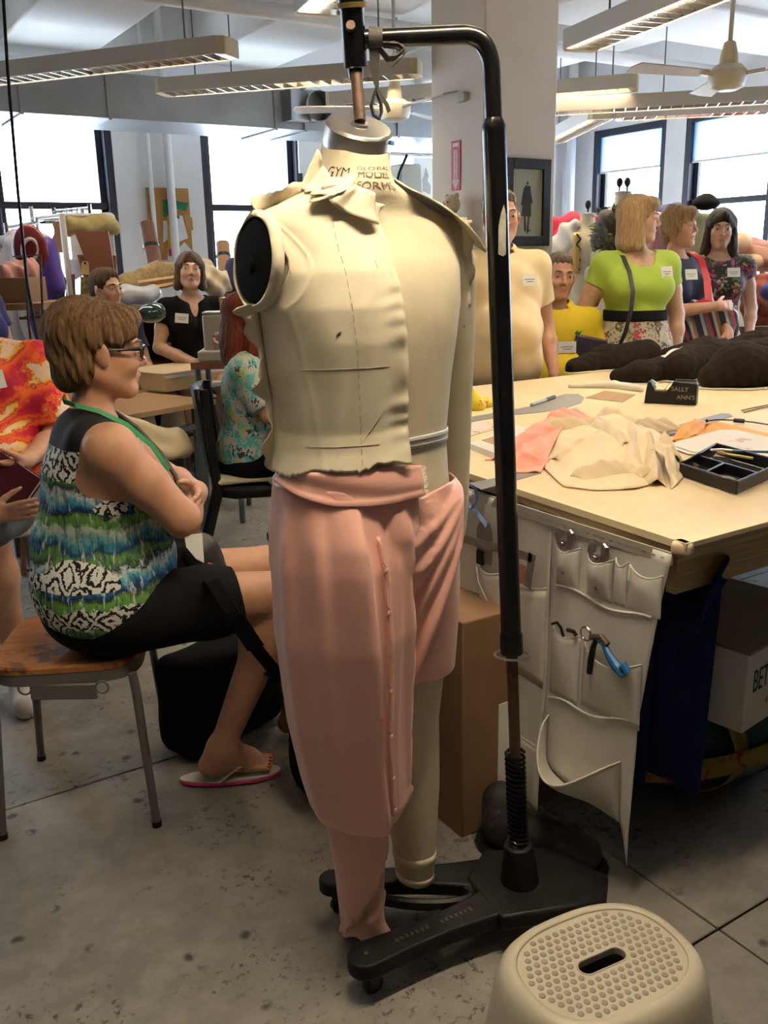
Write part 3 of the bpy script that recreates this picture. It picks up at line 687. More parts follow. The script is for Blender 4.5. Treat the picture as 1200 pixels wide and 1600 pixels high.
# waistband strip across the front, frayed at its free end
P = []
for k in range(50):
    t = k / 49; th = R(92 - 100 * t); zlow = np.interp(t, [0, .25, .5, .75, .85, 1], [1.112, 1.092, 1.076, 1.070, 1.069, 1.073]); zhi = np.interp(t, [0, .85, 1], [1.135, 1.135, 1.128])
    P.append([tor(th, zlow + (zhi - zlow) * v, .018 - .003 * v + .002 * math.sin(7 * v + 5 * t) + .006 * (v < .05)) for v in np.linspace(0, 1, 9)])
wbp = np.array(P)
MB().grid(wbp).build('waistband', SATIN, tr, solid=.003, smooth=80)
mb = MB()
for k in range(34):
    v = k / 33; p = wbp[-1][0] * (1 - v) + wbp[-1][-1] * v; mb.tube([p, p + np.array((.006 + rnd.uniform(-.002, .006), -.001, rnd.uniform(-.004, .004)))], .0006, 4)
tag(mb.build('frayed_threads', mat('pale_thread', (.80, .62, .55), .8), tr), kind='stuff')
# lower leg wrapped tight to the ankle
P = []
for j in range(90):
    t = j / 89; z = .385 - t * .345; cx = -.050 + .020 * t; row = []
    for k in range(56):
        a = 2 * PI * k / 56; r = np.interp(t, [0, .5, .8, 1], [.060, .054, .049, .047])
        q = ((a + PI / 2 + .2) + PI) % (2 * PI) - PI
        zr1 = .17 + .10 * q; zr2 = .085 - .05 * q; zr3 = .11 + .03 * q
        fo = lambda zc, up, dn: math.exp(-((z - zc) / (up if z > zc else dn)) ** 2)
        r += .013 * fo(zr1, .045, .006) * max(0, 1 - (q / 1.7) ** 4) + .010 * fo(zr2, .03, .005) * max(0, 1 - (q / 1.5) ** 4) + .005 * fo(zr3, .004, .02) * (abs(q) < 1.2) + .002 * math.sin(5 * a + 20 * z)
        r += .006 * max(0, (.06 - z) / .03) * (1 + math.sin(6 * a))
        row.append((cx + r * math.cos(a), .006 + r * 1.08 * math.sin(a), z + (.014 * math.sin(2 * a + .6) + .004 * math.sin(9 * a)) * t ** 4))
    P.append(row)
MB().loft(np.array(P)[::-1], caps=False).build('ankle_wrap', SATIN, tr, solid=.0016, smooth=80)
# pinned seam down the front of the long leg
mb = []; ring_i = [i for i in range(len(zr) - 7)]
ka = int(96 * (((-PI / 2 + .12) % (2 * PI)) / (2 * PI)))
seam = [rg[i][ka] * 1.0 for i in range(8, 60)]
dirs = np.array([nrm(rg[i][ka] - np.array((*rg[i][:, :2].mean(0), rg[i][0, 2]))) for i in range(8, 60)])
MB().grid([[p - d * .002, p + d * .006 + np.array((.001, 0, 0)), p + d * .009 + np.array((.003 + .002 * math.sin(.5 * i), 0, 0))] for i, (p, d) in enumerate(zip(seam, dirs))]).build('pinned_seam', SATIN, tr, solid=.0014, smooth=80)
for i in (5, 12, 25, 33, 42, 49):
    p, d = seam[i], dirs[i]; MB().tube([p + d * .007 + np.array((-.002, 0, .012)), p + d * .011 + np.array((.003, 0, .004)), p + d * .007 + np.array((0, 0, -.012))], .0008, 5).build('dress_pin', STEEL, tr)
    MB().ell(p + d * .010 + np.array((.004, 0, -.004)), (.005, .003, .006), 8, 6).build('pinned_tuck', SATIN, tr)
# ================================================================ smooth blended solids (for bodies, clothes, hair, soft things)
class SDF:
    def __init__(s, lo, hi, h):
        s.h = h; s.lo = np.asarray(lo, np.float32); n = np.ceil((np.asarray(hi) - s.lo) / h).astype(int) + 1; s.n = n
        s.f = np.full(tuple(n), 9.0, np.float32); s.ax = [s.lo[i] + h * np.arange(n[i], dtype=np.float32) for i in range(3)]
    def sub(s, lo, hi, pad):
        a = np.clip(np.floor((np.asarray(lo) - pad - s.lo) / s.h).astype(int), 0, s.n); b = np.clip(np.ceil((np.asarray(hi) + pad - s.lo) / s.h).astype(int) + 1, 0, s.n)
        sl = tuple(slice(i, j) for i, j in zip(a, b))
        return sl, s.ax[0][sl[0]][:, None, None], s.ax[1][sl[1]][None, :, None], s.ax[2][sl[2]][None, None, :]
    @staticmethod
    def dist(p, X, Y, Z, infl):
        k = p[0]
        if k == 'c':
            a, b, ra, rb = p[1:5]; a = np.asarray(a, np.float32); d = np.asarray(b, np.float32) - a; L = float(d @ d) + 1e-9
            x, y, z = X - a[0], Y - a[1], Z - a[2]; t = np.clip((x * d[0] + y * d[1] + z * d[2]) / L, 0, 1)
            fl = p[6] if len(p) > 6 else None
            return np.sqrt((x - t * d[0]) ** 2 + (y - t * d[1]) ** 2 + (z - t * d[2]) ** 2) - (ra + t * (rb - ra)) - infl
        c, r = np.asarray(p[1], np.float32), np.asarray(p[2], np.float32) + infl; x, y, z = X - c[0], Y - c[1], Z - c[2]
        if len(p) > 4 and p[4] is not None:
            m = np.asarray(p[4], np.float32); x, y, z = m[0, 0] * x + m[1, 0] * y + m[2, 0] * z, m[0, 1] * x + m[1, 1] * y + m[2, 1] * z, m[0, 2] * x + m[1, 2] * y + m[2, 2] * z
        if k == 'b':
            rd = p[5] if len(p) > 5 else .01
            qx, qy, qz = np.abs(x) - r[0] + rd, np.abs(y) - r[1] + rd, np.abs(z) - r[2] + rd
            return np.sqrt(np.maximum(qx, 0) ** 2 + np.maximum(qy, 0) ** 2 + np.maximum(qz, 0) ** 2) + np.minimum(np.maximum(qx, np.maximum(qy, qz)), 0) - rd
        k0 = np.sqrt((x / r[0]) ** 2 + (y / r[1]) ** 2 + (z / r[2]) ** 2); k1 = np.sqrt((x / r[0] ** 2) ** 2 + (y / r[1] ** 2) ** 2 + (z / r[2] ** 2) ** 2)
        return k0 * (k0 - 1) / np.maximum(k1, 1e-6)
    @staticmethod
    def bounds(p, infl):
        if p[0] == 'c':
            a, b = np.asarray(p[1]), np.asarray(p[2]); r = max(p[3], p[4]) + infl; return np.minimum(a, b) - r, np.maximum(a, b) + r
        c = np.asarray(p[1], float); r = np.asarray(p[2], float) + infl
        if len(p) > 4 and p[4] is not None: r = np.full(3, np.linalg.norm(r) if p[0] == 'b' else r.max())
        return c - r, c + r
    def add(s, p, infl=0.0, kk=None):
        k = kk if kk is not None else (p[5] if p[0] == 'c' else p[3]); lo, hi = s.bounds(p, infl); sl, X, Y, Z = s.sub(lo, hi, k + .05)
        if min(q.stop - q.start for q in sl) <= 0: return s
        d = s.dist(p, X, Y, Z, infl); f = s.f[sl]
        if k > 0: hh = np.maximum(k - np.abs(f - d), 0) / k; s.f[sl] = np.minimum(f, d) - hh * hh * k * .25
        else: s.f[sl] = np.minimum(f, d)
        return s
    def cut(s, p, infl=0.0, k=0.0):
        lo, hi = s.bounds(p, infl); sl, X, Y, Z = s.sub(lo, hi, k + 3 * s.h)
        if min(q.stop - q.start for q in sl) <= 0: return s
        d = -s.dist(p, X, Y, Z, infl); f = s.f[sl]
        if k > 0: hh = np.maximum(k - np.abs(f - d), 0) / k; s.f[sl] = np.maximum(f, d) + hh * hh * k * .25
        else: s.f[sl] = np.maximum(f, d)
        return s
    def plane(s, c, n):
        """drop what lies on the side n points to"""
        X, Y, Z = s.ax[0][:, None, None], s.ax[1][None, :, None], s.ax[2][None, None, :]
        s.f = np.maximum(s.f, (X - c[0]) * n[0] + (Y - c[1]) * n[1] + (Z - c[2]) * n[2]); return s
    def wob(s, fn):
        X, Y, Z = s.ax[0][:, None, None], s.ax[1][None, :, None], s.ax[2][None, None, :]
        s.f = s.f + fn(X, Y, Z).astype(np.float32); return s
    def mesh(s):
        f = s.f.copy()
        for i in range(3):
            q = [slice(None)] * 3
            for e in (0, -1): q[i] = e; f[tuple(q)] = np.maximum(f[tuple(q)], .001)
        ng = f < 0; cn = np.zeros(tuple(q - 1 for q in f.shape), np.uint8); CC = [(i, j, k) for i in (0, 1) for j in (0, 1) for k in (0, 1)]
        n0, n1, n2 = cn.shape
        for i, j, k in CC: cn += ng[i:i + n0, j:j + n1, k:k + n2]
        act = (cn > 0) & (cn < 8); idx = np.argwhere(act); val = np.stack([f[idx[:, 0] + i, idx[:, 1] + j, idx[:, 2] + k] for i, j, k in CC], 1)
        acc = np.zeros((len(idx), 3)); cnt = np.zeros(len(idx)); ca = np.array(CC, float)
        for a in range(8):
            for b in range(a + 1, 8):
                if np.abs(ca[a] - ca[b]).sum() != 1: continue
                va, vb = val[:, a], val[:, b]; cr = (va < 0) != (vb < 0); t = np.where(cr, va / np.where(cr, va - vb, 1), 0)
                acc += cr[:, None] * (ca[a] + t[:, None] * (ca[b] - ca[a])); cnt += cr
        V = s.lo + s.h * (idx + acc / cnt[:, None]); vid = np.full(cn.shape, -1, np.int64); vid[act] = np.arange(len(idx)); Q = []
        for ax in range(3):
            a, b = [q for q in range(3) if q != ax]
            m0 = [slice(1, -1)] * 3; m1 = [slice(1, -1)] * 3; m0[ax] = slice(0, -1); m1[ax] = slice(1, None)
            A, B = ng[tuple(m0)], ng[tuple(m1)]; e = np.argwhere(A != B); e[:, [a, b]] += 1; up = A[A != B]
            def cell(da, db):
                q = e.copy(); q[:, a] += da; q[:, b] += db; return vid[q[:, 0], q[:, 1], q[:, 2]]
            quad = np.stack([cell(-1, -1), cell(0, -1), cell(0, 0), cell(-1, 0)], 1)
            if ax == 1: up = ~up
            quad[~up] = quad[~up][:, ::-1]; Q.append(quad)
        Q = np.concatenate(Q); return V, Q[(Q >= 0).all(1)]
    def build(s, name, mt, parent=None, world=False, tint=None, origin=None, smooth_it=1):
        V, Q = s.mesh()
        if smooth_it:
            for _ in range(smooth_it):
                acc = np.zeros_like(V); c = np.zeros(len(V))
                for a, b in ((0, 1), (1, 2), (2, 3), (3, 0)):
                    np.add.at(acc, Q[:, a], V[Q[:, b]]); np.add.at(acc, Q[:, b], V[Q[:, a]]); np.add.at(c, Q[:, a], 1); np.add.at(c, Q[:, b], 1)
                V = V * .5 + .5 * acc / np.maximum(c, 1)[:, None]
        if parent is not None and world:
            mi = np.array(parent['_m']).reshape(4, 4); V2 = (np.c_[V, np.ones(len(V))] @ np.linalg.inv(mi).T)[:, :3]
        else: V2 = V
        loc = None
        if parent is None:
            loc = np.array([(V[:, 0].min() + V[:, 0].max()) / 2, (V[:, 1].min() + V[:, 1].max()) / 2, V[:, 2].min()]); V2 = V - loc
        me = quick_mesh(name, V2, Q)
        for q in (mt if isinstance(mt, (list, tuple)) else [mt]): me.materials.append(q)
        if tint is not None:
            at = me.color_attributes.new('tint', 'FLOAT_COLOR', 'POINT'); col = np.ones((len(V), 4), np.float32); col[:, :3] = tint(V); at.data.foreach_set('color', col.ravel())
        return link(name, me, parent, loc)
def quick_mesh(name, V, Q):
    me = bpy.data.meshes.new(name); me.vertices.add(len(V)); me.vertices.foreach_set('co', np.asarray(V, np.float32).ravel()); n = len(Q)
    me.loops.add(4 * n); me.loops.foreach_set('vertex_index', np.asarray(Q, np.int32).ravel()); me.polygons.add(n)
    me.polygons.foreach_set('loop_start', np.arange(0, 4 * n, 4, dtype=np.int32)); me.polygons.foreach_set('use_smooth', np.ones(n, bool)); me.update(calc_edges=True); me.validate(); return me
def box_of(prims, infl, pad=.03):
    B = [SDF.bounds(p, infl) for p in prims]; return np.min([b[0] for b in B], 0) - pad, np.max([b[1] for b in B], 0) + pad
def solid(prims, h, infl=0.0):
    lo, hi = box_of(prims, infl); f = SDF(lo, hi, h)
    for p in prims: f.add(p, infl)
    return f
# ================================================================ people
def skin_mat(name, c, deep):
    mt, nt, b = new_mat(name); k = NT(nt); at = k.n('VertexColor', layer_name='tint'); nz = k.ramp(k.noise(k.co(), 28, 4), [(.35, (.90, .88, .86)), (.65, (1.04, 1.02, 1.0))])
    k.l(k.mix(1.0, k.mix(1.0, c, at.outputs[0], 'MULTIPLY'), nz, 'MULTIPLY'), b.inputs['Base Color']); b.inputs['Roughness'].default_value = .48; b.inputs['Subsurface Weight'].default_value = .08
    b.inputs['Subsurface Radius'].default_value = (.012, .004, .002); b.inputs['Specular IOR Level'].default_value = .4
    k.bump(k.noise(k.co(), 220, 2), b, .06, .002); return mt
SKIN_TAN = skin_mat('skin_tanned', (.46, .245, .15), 0); SKIN_FAIR = skin_mat('skin_fair', (.60, .385, .28), 0); SKIN_ROSY = skin_mat('skin_rosy', (.58, .33, .23), 0)
def hair_mat(name, c, c2, st=(14, 14, 1.6)):
    mt, nt, b = new_mat(name); k = NT(nt); v = k.co('Object', st); n = k.noise(v, 9, 5, .65, .6); k.l(k.ramp(n, [(.3, c), (.7, c2)]), b.inputs['Base Color']); b.inputs['Roughness'].default_value = .5; b.inputs['Specular IOR Level'].default_value = .25
    k.bump(k.noise(k.co('Object', (st[0] * 2.4, st[1] * 2.4, st[2])), 16, 4), b, .7, .012); return mt
EYEW = mat('eye_white', (.42, .38, .35), .3); IRIS = mat('iris', (.05, .035, .025), .15)
def head_prims(fat=0.0, nose=1.0):
    P = [('e', (0, .012, .03), (.074, .094, .086), 0), ('e', (0, -.022, -.038), (.058 + fat, .066, .076), .03), ('e', (0, -.070, -.096), (.020, .018, .018), .03)]
    for s in (-1, 1):
        P += [('c', (s * .053, .012, -.05), (s * .018, -.062, -.098), .018 + fat, .014, .03), ('e', (s * .036, -.062, -.028), (.021, .020, .020), .03),
              ('c', (s * .012, -.086, .024), (s * .042, -.074, .024), .0095, .008, .018)]
    P += [('c', (0, -.086, .016), (0, -.108 * nose ** .3, -.026), .0075, .0095, .012), ('e', (-.011, -.094, -.031), (.0075, .009, .0065), .008), ('e', (.011, -.094, -.031), (.0075, .009, .0065), .008),
          ('c', (-.020, -.083, -.062), (0, -.092, -.058), .0045, .0058, .006), ('c', (.020, -.083, -.062), (0, -.092, -.058), .0045, .0058, .006), ('c', (-.014, -.085, -.070), (.014, -.085, -.070), .0062, .0062, .006)]
    for s in (-1, 1):
        P += [('e', (s * .080, .006, -.002), (.009, .021, .033), .006, rotm(R(-12), 0, R(s * 26))), ('c', (s * .072, -.002, -.026), (s * .074, .002, -.030), .008, .008, .004)]
    return P
HEAD_CUTS = [('e', (s * .033, -.100, .004), (.0215, .0145, .0125)) for s in (-1, 1)] + [('c', (-.02, -.094, -.0655), (.02, -.094, -.0655), .0016, .0016, 0)]
def xf(p, M, t, sc=1.0):
    M = np.asarray(M); g = lambda q: (M @ (np.asarray(q, float) * sc)) + t
    if p[0] == 'c': return ('c', g(p[1]), g(p[2]), p[3] * sc, p[4] * sc) + ((p[5] * sc,) if len(p) > 5 else ())
    m0 = np.asarray(p[4]) if len(p) > 4 and p[4] is not None else np.eye(3)
    return (p[0], g(p[1]), np.asarray(p[2]) * sc, (p[3] * sc if len(p) > 3 else 0), M @ m0) + tuple(p[5:])
def hand_prims(w, d, pn, side, curl=.5, spread=.12, sc=1.0, thumb=.6):
    """w wrist, d direction of the fingers, pn palm normal; five separate fingers"""
    d = nrm(d); pn = nrm(pn - d * (np.asarray(pn) @ d)); t = nrm(np.cross(d, pn)) * side; w = np.asarray(w, float); s = sc
    P = [('c', w, w + d * .03 * s, .024 * s, .026 * s, .02)]
    for q in (-.022, -.007, .008, .022): P.append(('c', w + d * .03 * s + t * q * .8 * s, w + d * .082 * s + t * q * s, .0135 * s, .0105 * s, .010))
    for q, L, dl in ((-.026, .060, 0), (-.0085, .074, .004), (.009, .080, .006), (.026, .070, .002)):
        p0 = w + d * (.084 + dl) * s + t * q * s; dirn = nrm(d + t * q * spread * 8); a = 0; seg = [.44, .31, .25]
        for i, g in enumerate(seg):
            a += curl * (.55, .75, .6)[i]; dd = dirn * math.cos(a) + pn * math.sin(a); p1 = p0 + dd * L * g * s; P.append(('c', p0, p1, (.0088, .0080, .0072)[i] * s, (.0080, .0072, .0062)[i] * s, .003)); p0 = p1
    p0 = w + d * .022 * s + t * .024 * s + pn * .006; 
    for L, r0, r1, a in ((.042, .0125, .0105, thumb), (.032, .0100, .0085, thumb * .75), (.026, .0085, .0066, thumb * .5)):
        dd = nrm(d * math.cos(a) + t * math.sin(a) + pn * .45); p1 = p0 + dd * L * s; P.append(('c', p0, p1, r0 * s, r1 * s, .006)); p0 = p1
    return P
class Person:
    def __init__(s, label, loc, rz, j, skin, h=.006, female=True, girth=1.0, head=(0, 0, 0), hs=1.0, arm=1.0, legw=1.0, fat=0.0, bust=1.0, belly=0.0, group=None, bare_feet=True, feet=True):
        s.t = thing('person', label, 'person', loc, rz, group); s.j = {k: np.asarray(v, float) for k, v in j.items()}; s.h = h; s.skin = skin; s.hs = hs
        J = s.j; s.HM = rotm(*[R(q) for q in head]); s.hc = J['head']; g = girth; s.g = g
        T = []
        pe, wa, ch, nk = J['pelvis'], J['waist'], J['chest'], J['neck']; up = nrm(ch - wa); tr_ = np.stack([np.array((1., 0, 0)), nrm(np.cross(up, (1, 0, 0))), up], 1)
        if abs(J['shL'][2] - J['shR'][2]) > 0 or abs(J['shL'][1] - J['shR'][1]) > 0:
            xx = nrm(J['shL'] - J['shR']); yy = nrm(np.cross(up, xx)); tr_ = np.stack([xx, yy, np.cross(xx, yy)], 1)
        T += [('e', pe, np.array((.168, .125, .13)) * (g, g, 1), .05), ('e', wa + tr_[:, 1] * (-.03 * belly), np.array((.138 if female else .15, .105 + .05 * belly, .15)) * (g, g, 1), .09, tr_),
              ('e', ch, np.array((.152 if female else .168, .112, .17)) * (g, g, 1), .08, tr_)]
        if female and bust: T += [('e', ch + tr_ @ np.array((q * .075, -.085 * g, -.02)), np.array((.07, .06, .068)) * bust, .04, tr_) for q in (-1, 1)]
        for q in 'LR': T += [('c', nk - up * .035, J['sh' + q] - up * .006, .046, .046 * arm, .05), ('c', J['sh' + q] - up * .01, ch + (J['sh' + q] - ch) * .45 - up * .07, .046 * arm, .085, .05)]
        s.torso = T; s.up = up; s.tr = tr_
        A = {}
        for q in 'LR':
            sh, el, wr_ = J['sh' + q], J['el' + q], J['wr' + q]
            A[q] = [('c', sh, sh + (el - sh) * .5, .052 * arm, .047 * arm, .03), ('c', sh + (el - sh) * .5, el, .047 * arm, .039 * arm, .02), ('c', el, el + (wr_ - el) * .35, .040 * arm, .039 * arm, .015), ('c', el + (wr_ - el) * .35, wr_, .039 * arm, .026, .02)]
        s.arms = A; Lg = {}
        for q in 'LR':
            hp, kn, an = J['hip' + q], J['kn' + q], J['an' + q]; sd = nrm(an - kn); bk = nrm(np.cross(np.cross(sd, kn - hp), sd)) if np.linalg.norm(np.cross(sd, kn - hp)) > .02 else np.array((0, 1., 0))
            if bk @ (kn - hp) > 0: bk = -bk
            Lg[q] = [('c', hp, hp + (kn - hp) * .5, .088 * legw, .076 * legw, .04), ('c', hp + (kn - hp) * .5, kn, .076 * legw, .056 * legw, .03), ('c', kn, kn + (an - kn) * .3, .054 * legw, .053 * legw, .02), ('c', kn + (an - kn) * .3, an, .053 * legw, .036, .03), ('e', kn + (an - kn) * .3 + bk * .018, (.045 * legw, .045 * legw, .085), .04)]
        s.legs = Lg
        s.neckp = [('c', nk - up * .02, s.hc + s.HM @ np.array((0, .018, -.06)) * hs, .060 if not female else .055, .054 if not female else .048, .03)]
        s.headp = [xf(p, s.HM, s.hc, hs) for p in head_prims(fat)]
    def body(s, hands, feet=None, name='body'):
        J = s.j; P = s.torso + s.arms['L'] + s.arms['R'] + s.legs['L'] + s.legs['R'] + s.neckp + s.headp
        for q, kw in hands.items(): P = P + hand_prims(J['wr' + q], side=-1 if q == 'L' else 1, **kw)
        for q in 'LR':
            an, to = J['an' + q], J['to' + q]; fd = to - an; fh = nrm((fd[0], fd[1], 0)); he = an + np.array((0, 0, -.045)) - fh * .035
            P = P + [('c', an, he, .036, .030, .03), ('c', an, an + (to - an) * .6, .036, .030, .03), ('c', he, to if feet != 'toes' else he + (to - he) * .84, .028, .026, .03)]
            if feet == 'toes':
                sd = np.array((-fh[1], fh[0], 0))
                for i, (o_, L, r) in enumerate(((-.030, .030, .0125), (-.012, .030, .010), (.004, .026, .0095), (.018, .021, .009), (.030, .015, .0088))):
                    o2 = o_ * (-1 if q == 'L' else 1) * -1; b0 = to + sd * o2 * 1.12 - fh * .014 + np.array((0, 0, -.006)); tip = b0 + fh * L * 1.25 + np.array((0, 0, -.006)); P = P + [('c', to - fh * .055 + sd * o2 * .6, b0, .016, r, .010), ('c', b0, tip, r * .92, r, .002)]; s.tips = getattr(s, 'tips', []) + [(tip, r, q)]
        f = solid(P, s.h)
        for c in HEAD_CUTS: f.cut(xf(c, s.HM, s.hc, s.hs), k=.006)
        for q in (-1, 1): [f.add(xf(p, s.HM, s.hc, s.hs)) for p in (('e', (q * .0325, -.0765, .004), (.0145, .0115, .0125), .003), ('c', (q * .021, -.0865, .0092), (q * .044, -.0825, .0085), .0042, .0038, .003), ('c', (q * .022, -.0865, -.0042), (q * .043, -.083, -.0040), .0032, .003, .003))]
        hc, HM, hs = s.hc, s.HM, s.hs
        def tint(V):
            L = (V - hc) @ HM / hs; c = np.ones((len(V), 3)); near = (np.abs(L) < .14).all(1)
            lip = np.exp(-((L[:, 0] / .021) ** 4 + ((L[:, 2] + .065) / .0105) ** 2)) * (L[:, 1] < -.075) * near
            ch_ = sum(np.exp(-(((L[:, 0] - q * .042) / .02) ** 2 + ((L[:, 2] + .03) / .02) ** 2)) for q in (-1, 1)) * (L[:, 1] < -.03) * near
            no = np.exp(-((L[:, 0] / .012) ** 2 + ((L[:, 2] + .028) / .012) ** 2)) * (L[:, 1] < -.08) * near
            c -= lip[:, None] * np.array((.10, .42, .38)) * .9 + (ch_ + no * .8)[:, None] * np.array((.0, .12, .11)); return np.clip(c, .1, 1.2)
        o = f.build(name, s.skin, s.t, tint=tint); s.bodyo = o
        for q in (-1, 1):
            mb = MB(); mb.ell((0, 0, 0), .0108 * hs, 14, 10); mb.cm = 1; dr = s.HM @ nrm((q * .06 + s.gaze[0] if hasattr(s, 'gaze') else q * .06, -1, 0)); mb.ell(dr * .0062 * hs, .0062 * hs, 12, 8)
            e = mb.build('eye', [EYEW, IRIS], s.t); e.location = list(s.hc + s.HM @ (np.array((q * .0325, -.0795, .0038)) * hs))
        return o
    def brows(s, mt, w=.0042):
        for q in (-1, 1):
            MB().tube([s.hc + s.HM @ (np.array(p) * s.hs) for p in ((q * .014, -.0965, .026), (q * .026, -.0945, .031), (q * .040, -.085, .0305), (q * .049, -.075, .026))], [w * .7, w, w * .9, w * .4], 6).build('eyebrow', mt, s.t)
    def hair(s, mt, prims, cuts=(), amp=.0035, fr=70, h=None, name='hair', seed=0, extra=None):
        f = solid([xf(p, s.HM, s.hc, s.hs) for p in prims], h or s.h * .9)
        for c in cuts: f.cut(xf(c, s.HM, s.hc, s.hs), k=.012)
        if extra: extra(f)
        HM, hc = s.HM, s.hc
        def w(X, Y, Z):
            lx = (X - hc[0]) * HM[0, 0] + (Y - hc[1]) * HM[1, 0] + (Z - hc[2]) * HM[2, 0]; ly = (X - hc[0]) * HM[0, 1] + (Y - hc[1]) * HM[1, 1] + (Z - hc[2]) * HM[2, 1]; lz = (X - hc[0]) * HM[0, 2] + (Y - hc[1]) * HM[1, 2] + (Z - hc[2]) * HM[2, 2]
            an = np.arctan2(lx, -ly + .0); return amp * (np.sin(an * fr * .16 + 12 * lz + seed) * np.sin(an * fr * .37 + 5 * np.sin(20 * lz)) + .5 * np.sin(an * fr + 16 * lz))
        f.wob(w); return f.build(name, mt, s.t)
    def cloth(s, name, mt, prims, infl, cuts=(), planes=(), h=None, wr=0.0, fr=28, seed=1.0, k=0.0, tint=None):
        lo, hi = box_of(prims, infl); f = SDF(lo, hi, h or s.h)
        for p in prims: f.add(p, infl)
        if wr: f.wob(lambda X, Y, Z: wr * (np.sin(fr * Z + 9 * X + 3 * np.sin(11 * Y + seed)) * np.sin(.6 * fr * X + 8 * Z + seed) + .7 * np.sin(.45 * fr * Z - 14 * Y + 6 * X * seed)))
        for c in cuts: f.cut(c, k=k)
        for c, n in planes: f.plane(c, nrm(n))
        return f.build(name, mt, s.t)
    def H(s, p): return s.hc + s.HM @ (np.asarray(p, float) * s.hs)
    def badge(s, c, n, w=.085, hh=.055, up=(0, 0, 1), tilt=0.0, z=.001):
        n = nrm(n); x = nrm(np.cross(up, n)); y = np.cross(n, x); x, y = x * math.cos(tilt) + y * math.sin(tilt), y * math.cos(tilt) - x * math.sin(tilt); c = np.asarray(c, float); rt_ = np.stack([x, y, n], 1)
        b = MB().box(c, (w, hh, .0012), rt_).build('name_badge', PAPER, s.t, smooth=0)
        mb = MB()
        for i, (a, e) in enumerate(((-.36, .34), (-.22, .24))): mb.box(c + rt_ @ np.array(((a + e) / 2 * w, (.04 - .2 * i) * hh, .0009)), ((e - a) * w, .0035, .0006), rt_)
        tag(mb.build('printed_lines', GREYM, b, smooth=0), kind='stuff')
STAND = dict(pelvis=(0, 0, .95), waist=(0, .0, 1.10), chest=(0, .0, 1.29), neck=(0, .015, 1.455), head=(0, -.012, 1.615), shL=(.17, .01, 1.39), shR=(-.17, .01, 1.39), elL=(.215, .03, 1.12), elR=(-.215, .03, 1.12), wrL=(.22, -.06, .89), wrR=(-.22, -.06, .89),
             hipL=(.09, 0, .92), hipR=(-.09, 0, .92), knL=(.095, -.01, .50), knR=(-.095, -.01, .50), anL=(.1, .03, .085), anR=(-.1, .03, .085), toL=(.12, -.11, .027), toR=(-.12, -.11, .027))
SIT = dict(pelvis=(0, 0, .57), waist=(0, .0, .70), chest=(0, -.01, .89), neck=(0, .0, 1.06), head=(0, -.03, 1.22), shL=(.17, 0, .995), shR=(-.17, 0, .995), elL=(.22, -.05, .73), elR=(-.22, -.05, .73), wrL=(.12, -.27, .66), wrR=(-.12, -.27, .66),
           hipL=(.09, -.03, .545), hipR=(-.09, -.03, .545), knL=(.11, -.46, .53), knR=(-.11, -.46, .53), anL=(.11, -.46, .085), anR=(-.11, -.46, .085), toL=(.12, -.6, .027), toR=(-.12, -.6, .027))
def pose(base, dz=0.0, sc=1.0, **kw):
    d = {k: np.asarray(v, float) * sc + np.array((0, 0, dz)) for k, v in base.items()}
    for k, v in kw.items(): d[k] = np.asarray(v, float)
    return d
def arm_sleeve(pp, q, frac, infl_extra=.0):
    """sleeve prims up to a fraction of the upper arm, cut square"""
    sh, el = pp.j['sh' + q], pp.j['el' + q]; e = sh + (el - sh) * frac
    return ('c', sh, e, .052 + infl_extra, .050 + infl_extra, .03)
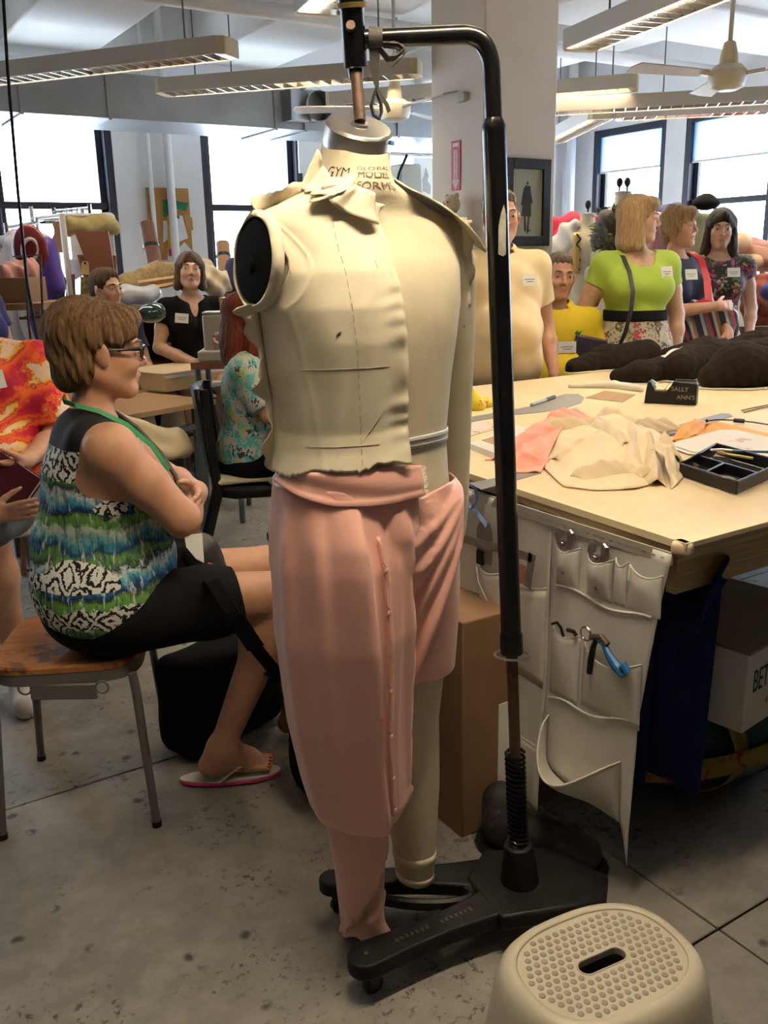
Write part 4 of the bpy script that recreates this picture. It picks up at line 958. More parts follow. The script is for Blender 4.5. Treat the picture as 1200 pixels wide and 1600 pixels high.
# ================================================================ cloth patterns
def pat_print():      # aqua, lime and indigo bands with black and white ikat diamonds
    mt, nt, b = new_mat('blue_green_print'); k = NT(nt); v = k.co('Object'); b.inputs['Roughness'].default_value = .7; b.inputs['Specular IOR Level'].default_value = .15
    sep = k.n('SeparateXYZ'); k.l(v, sep.inputs[0]); z = sep.outputs[2]; wob = k.math('MULTIPLY', k.math('SUBTRACT', k.noise(v, 9, 5, .7), .5), .16); zz = k.math('ADD', z, wob)
    fr = k.math('FRACT', k.math('MULTIPLY', zz, 5.0))
    base = k.ramp(fr, [(0, (.02, .05, .16)), (.10, (.06, .30, .40)), (.2, (.30, .52, .50)), (.27, (.62, .68, .58)), (.33, (.10, .30, .08)), (.42, (.16, .34, .05)), (.50, (.012, .02, .06)), (.56, (.02, .10, .30)), (.66, (.10, .40, .50)), (.74, (.55, .65, .60)), (.8, (.02, .03, .06)), (.9, (.12, .28, .06)), (1, (.02, .05, .16))])
    st = k.noise(k.co('Object', (60, 60, 9)), 1.6, 4, .7); base = k.mix(k.ramp(st, [(.5, 0.0), (.62, .7)]), base, (.02, .035, .06))
    drip = k.noise(k.co('Object', (42, 42, 7)), 2, 3); base = k.mix(k.ramp(drip, [(.58, 0.0), (.66, .75)]), base, (.62, .70, .64))
    # diamonds
    sx = k.math('ADD', k.math('MULTIPLY', sep.outputs[1], 1.0), k.math('MULTIPLY', sep.outputs[0], .6)); tri = lambda q, s: k.math('ABSOLUTE', k.math('SUBTRACT', k.math('FRACT', k.math('MULTIPLY', q, s)), .5))
    dia = k.math('ADD', tri(sx, 12), tri(zz, 12)); dg = k.ramp(k.math('FRACT', k.math('MULTIPLY', dia, 3.1)), [(.38, (.012, .012, .014)), (.48, (.66, .68, .62))])
    bnd = k.math('MAXIMUM', k.math('LESS_THAN', k.math('ABSOLUTE', k.math('SUBTRACT', zz, .628)), .036), k.math('LESS_THAN', k.math('ABSOLUTE', k.math('SUBTRACT', zz, 1.02)), .04))
    msk = k.math('MAXIMUM', bnd, k.math('GREATER_THAN', k.noise(k.co('Object', (2.2, 2.2, 4.2), loc=(.4, .2, .75)), 1.5, 1), .575))
    col = k.mix(msk, base, dg)
    col = k.mix(k.math('GREATER_THAN', z, 1.06), col, (.010, .010, .011)); k.l(col, b.inputs['Base Color']); return mt
def pat_tiedye():
    mt, nt, b = new_mat('tie_dye'); k = NT(nt); v = k.co('Object', (1, 1, 1), loc=(0, 0, -.93)); b.inputs['Roughness'].default_value = .75
    sep = k.n('SeparateXYZ'); k.l(v, sep.inputs[0]); an = k.math('ARCTAN2', k.math('SUBTRACT', sep.outputs[0], .02), sep.outputs[2]); rad = k.math('SQRT', k.math('ADD', k.math('POWER', sep.outputs[0], 2.0), k.math('POWER', sep.outputs[2], 2.0)))
    nz = k.noise(v, 16, 5, .7); w1 = k.math('SINE', k.math('ADD', k.math('MULTIPLY', an, 13), k.math('MULTIPLY', nz, 7))); w2 = k.math('SINE', k.math('ADD', k.math('MULTIPLY', rad, 30), k.math('MULTIPLY', nz, 8)))
    a = k.math('ADD', k.math('MULTIPLY', w1, .3), k.math('ADD', k.math('MULTIPLY', w2, .22), k.math('MULTIPLY', nz, 1.0)))
    col = k.ramp(a, [(.02, (.42, .010, .045)), (.28, (.60, .012, .04)), (.42, (.80, .08, .02)), (.56, (.85, .17, .02)), (.68, (.55, .01, .05)), (.82, (.88, .55, .03)), (.95, (.85, .62, .50))])
    k.l(col, b.inputs['Base Color']); return mt
def pat_blobs(name, base, cols, sc=16, thr=.42, st=(1, 1, 1)):
    mt, nt, b = new_mat(name); k = NT(nt); v = k.co('Object', st); b.inputs['Roughness'].default_value = .7
    q = k.n('TexVoronoi'); q.inputs['Scale'].default_value = sc; mixv = k.n('MixRGB'); mixv.inputs[0].default_value = .12; nzc = k.n('TexNoise'); nzc.inputs['Scale'].default_value = sc * 1.6; k.l(v, nzc.inputs['Vector']); k.l(v, mixv.inputs[1]); k.l(nzc.outputs['Color'], mixv.inputs[2]); k.l(mixv.outputs[0], q.inputs['Vector'])
    sp = k.n('SeparateColor'); k.l(q.outputs['Color'], sp.inputs[0]); n = len(cols); c = k.ramp(sp.outputs[0], [(i / n, c_) for i, c_ in enumerate(cols)], 'CONSTANT')
    k.l(k.mix(k.ramp(q.outputs['Distance'], [(thr, 0.0), (thr + .06, 1.0)]), c, base), b.inputs['Base Color']); return mt
def pat_stripes(name, cols, sc, axis=0, rot=(0, 0, 0)):
    mt, nt, b = new_mat(name); k = NT(nt); v = k.co('Object', (1, 1, 1), rot); sep = k.n('SeparateXYZ'); k.l(v, sep.inputs[0]); n = len(cols)
    k.l(k.ramp(k.math('FRACT', k.math('MULTIPLY', sep.outputs[axis], sc)), [(i / n, c) for i, c in enumerate(cols)], 'CONSTANT'), b.inputs['Base Color']); b.inputs['Roughness'].default_value = .7; return mt
PRINT = pat_print()
DENIM_N = mat('navy_knit', (.012, .016, .05), .8); KHAKI = mat('khaki_cotton', (.40, .34, .25), .85); GREENR = mat('green_lanyard', (.02, .22, .07), .6)
HBROWN = hair_mat('hair_brown_highlights', (.06, .028, .012), (.26, .15, .065)); HDARK = hair_mat('hair_dark', (.012, .008, .006), (.04, .024, .016)); HBLOND = hair_mat('hair_blond', (.30, .18, .075), (.60, .42, .22)); HAUB = hair_mat('hair_auburn', (.09, .018, .008), (.24, .05, .018))
HMID = hair_mat('hair_mid_brown', (.05, .028, .016), (.13, .075, .04)); HGREY = hair_mat('hair_grey_brown', (.10, .07, .05), (.26, .20, .15)); HSAND = hair_mat('hair_sandy', (.24, .14, .07), (.52, .35, .19))
def hair_short_man(thick=.010, front=.0):
    t = thick
    return ([('e', (0, .024, .042), (.074 + t, .092 + t, .080 + t), 0), ('e', (0, -.040, .092 + front), (.048, .036, .020 + t), .02), ('e', (0, .075, -.02), (.06, .035, .05), .03)],
            [('e', (0, -.125, -.022), (.088, .112, .106)), ('e', (.09, -.005, -.045), (.03, .045, .06)), ('e', (-.09, -.005, -.045), (.03, .045, .06)), ('e', (0, -.07, -.11), (.1, .12, .06))])
def frac(a, b, t): return np.asarray(a) + (np.asarray(b) - np.asarray(a)) * t
# ================================================================ woman on the wooden stool
def fT(x, y, a=R(-11)): x, y = x - .04, y + .285; return (x * math.cos(a) - y * math.sin(a) - .035, x * math.sin(a) + y * math.cos(a) - .29)
j = pose(SIT, pelvis=(0, .02, .63), waist=(0, .03, .765), chest=(0, .0, .945), neck=(0, -.005, 1.125), head=(0, -.045, 1.285), shR=(-.178, -.035, 1.062), shL=(.178, -.02, 1.068), elR=(-.215, -.19, .875), wrR=(.05, -.235, .83), elL=(.20, -.20, .885), wrL=(-.04, -.255, .90),
         hipR=(-.1, -.04, .60), hipL=(.1, -.04, .60), knR=(-.09, -.47, .595), knL=(.14, -.47, .60), anR=(*fT(.02, -.265), .118), toR=(*fT(.045, -.385), .052), anL=(.15, -.55, .10), toL=(.16, -.68, .045))
W = Person('woman in a sleeveless blue green print top sitting with folded arms on a wooden stool', (.62, 2.40, 0), R(77), j, SKIN_TAN, h=.0046, girth=1.16, head=(4, 0, 2), arm=1.16, legw=1.08, bust=1.15, belly=1.0, fat=.006)
W.body({'R': dict(d=(1, -.1, .12), pn=(.1, 1, 0), curl=.35), 'L': dict(d=(-1, .1, -.1), pn=(0, 1, 0), curl=.35)}, feet='toes')
e_only = [p for p in W.torso if p[0] == 'e']
cl_ = e_only + [('c', j['neck'] + (0, .01, -.05), j['neck'] + (q * .115, .01, -.05), .062, .055, .05) for q in (-1, 1)] + [('e', (0, .01, .66), (.20, .165, .12), .06)]
W.cloth('print_top', PRINT, cl_, .010, cuts=[('c', (0, -.05, 1.125), (0, -.01, 1.22), .062, .08)] + [('e', j['sh' + q] + (.022 if q == 'L' else -.022, -.01, .0), (.062, .078, .105), 0, rotm(0, R(-12 if q == 'L' else 12), 0)) for q in 'LR'] + [('c', (0, -.3, .62), (0, -.13, .59), .09, .09)], planes=[((0, 0, .585), (0, -.15, -1))], wr=.0028, k=.006)
W.cloth('black_shorts', BLKF, [('e', j['pelvis'] + (0, 0, -.02), (.19, .15, .115), .05)] + W.legs['L'][:2] + W.legs['R'][:2], .016, planes=[(frac(j['hipR'], j['knR'], .70), (0, -1, .12))], wr=.002)
hp = [('e', (0, .028, .04), (.090, .106, .092), 0), ('e', (0, .055, .055), (.084, .085, .078), .03), ('e', (0, .085, -.025), (.066, .042, .06), .03), ('e', (0, .082, -.075), (.046, .03, .03), .025), ('e', (0, -.055, .085), (.062, .045, .032), .03), ('e', (.068, -.03, .055), (.022, .05, .03), .02), ('e', (-.068, -.03, .055), (.022, .05, .03), .02), ('c', (-.078, -.045, .045), (-.084, .0, .012), .012, .015, .015), ('c', (.078, -.045, .045), (.084, .0, .012), .012, .015, .015), ('e', (-.07, .05, -.04), (.022, .03, .04), .02), ('e', (.07, .05, -.04), (.022, .03, .04), .02)]
W.hair(HBROWN, hp, [('e', (0, -.14, -.045), (.075, .095, .092)), ('e', (-.098, -.012, -.030), (.048, .042, .056)), ('e', (.098, -.012, -.030), (.048, .042, .056)), ('e', (0, -.04, -.11), (.1, .085, .06)), ('c', (-.095, -.05, -.01), (-.095, .01, -.06), .028, .028, 0)], amp=.0045, fr=46)
W.brows(HBROWN)
GL = mat('glossy_black_frame', (.008, .008, .009), .2)
go = MB().tube([W.H((-.008, -.105, .008)), W.H((0, -.107, .011)), W.H((.008, -.105, .008))], .0022, 6).build('spectacles', GL, W.t)
for q in (-1, 1):
    MB().tube([W.H((q * .064, -.088, .014)), W.H((q * .078, -.06, .013)), W.H((q * .082, -.01, .010)), W.H((q * .081, .012, .002))], [.006, .0045, .0038, .003], 6).build('temple_arm', GL, go)
    MB().tube([W.H((q * .035 + .028 * math.copysign(abs(math.cos(a)) ** .5, math.cos(a)), -.103 + .012 * abs(math.cos(a)) * (1 if q * math.cos(a) > 0 else 0), .004 + .0165 * math.copysign(abs(math.sin(a)) ** .6, math.sin(a)))) for a in np.linspace(0, 2 * PI, 25)[:-1]], .0026, 6, closed=True).build('lens_rim', GL, go)
MB().ell(W.H((-.077, .002, -.036)), .0035, 8, 6).build('earring', CHROME, W.t)
tf = lambda x, y, z: np.array((x, y, z))
MB().ribbon([tf(.035, .055, 1.172), tf(-.03, .062, 1.168), tf(-.070, .035, 1.162), tf(-.088, -.02, 1.145), tf(-.085, -.085, 1.105), tf(-.06, -.145, 1.04), tf(-.035, -.185, .965)], [(.0, .004, .014)] * 2 + [(.0, .006, .014)] + [(.008, -.008, .008)] * 4, .002).build('lanyard', GREENR, W.t)
LEO = pat_blobs('speckled_trim', (.02, .014, .010), [(.16, .09, .045), (.30, .19, .1), (.05, .03, .02)], 120, .3)
MB().tube([tf(.085, .02, 1.155), tf(.09, -.05, 1.13), tf(.07, -.12, 1.07), tf(.035, -.175, 1.0), tf(.0, -.205, .94), tf(-.01, -.21, .90)], .013, 8, flat=.5).build('speckled_neck_trim', LEO, W.t)
# flip flop under the near foot
ff = MB(); cc_ = []
for k in range(28):
    a = 2 * PI * k / 28; s_, c_ = math.sin(a), math.cos(a); cc_.append(fT(.040 + .043 * s_ * (1 + .16 * -c_), -.285 + .150 * c_))
ff.prism(cc_, .012, (.0, 0, .006)); so = ff.build('flip_flop', mat('pink_rubber', (.75, .06, .22), .5), W.t, bevel=.003)
MB().prism([(x, y) for x, y in cc_], .004, (0, 0, .0185)).build('printed_insole', pat_blobs('insole_print', (.66, .64, .58), [(.6, .1, .2), (.1, .3, .5), (.7, .45, .05), (.5, .05, .1)], 60, .12), so)
mb = MB()
for q in (-1, 1): mb.tube([(*fT(.045, -.375), .022), (*fT(.045 + q * .02, -.36), .066), (*fT(.04 + q * .045, -.31), .064), (*fT(.04 + q * .048, -.255), .024)], .0045, 6)
mb.build('thong_strap', mat('clear_strap', (.55, .40, .30), .3), so)
NAIL = mat('red_nail', (.55, .02, .04), .25); 
for tip, r, q in W.tips:
    if q == 'R': MB().ell(tip + np.array((0, 0, r * .75)), (r * .6, r * .7, r * .35), 8, 6).build('toenail', NAIL, W.t)
# ---------------------------------------------------------------- wooden stool she sits on
OAK = mat('worn_oak', (.42, .20, .065), .45, c2=(.30, .125, .035), sc=7, st=(2, 8, 1))
def oak2():
    mt, nt, b = new_mat('stained_seat'); k = NT(nt); v = k.co('Object', (2, 9, 1), rot=(0, 0, .5)); a = k.ramp(k.noise(v, 6, 5, .6, .4), [(.3, (.44, .19, .055)), (.7, (.30, .11, .03))])
    st = k.noise(k.co('Object', (1, 1, 1), loc=(.3, .1, 0)), 11, 4, .6); a = k.mix(k.ramp(st, [(.54, 0.0), (.60, .85)]), a, (.10, .035, .018)); k.l(a, b.inputs['Base Color']); b.inputs['Roughness'].default_value = .42; return mt
sl_ = np.array([Zp(*q, .49)[:2] for q in ((-12, 1050), (217, 1042), (150, 968), (35, 976))]); lg_ = np.array([(.262, 2.385), (.631, 2.203), (.817, 2.629), (.446, 2.749)])
ctr = lg_.mean(0); st_ = thing('wooden_stool', 'worn wooden seat stool on four grey tube legs under the seated woman', 'stool', (*ctr, 0))
sq = [frac(ctr, p, .97) for p in lg_]; n_ = 9; outl = []
for i in range(4):
    p, a, b_ = sq[i], sq[i - 1], sq[(i + 1) % 4]
    for t in np.linspace(0, 1, n_): outl.append((1 - t) ** 2 * frac(p, a, .28) + 2 * t * (1 - t) * p + t * t * frac(p, b_, .28))
outl = np.array(outl); cen_ = outl.mean(0)
mb = MB(); rings = []
for f, z in ((.985, .470), (1.0, .474), (1.0, .487), (.98, .493), (.9, .490), (.6, .484), (.2, .482)): rings.append(np.c_[cen_ + (outl - cen_) * f, np.full(len(outl), z)])
mb.loft(rings[::-1]).build('seat', oak2(), st_, world=True)
MB().loft([np.c_[cen_ + (outl - cen_) * f, np.full(len(outl), z)] for f, z in ((.97, .440), (.99, .440), (.99, .471), (.97, .471))][::-1]).build('seat_rim', GREYM, st_, world=True)
for p in lg_: 
    tp = frac(ctr, p, .86); MB().tube([(*tp, .45), (*frac(tp, p, .2), .40), (*p, .012)], [.0125, .0125, .0115], 12).build('leg', GREYM, st_, world=True); MB().cyl((*p, 0), (*p, .016), .014, n=12).build('leg_tip', BLKP, st_, world=True)
ap0, ap1 = Zp(48, 1084, .415)[:2], Zp(152, 1082, .415)[:2]
MB().prism([(0, 0), (1, 0), (1, 1), (0, 1)], .001).n
mb = MB(); d_ = nrm(np.r_[ap1 - ap0, 0]); L_ = float(np.linalg.norm(ap1 - ap0)); mb.box((*frac(ap0, ap1, .5), .42), (L_, .012, .045), np.stack([d_, np.cross((0, 0, 1), d_), (0, 0, 1)], 1)); mb.build('cross_rail', GREYM, st_, world=True, bevel=.004)
for p, s in ((ap0, -1), (ap1, 1)):
    c = np.array((*p, .43)) + d_ * s * .014; MB().tube([c + .017 * (math.cos(a) * d_ + math.sin(a) * np.array((0, 0, 1))) for a in np.linspace(0, 2 * PI, 17)[:-1]], .003, 6, closed=True).build('rail_loop', GREYM, st_, world=True)
# ---------------------------------------------------------------- her black bag and strap
def soft(name, prims, h, m, label, cat, wr=.004, fr=22, group=None):
    f = solid(prims, h); f.wob(lambda X, Y, Z: wr * np.sin(fr * X + 7 * Z) * np.sin(fr * .8 * Z + 9 * Y)); o = f.build(name, m); return tag(o, label, cat, group)
bgp = Zp(350, 1165, .0); b_c = np.array((.985, 2.56, 0)); bt = thing('tote_bag', 'big black fabric tote on the floor behind the woman in flip flops', 'bag', b_c, R(20))
f = solid([('b', (0, 0, .17), (.21, .10, .165), 0, None, .06), ('e', (0, -.02, .2), (.19, .13, .12), .06)], .010); f.wob(lambda X, Y, Z: .006 * np.sin(19 * X + 8 * Z) * np.sin(23 * Z)); f.plane((0, 0, .004), (0, 0, -1)); f.build('bag_body', BLKF, bt)
q0, q1, q2, q3 = [D(*a) for a in ((332, 908, 2.28), (362, 955, 2.21), (402, 1015, 2.21), (440, 1062, 2.30))]
MB().ribbon([D(320, 895, 2.42), q0, q1, q2, q3, b_c + np.array((.04, -.02, .31))], CRT * .032 + CUP * .014, .004).build('shoulder_strap', BLKF, bt, world=True)
MB().ribbon([frac(q1, q2, .1) - CFW * .004, frac(q1, q2, .95) - CFW * .004], CRT * .042 + CUP * .016, .006).build('strap_pad', BLKF, bt, world=True)
pc = D(317, 872, 2.55); pt = thing('belt_pouch', 'small black pouch with red cord hanging at the front of the seated woman', 'pouch', pc - np.array((0, 0, .05)), 0)
f = solid([('e', pc, (.055, .05, .075), 0), ('e', pc + np.array((.015, -.01, -.04)), (.05, .04, .05), .02)], .008); f.build('pouch_body', mat('black_nylon', (.015, .015, .017), .5), pt, world=True)
MB().tube([D(px, py, 2.46) for px, py in ((325, 880), (336, 884), (340, 893), (336, 903), (328, 902))], .0035, 6).build('red_cord', mat('red_cord', (.55, .03, .03), .5), pt, world=True)
tg_ = tag(MB().prism([(0, 0), (.045, .005), (.05, -.07), (.03, -.06), (.005, -.03)], .0015, D(288, 836, 2.25), np.stack([CRT, CUP, -CFW], 1)).build('paper_slip', PAPER, smooth=0), 'white paper slip tucked under the folded arms', 'paper')
# ================================================================ the people round the room
def at_y(px, py, Y): q = Yp(px, py, Y); return np.array((q[0], Y, 0)), q[2]
BADGE_N = lambda pp, v: pp.tr @ np.array(v)
# ---- man in the pale polo shirt
loc, zt = at_y(782, 297, 3.60); sc = zt / 1.735
j = pose(STAND, 0, sc, elL=np.array((.27, .06, 1.11)) * sc, wrL=np.array((.27, -.06, .88)) * sc, elR=np.array((-.27, .05, 1.12)) * sc, wrR=np.array((-.28, -.03, .88)) * sc, shL=np.array((.19, .01, 1.40)) * sc, shR=np.array((-.19, .01, 1.40)) * sc)
P_ = Person('tall man in a pale yellow polo shirt standing behind the iron stand pole', loc, R(-18), j, SKIN_ROSY, female=False, girth=1.2, head=(2, 0, -6), hs=1.04, arm=1.12, belly=1.4, fat=.008); P_.body({'L': dict(d=(0, -.2, -1), pn=(-1, 0, 0)), 'R': dict(d=(0, -.2, -1), pn=(1, 0, 0))})
POLO = mat('pale_yellow_pique', (.80, .64, .38), .85, c2=(.74, .58, .34), sc=6, bump=.1, bsc=500, bdist=.001)
def tee(pp, m, sleeve=.52, infl=.014, hem=-.13, neck=.072, wr=.003, extra=(), cuts=(), name='shirt', nz=.02, vneck=0, sinf=.012):
    J = pp.j; pr_ = pp.torso + list(extra); cu = [('c', J['neck'] + (0, -.012, nz), J['neck'] + (0, -.04, .12), neck, neck + .02)] + list(cuts)
    if vneck: cu.append(('c', J['neck'] + pp.tr @ np.array((0, -.13, -.02)), J['neck'] + pp.tr @ np.array((0, -.16, -vneck)), .055, .012))
    f_pr = pr_; lo, hi = box_of(pr_ + [arm_sleeve(pp, q, max(sleeve, .1), sinf) for q in 'LR'], infl, .04); f = SDF(lo, hi, pp.h)
    for p in f_pr: f.add(p, infl)
    if sleeve > 0:
        f2 = SDF(lo, hi, pp.h)
        for q in 'LR':
            sh, el = J['sh' + q], J['el' + q]; n = nrm(el - sh); e = sh + (el - sh) * sleeve; f2.add(('c', sh + (0, 0, -.008), e + n * .05, .050 + sinf, .055 + sinf, .03))
        for q in 'LR': sh, el = J['sh' + q], J['el' + q]; f2.plane(sh + (el - sh) * sleeve, (el - sh) * (1, 1, 1) / np.linalg.norm(el - sh)) if 0 else f2.cut(('b', sh + (el - sh) * sleeve + nrm(el - sh) * .09, (.12, .12, .09), 0, np.stack(frame_of(nrm(el - sh)), 1), .004))
        hh = np.maximum(.03 - np.abs(f.f - f2.f), 0) / .03; f.f = np.minimum(f.f, f2.f) - hh * hh * .0075
    if wr: f.wob(lambda X, Y, Z: wr * (np.sin(26 * Z + 9 * X + 3 * np.sin(11 * Y + hem * 40)) * np.sin(16 * X + 8 * Z) + .7 * np.sin(12 * Z - 14 * Y + 6 * X)))
    for c in cu: f.cut(c, k=.006)
    f.plane(J['pelvis'] + (0, 0, hem), (0, 0, -1)); return f.build(name, m, pp.t)
tee(P_, POLO, .62, .018, -.12, .078, .0055, extra=[('e', P_.j['pelvis'] + (0, -.02, 0), (.205, .17, .15), .05)])
def collar(pp, m, r=.082, dz=.0, h_=.045):
    N = pp.j['neck'] + np.array((0, -.008, .02 + dz)); rows = []
    for k in range(25):
        a = R(35) + R(290) * k / 24; d_ = np.array((math.sin(a), math.cos(a) * -1, 0)); fz = -.03 * math.cos(a) * -1 if 0 else .028 * (-math.cos(a) * -1) * 0
        dn_ = -.035 * max(0, math.cos(a)); rows.append([N + d_ * (r - .014) * np.array((1, .95, 1)) + (0, 0, .028 + dn_), N + d_ * r + (0, 0, .020 + dn_), N + d_ * (r + .028) + (0, -.01 * math.cos(a), -.022 + dn_ * 1.3 - .012 * (k in (0, 24)))])
    MB().grid(rows).build('collar', m, pp.t, solid=.003)
collar(P_, POLO)
MB().box(P_.j['neck'] + np.array((0, -.145, -.10)), (.032, .006, .14), rotm(R(-18), 0, 0)).build('button_placket', POLO, P_.t, bevel=.002)
def trousers(pp, m, infl=.014, top=.06, name='trousers'):
    f = solid([('e', pp.j['pelvis'] + (0, 0, -.03), np.array((.178, .14, .14)) * (pp.g, pp.g, 1), .05)] + pp.legs['L'] + pp.legs['R'], pp.h * 1.3, infl); f.plane(pp.j['pelvis'] + (0, 0, top), (0, 0, 1)); f.build(name, m, pp.t)
def shoes(pp, m, name='shoe'):
    for q in 'LR':
        an, to = pp.j['an' + q], pp.j['to' + q]; fh = nrm((*(to - an)[:2], 0)); he = an + np.array((0, 0, -.04)) - fh * .04
        f = solid([('c', he + (0, 0, .004), to - (0, 0, -.008), .043, .042, 0), ('c', an + fh * .02, to - fh * .06, .047, .035, .03)], pp.h); z = min(he[2], to[2]) - .027; f.plane((0, 0, max(z, .0)), (0, 0, -1)); f.build(name, m, pp.t)
trousers(P_, mat('light_grey_twill', (.46, .46, .46), .8)); shoes(P_, mat('brown_shoe', (.05, .03, .02), .5))
P_.hair(HGREY, *hair_short_man(.008)); P_.brows(HGREY)
P_.badge(P_.j['chest'] + P_.tr @ np.array((.085, -.178, .045)), P_.tr @ np.array((.25, -1, .12)))
tag(P_.t)
# ---- seated man in the bright yellow polo
loc, zt = at_y(872, 398, 3.82); dz = zt - 1.335
j = pose(SIT, dz, 1.0, elL=(.25, -.05, .75 + dz), elR=(-.25, -.03, .75 + dz), wrL=(.17, -.22, .70 + dz), wrR=(-.10, -.20, .62 + dz), head=(0, -.03, 1.22 + dz), shL=(.18, .0, .985 + dz), shR=(-.18, 0, .985 + dz), neck=(0, .0, 1.05 + dz))
Y_ = Person('older man in a bright yellow polo shirt seated low behind the cutting table', loc, R(-32), j, SKIN_ROSY, female=False, girth=1.12, head=(2, 4, 8), hs=1.03, belly=1.2, arm=1.05, fat=.006); Y_.body({'L': dict(d=(-.6, -.6, -.3), pn=(-.3, .2, -1)), 'R': dict(d=(.6, -.6, -.3), pn=(.3, .2, -1))})
YEL = mat('bright_yellow_pique', (.74, .56, .02), .8, c2=(.68, .50, .02), sc=6, bump=.1, bsc=500, bdist=.001); tee(Y_, YEL, .6, .016, -.1, .078); collar(Y_, YEL); trousers(Y_, mat('dark_slacks', (.03, .03, .035), .8)); shoes(Y_, BLKP)
Y_.hair(HGREY, *hair_short_man(.004)); Y_.brows(HGREY, .005)
Y_.badge(Y_.j['chest'] + Y_.tr @ np.array((.03, -.165, -.03)), Y_.tr @ np.array((.1, -1, .12)), .10, .062); 
MB().prism([(-.02, -.004), (-.005, .012), (.002, .002), (.022, .012), (.008, -.010), (-.004, -.014)], .0015, Y_.j['chest'] + Y_.tr @ np.array((.09, -.148, .045)), Y_.tr @ np.array([[1, 0, 0], [0, 0, -1], [0, 1, 0]])).build('embroidered_motif', mat('green_thread', (.03, .14, .06), .7), Y_.t)
hs_ = thing('high_stool', 'plain wooden stool under the seated man in bright yellow', 'stool', loc + np.array((0, .0, 0)), 0); zz = .43 + dz
MB().lathe([(.16, zz - .03), (.17, zz - .02), (.17, zz), (.16, zz + .004)], 24).build('seat', OAK, hs_)
for k in range(4): a = PI / 4 + k * PI / 2; MB().cyl((.12 * math.cos(a), .12 * math.sin(a), zz - .03), (.19 * math.cos(a), .19 * math.sin(a), 0), .016, n=10).build('leg', OAK, hs_)
# ---- blond woman in lime green
loc, zt = at_y(1000, 305, 3.62); sc = zt / 1.735
j = pose(STAND, 0, sc, elR=np.array((-.27, .05, 1.13)) * sc, wrR=np.array((-.235, -.09, .965)), elL=np.array((.25, .03, 1.12)) * sc, wrL=np.array((.24, -.05, .93)))
G_ = Person('blond woman in a lime green top and floral skirt behind the cutting table', loc, R(-26), j, SKIN_FAIR, girth=1.12, head=(2, 0, 62), hs=.99, arm=1.18, bust=1.35, belly=.6); G_.body({'R': dict(d=(.25, -.45, -.5), pn=(0, .6, -.8), curl=.7), 'L': dict(d=(0, -.2, -1), pn=(-1, 0, 0))})
LIME = mat('lime_jersey', (.40, .56, .075), .8, c2=(.35, .50, .06), sc=5); tee(G_, LIME, .42, .012, .20, .098, .003, nz=-.015, cuts=[('e', G_.j['neck'] + np.array((0, -.11, -.02)), (.085, .08, .065))])
skp = [p for p in G_.torso[:2]] + [ ('c', j['pelvis'] + (0, -.01, -.05), j['pelvis'] + (0, -.01, -.5), .19, .235, .1)]
FLOR = pat_blobs('floral_skirt_print', (.46, .43, .33), [(.10, .07, .04), (.45, .05, .06), (.12, .18, .04), (.35, .30, .16), (.08, .05, .03), (.40, .10, .14)], 24, .46)
f = solid(skp, .007, .014); f.wob(lambda X, Y, Z: .010 * np.sin(np.arctan2(X, -Y) * 15) * np.clip((j['pelvis'][2] + .16 - Z) * 3, 0, 1)); f.plane(j['pelvis'] + (0, 0, .17), (0, 0, 1)); f.plane(j['pelvis'] + (0, 0, -.5), (0, 0, -1)); f.build('floral_skirt', FLOR, G_.t)
f = solid([p for p in G_.torso if p[0] == 'e'], .007, .020); f.plane(j['pelvis'] + (0, 0, .215), (0, 0, 1)); f.plane(j['pelvis'] + (0, 0, .155), (0, 0, -1)); f.build('waistband', BLKF, G_.t)
bob = [('e', (0, .022, .045), (.090, .108, .090), 0), ('e', (0, .05, -.05), (.086, .070, .12), .04), ('c', (.075, -.01, .02), (.082, -.02, -.14), .026, .032, .03), ('c', (-.075, -.01, .02), (-.082, -.02, -.14), .026, .032, .03), ('e', (0, .055, -.13), (.088, .06, .055), .04), ('e', (.03, -.065, .085), (.05, .035, .028), .03), ('e', (-.03, -.065, .085), (.05, .035, .028), .03)]
G_.hair(HBLOND, bob, [('e', (0, -.125, -.06), (.066, .085, .125))], amp=.003, fr=60); G_.brows(HSAND); shoes(G_, BLKP)
G_.badge(G_.j['chest'] + G_.tr @ np.array((.11, -.158, .06)), G_.tr @ np.array((.35, -1, .2)), .078, .062)
PURS = mat('dark_violet_leather', (.025, .018, .035), .5)
pu = thing('shoulder_purse', 'small dark violet purse on a long strap at the hip of the lime green top', 'handbag', loc + np.array((-.12, -.12, .93)), R(-26))
tw = lambda v: loc + rotm(0, 0, R(-26)) @ np.asarray(v, float)
MB().ribbon([tw(q) for q in ((-.11, .12, 1.42), (-.11, .03, 1.505), (-.105, -.07, 1.49), (-.10, -.16, 1.41), (-.10, -.225, 1.31), (-.11, -.235, 1.21), (-.13, -.225, 1.10), (-.16, -.2, 1.0))], CRT * .022, .004).build('strap', PURS, pu, world=True)
MB().box(tw((-.30, -.13, 1.0)), (.2, .06, .14), rotm(0, 0, R(-26)) @ rotm(0, R(12), 0), .92).build('purse_body', PURS, pu, world=True, bevel=.012)
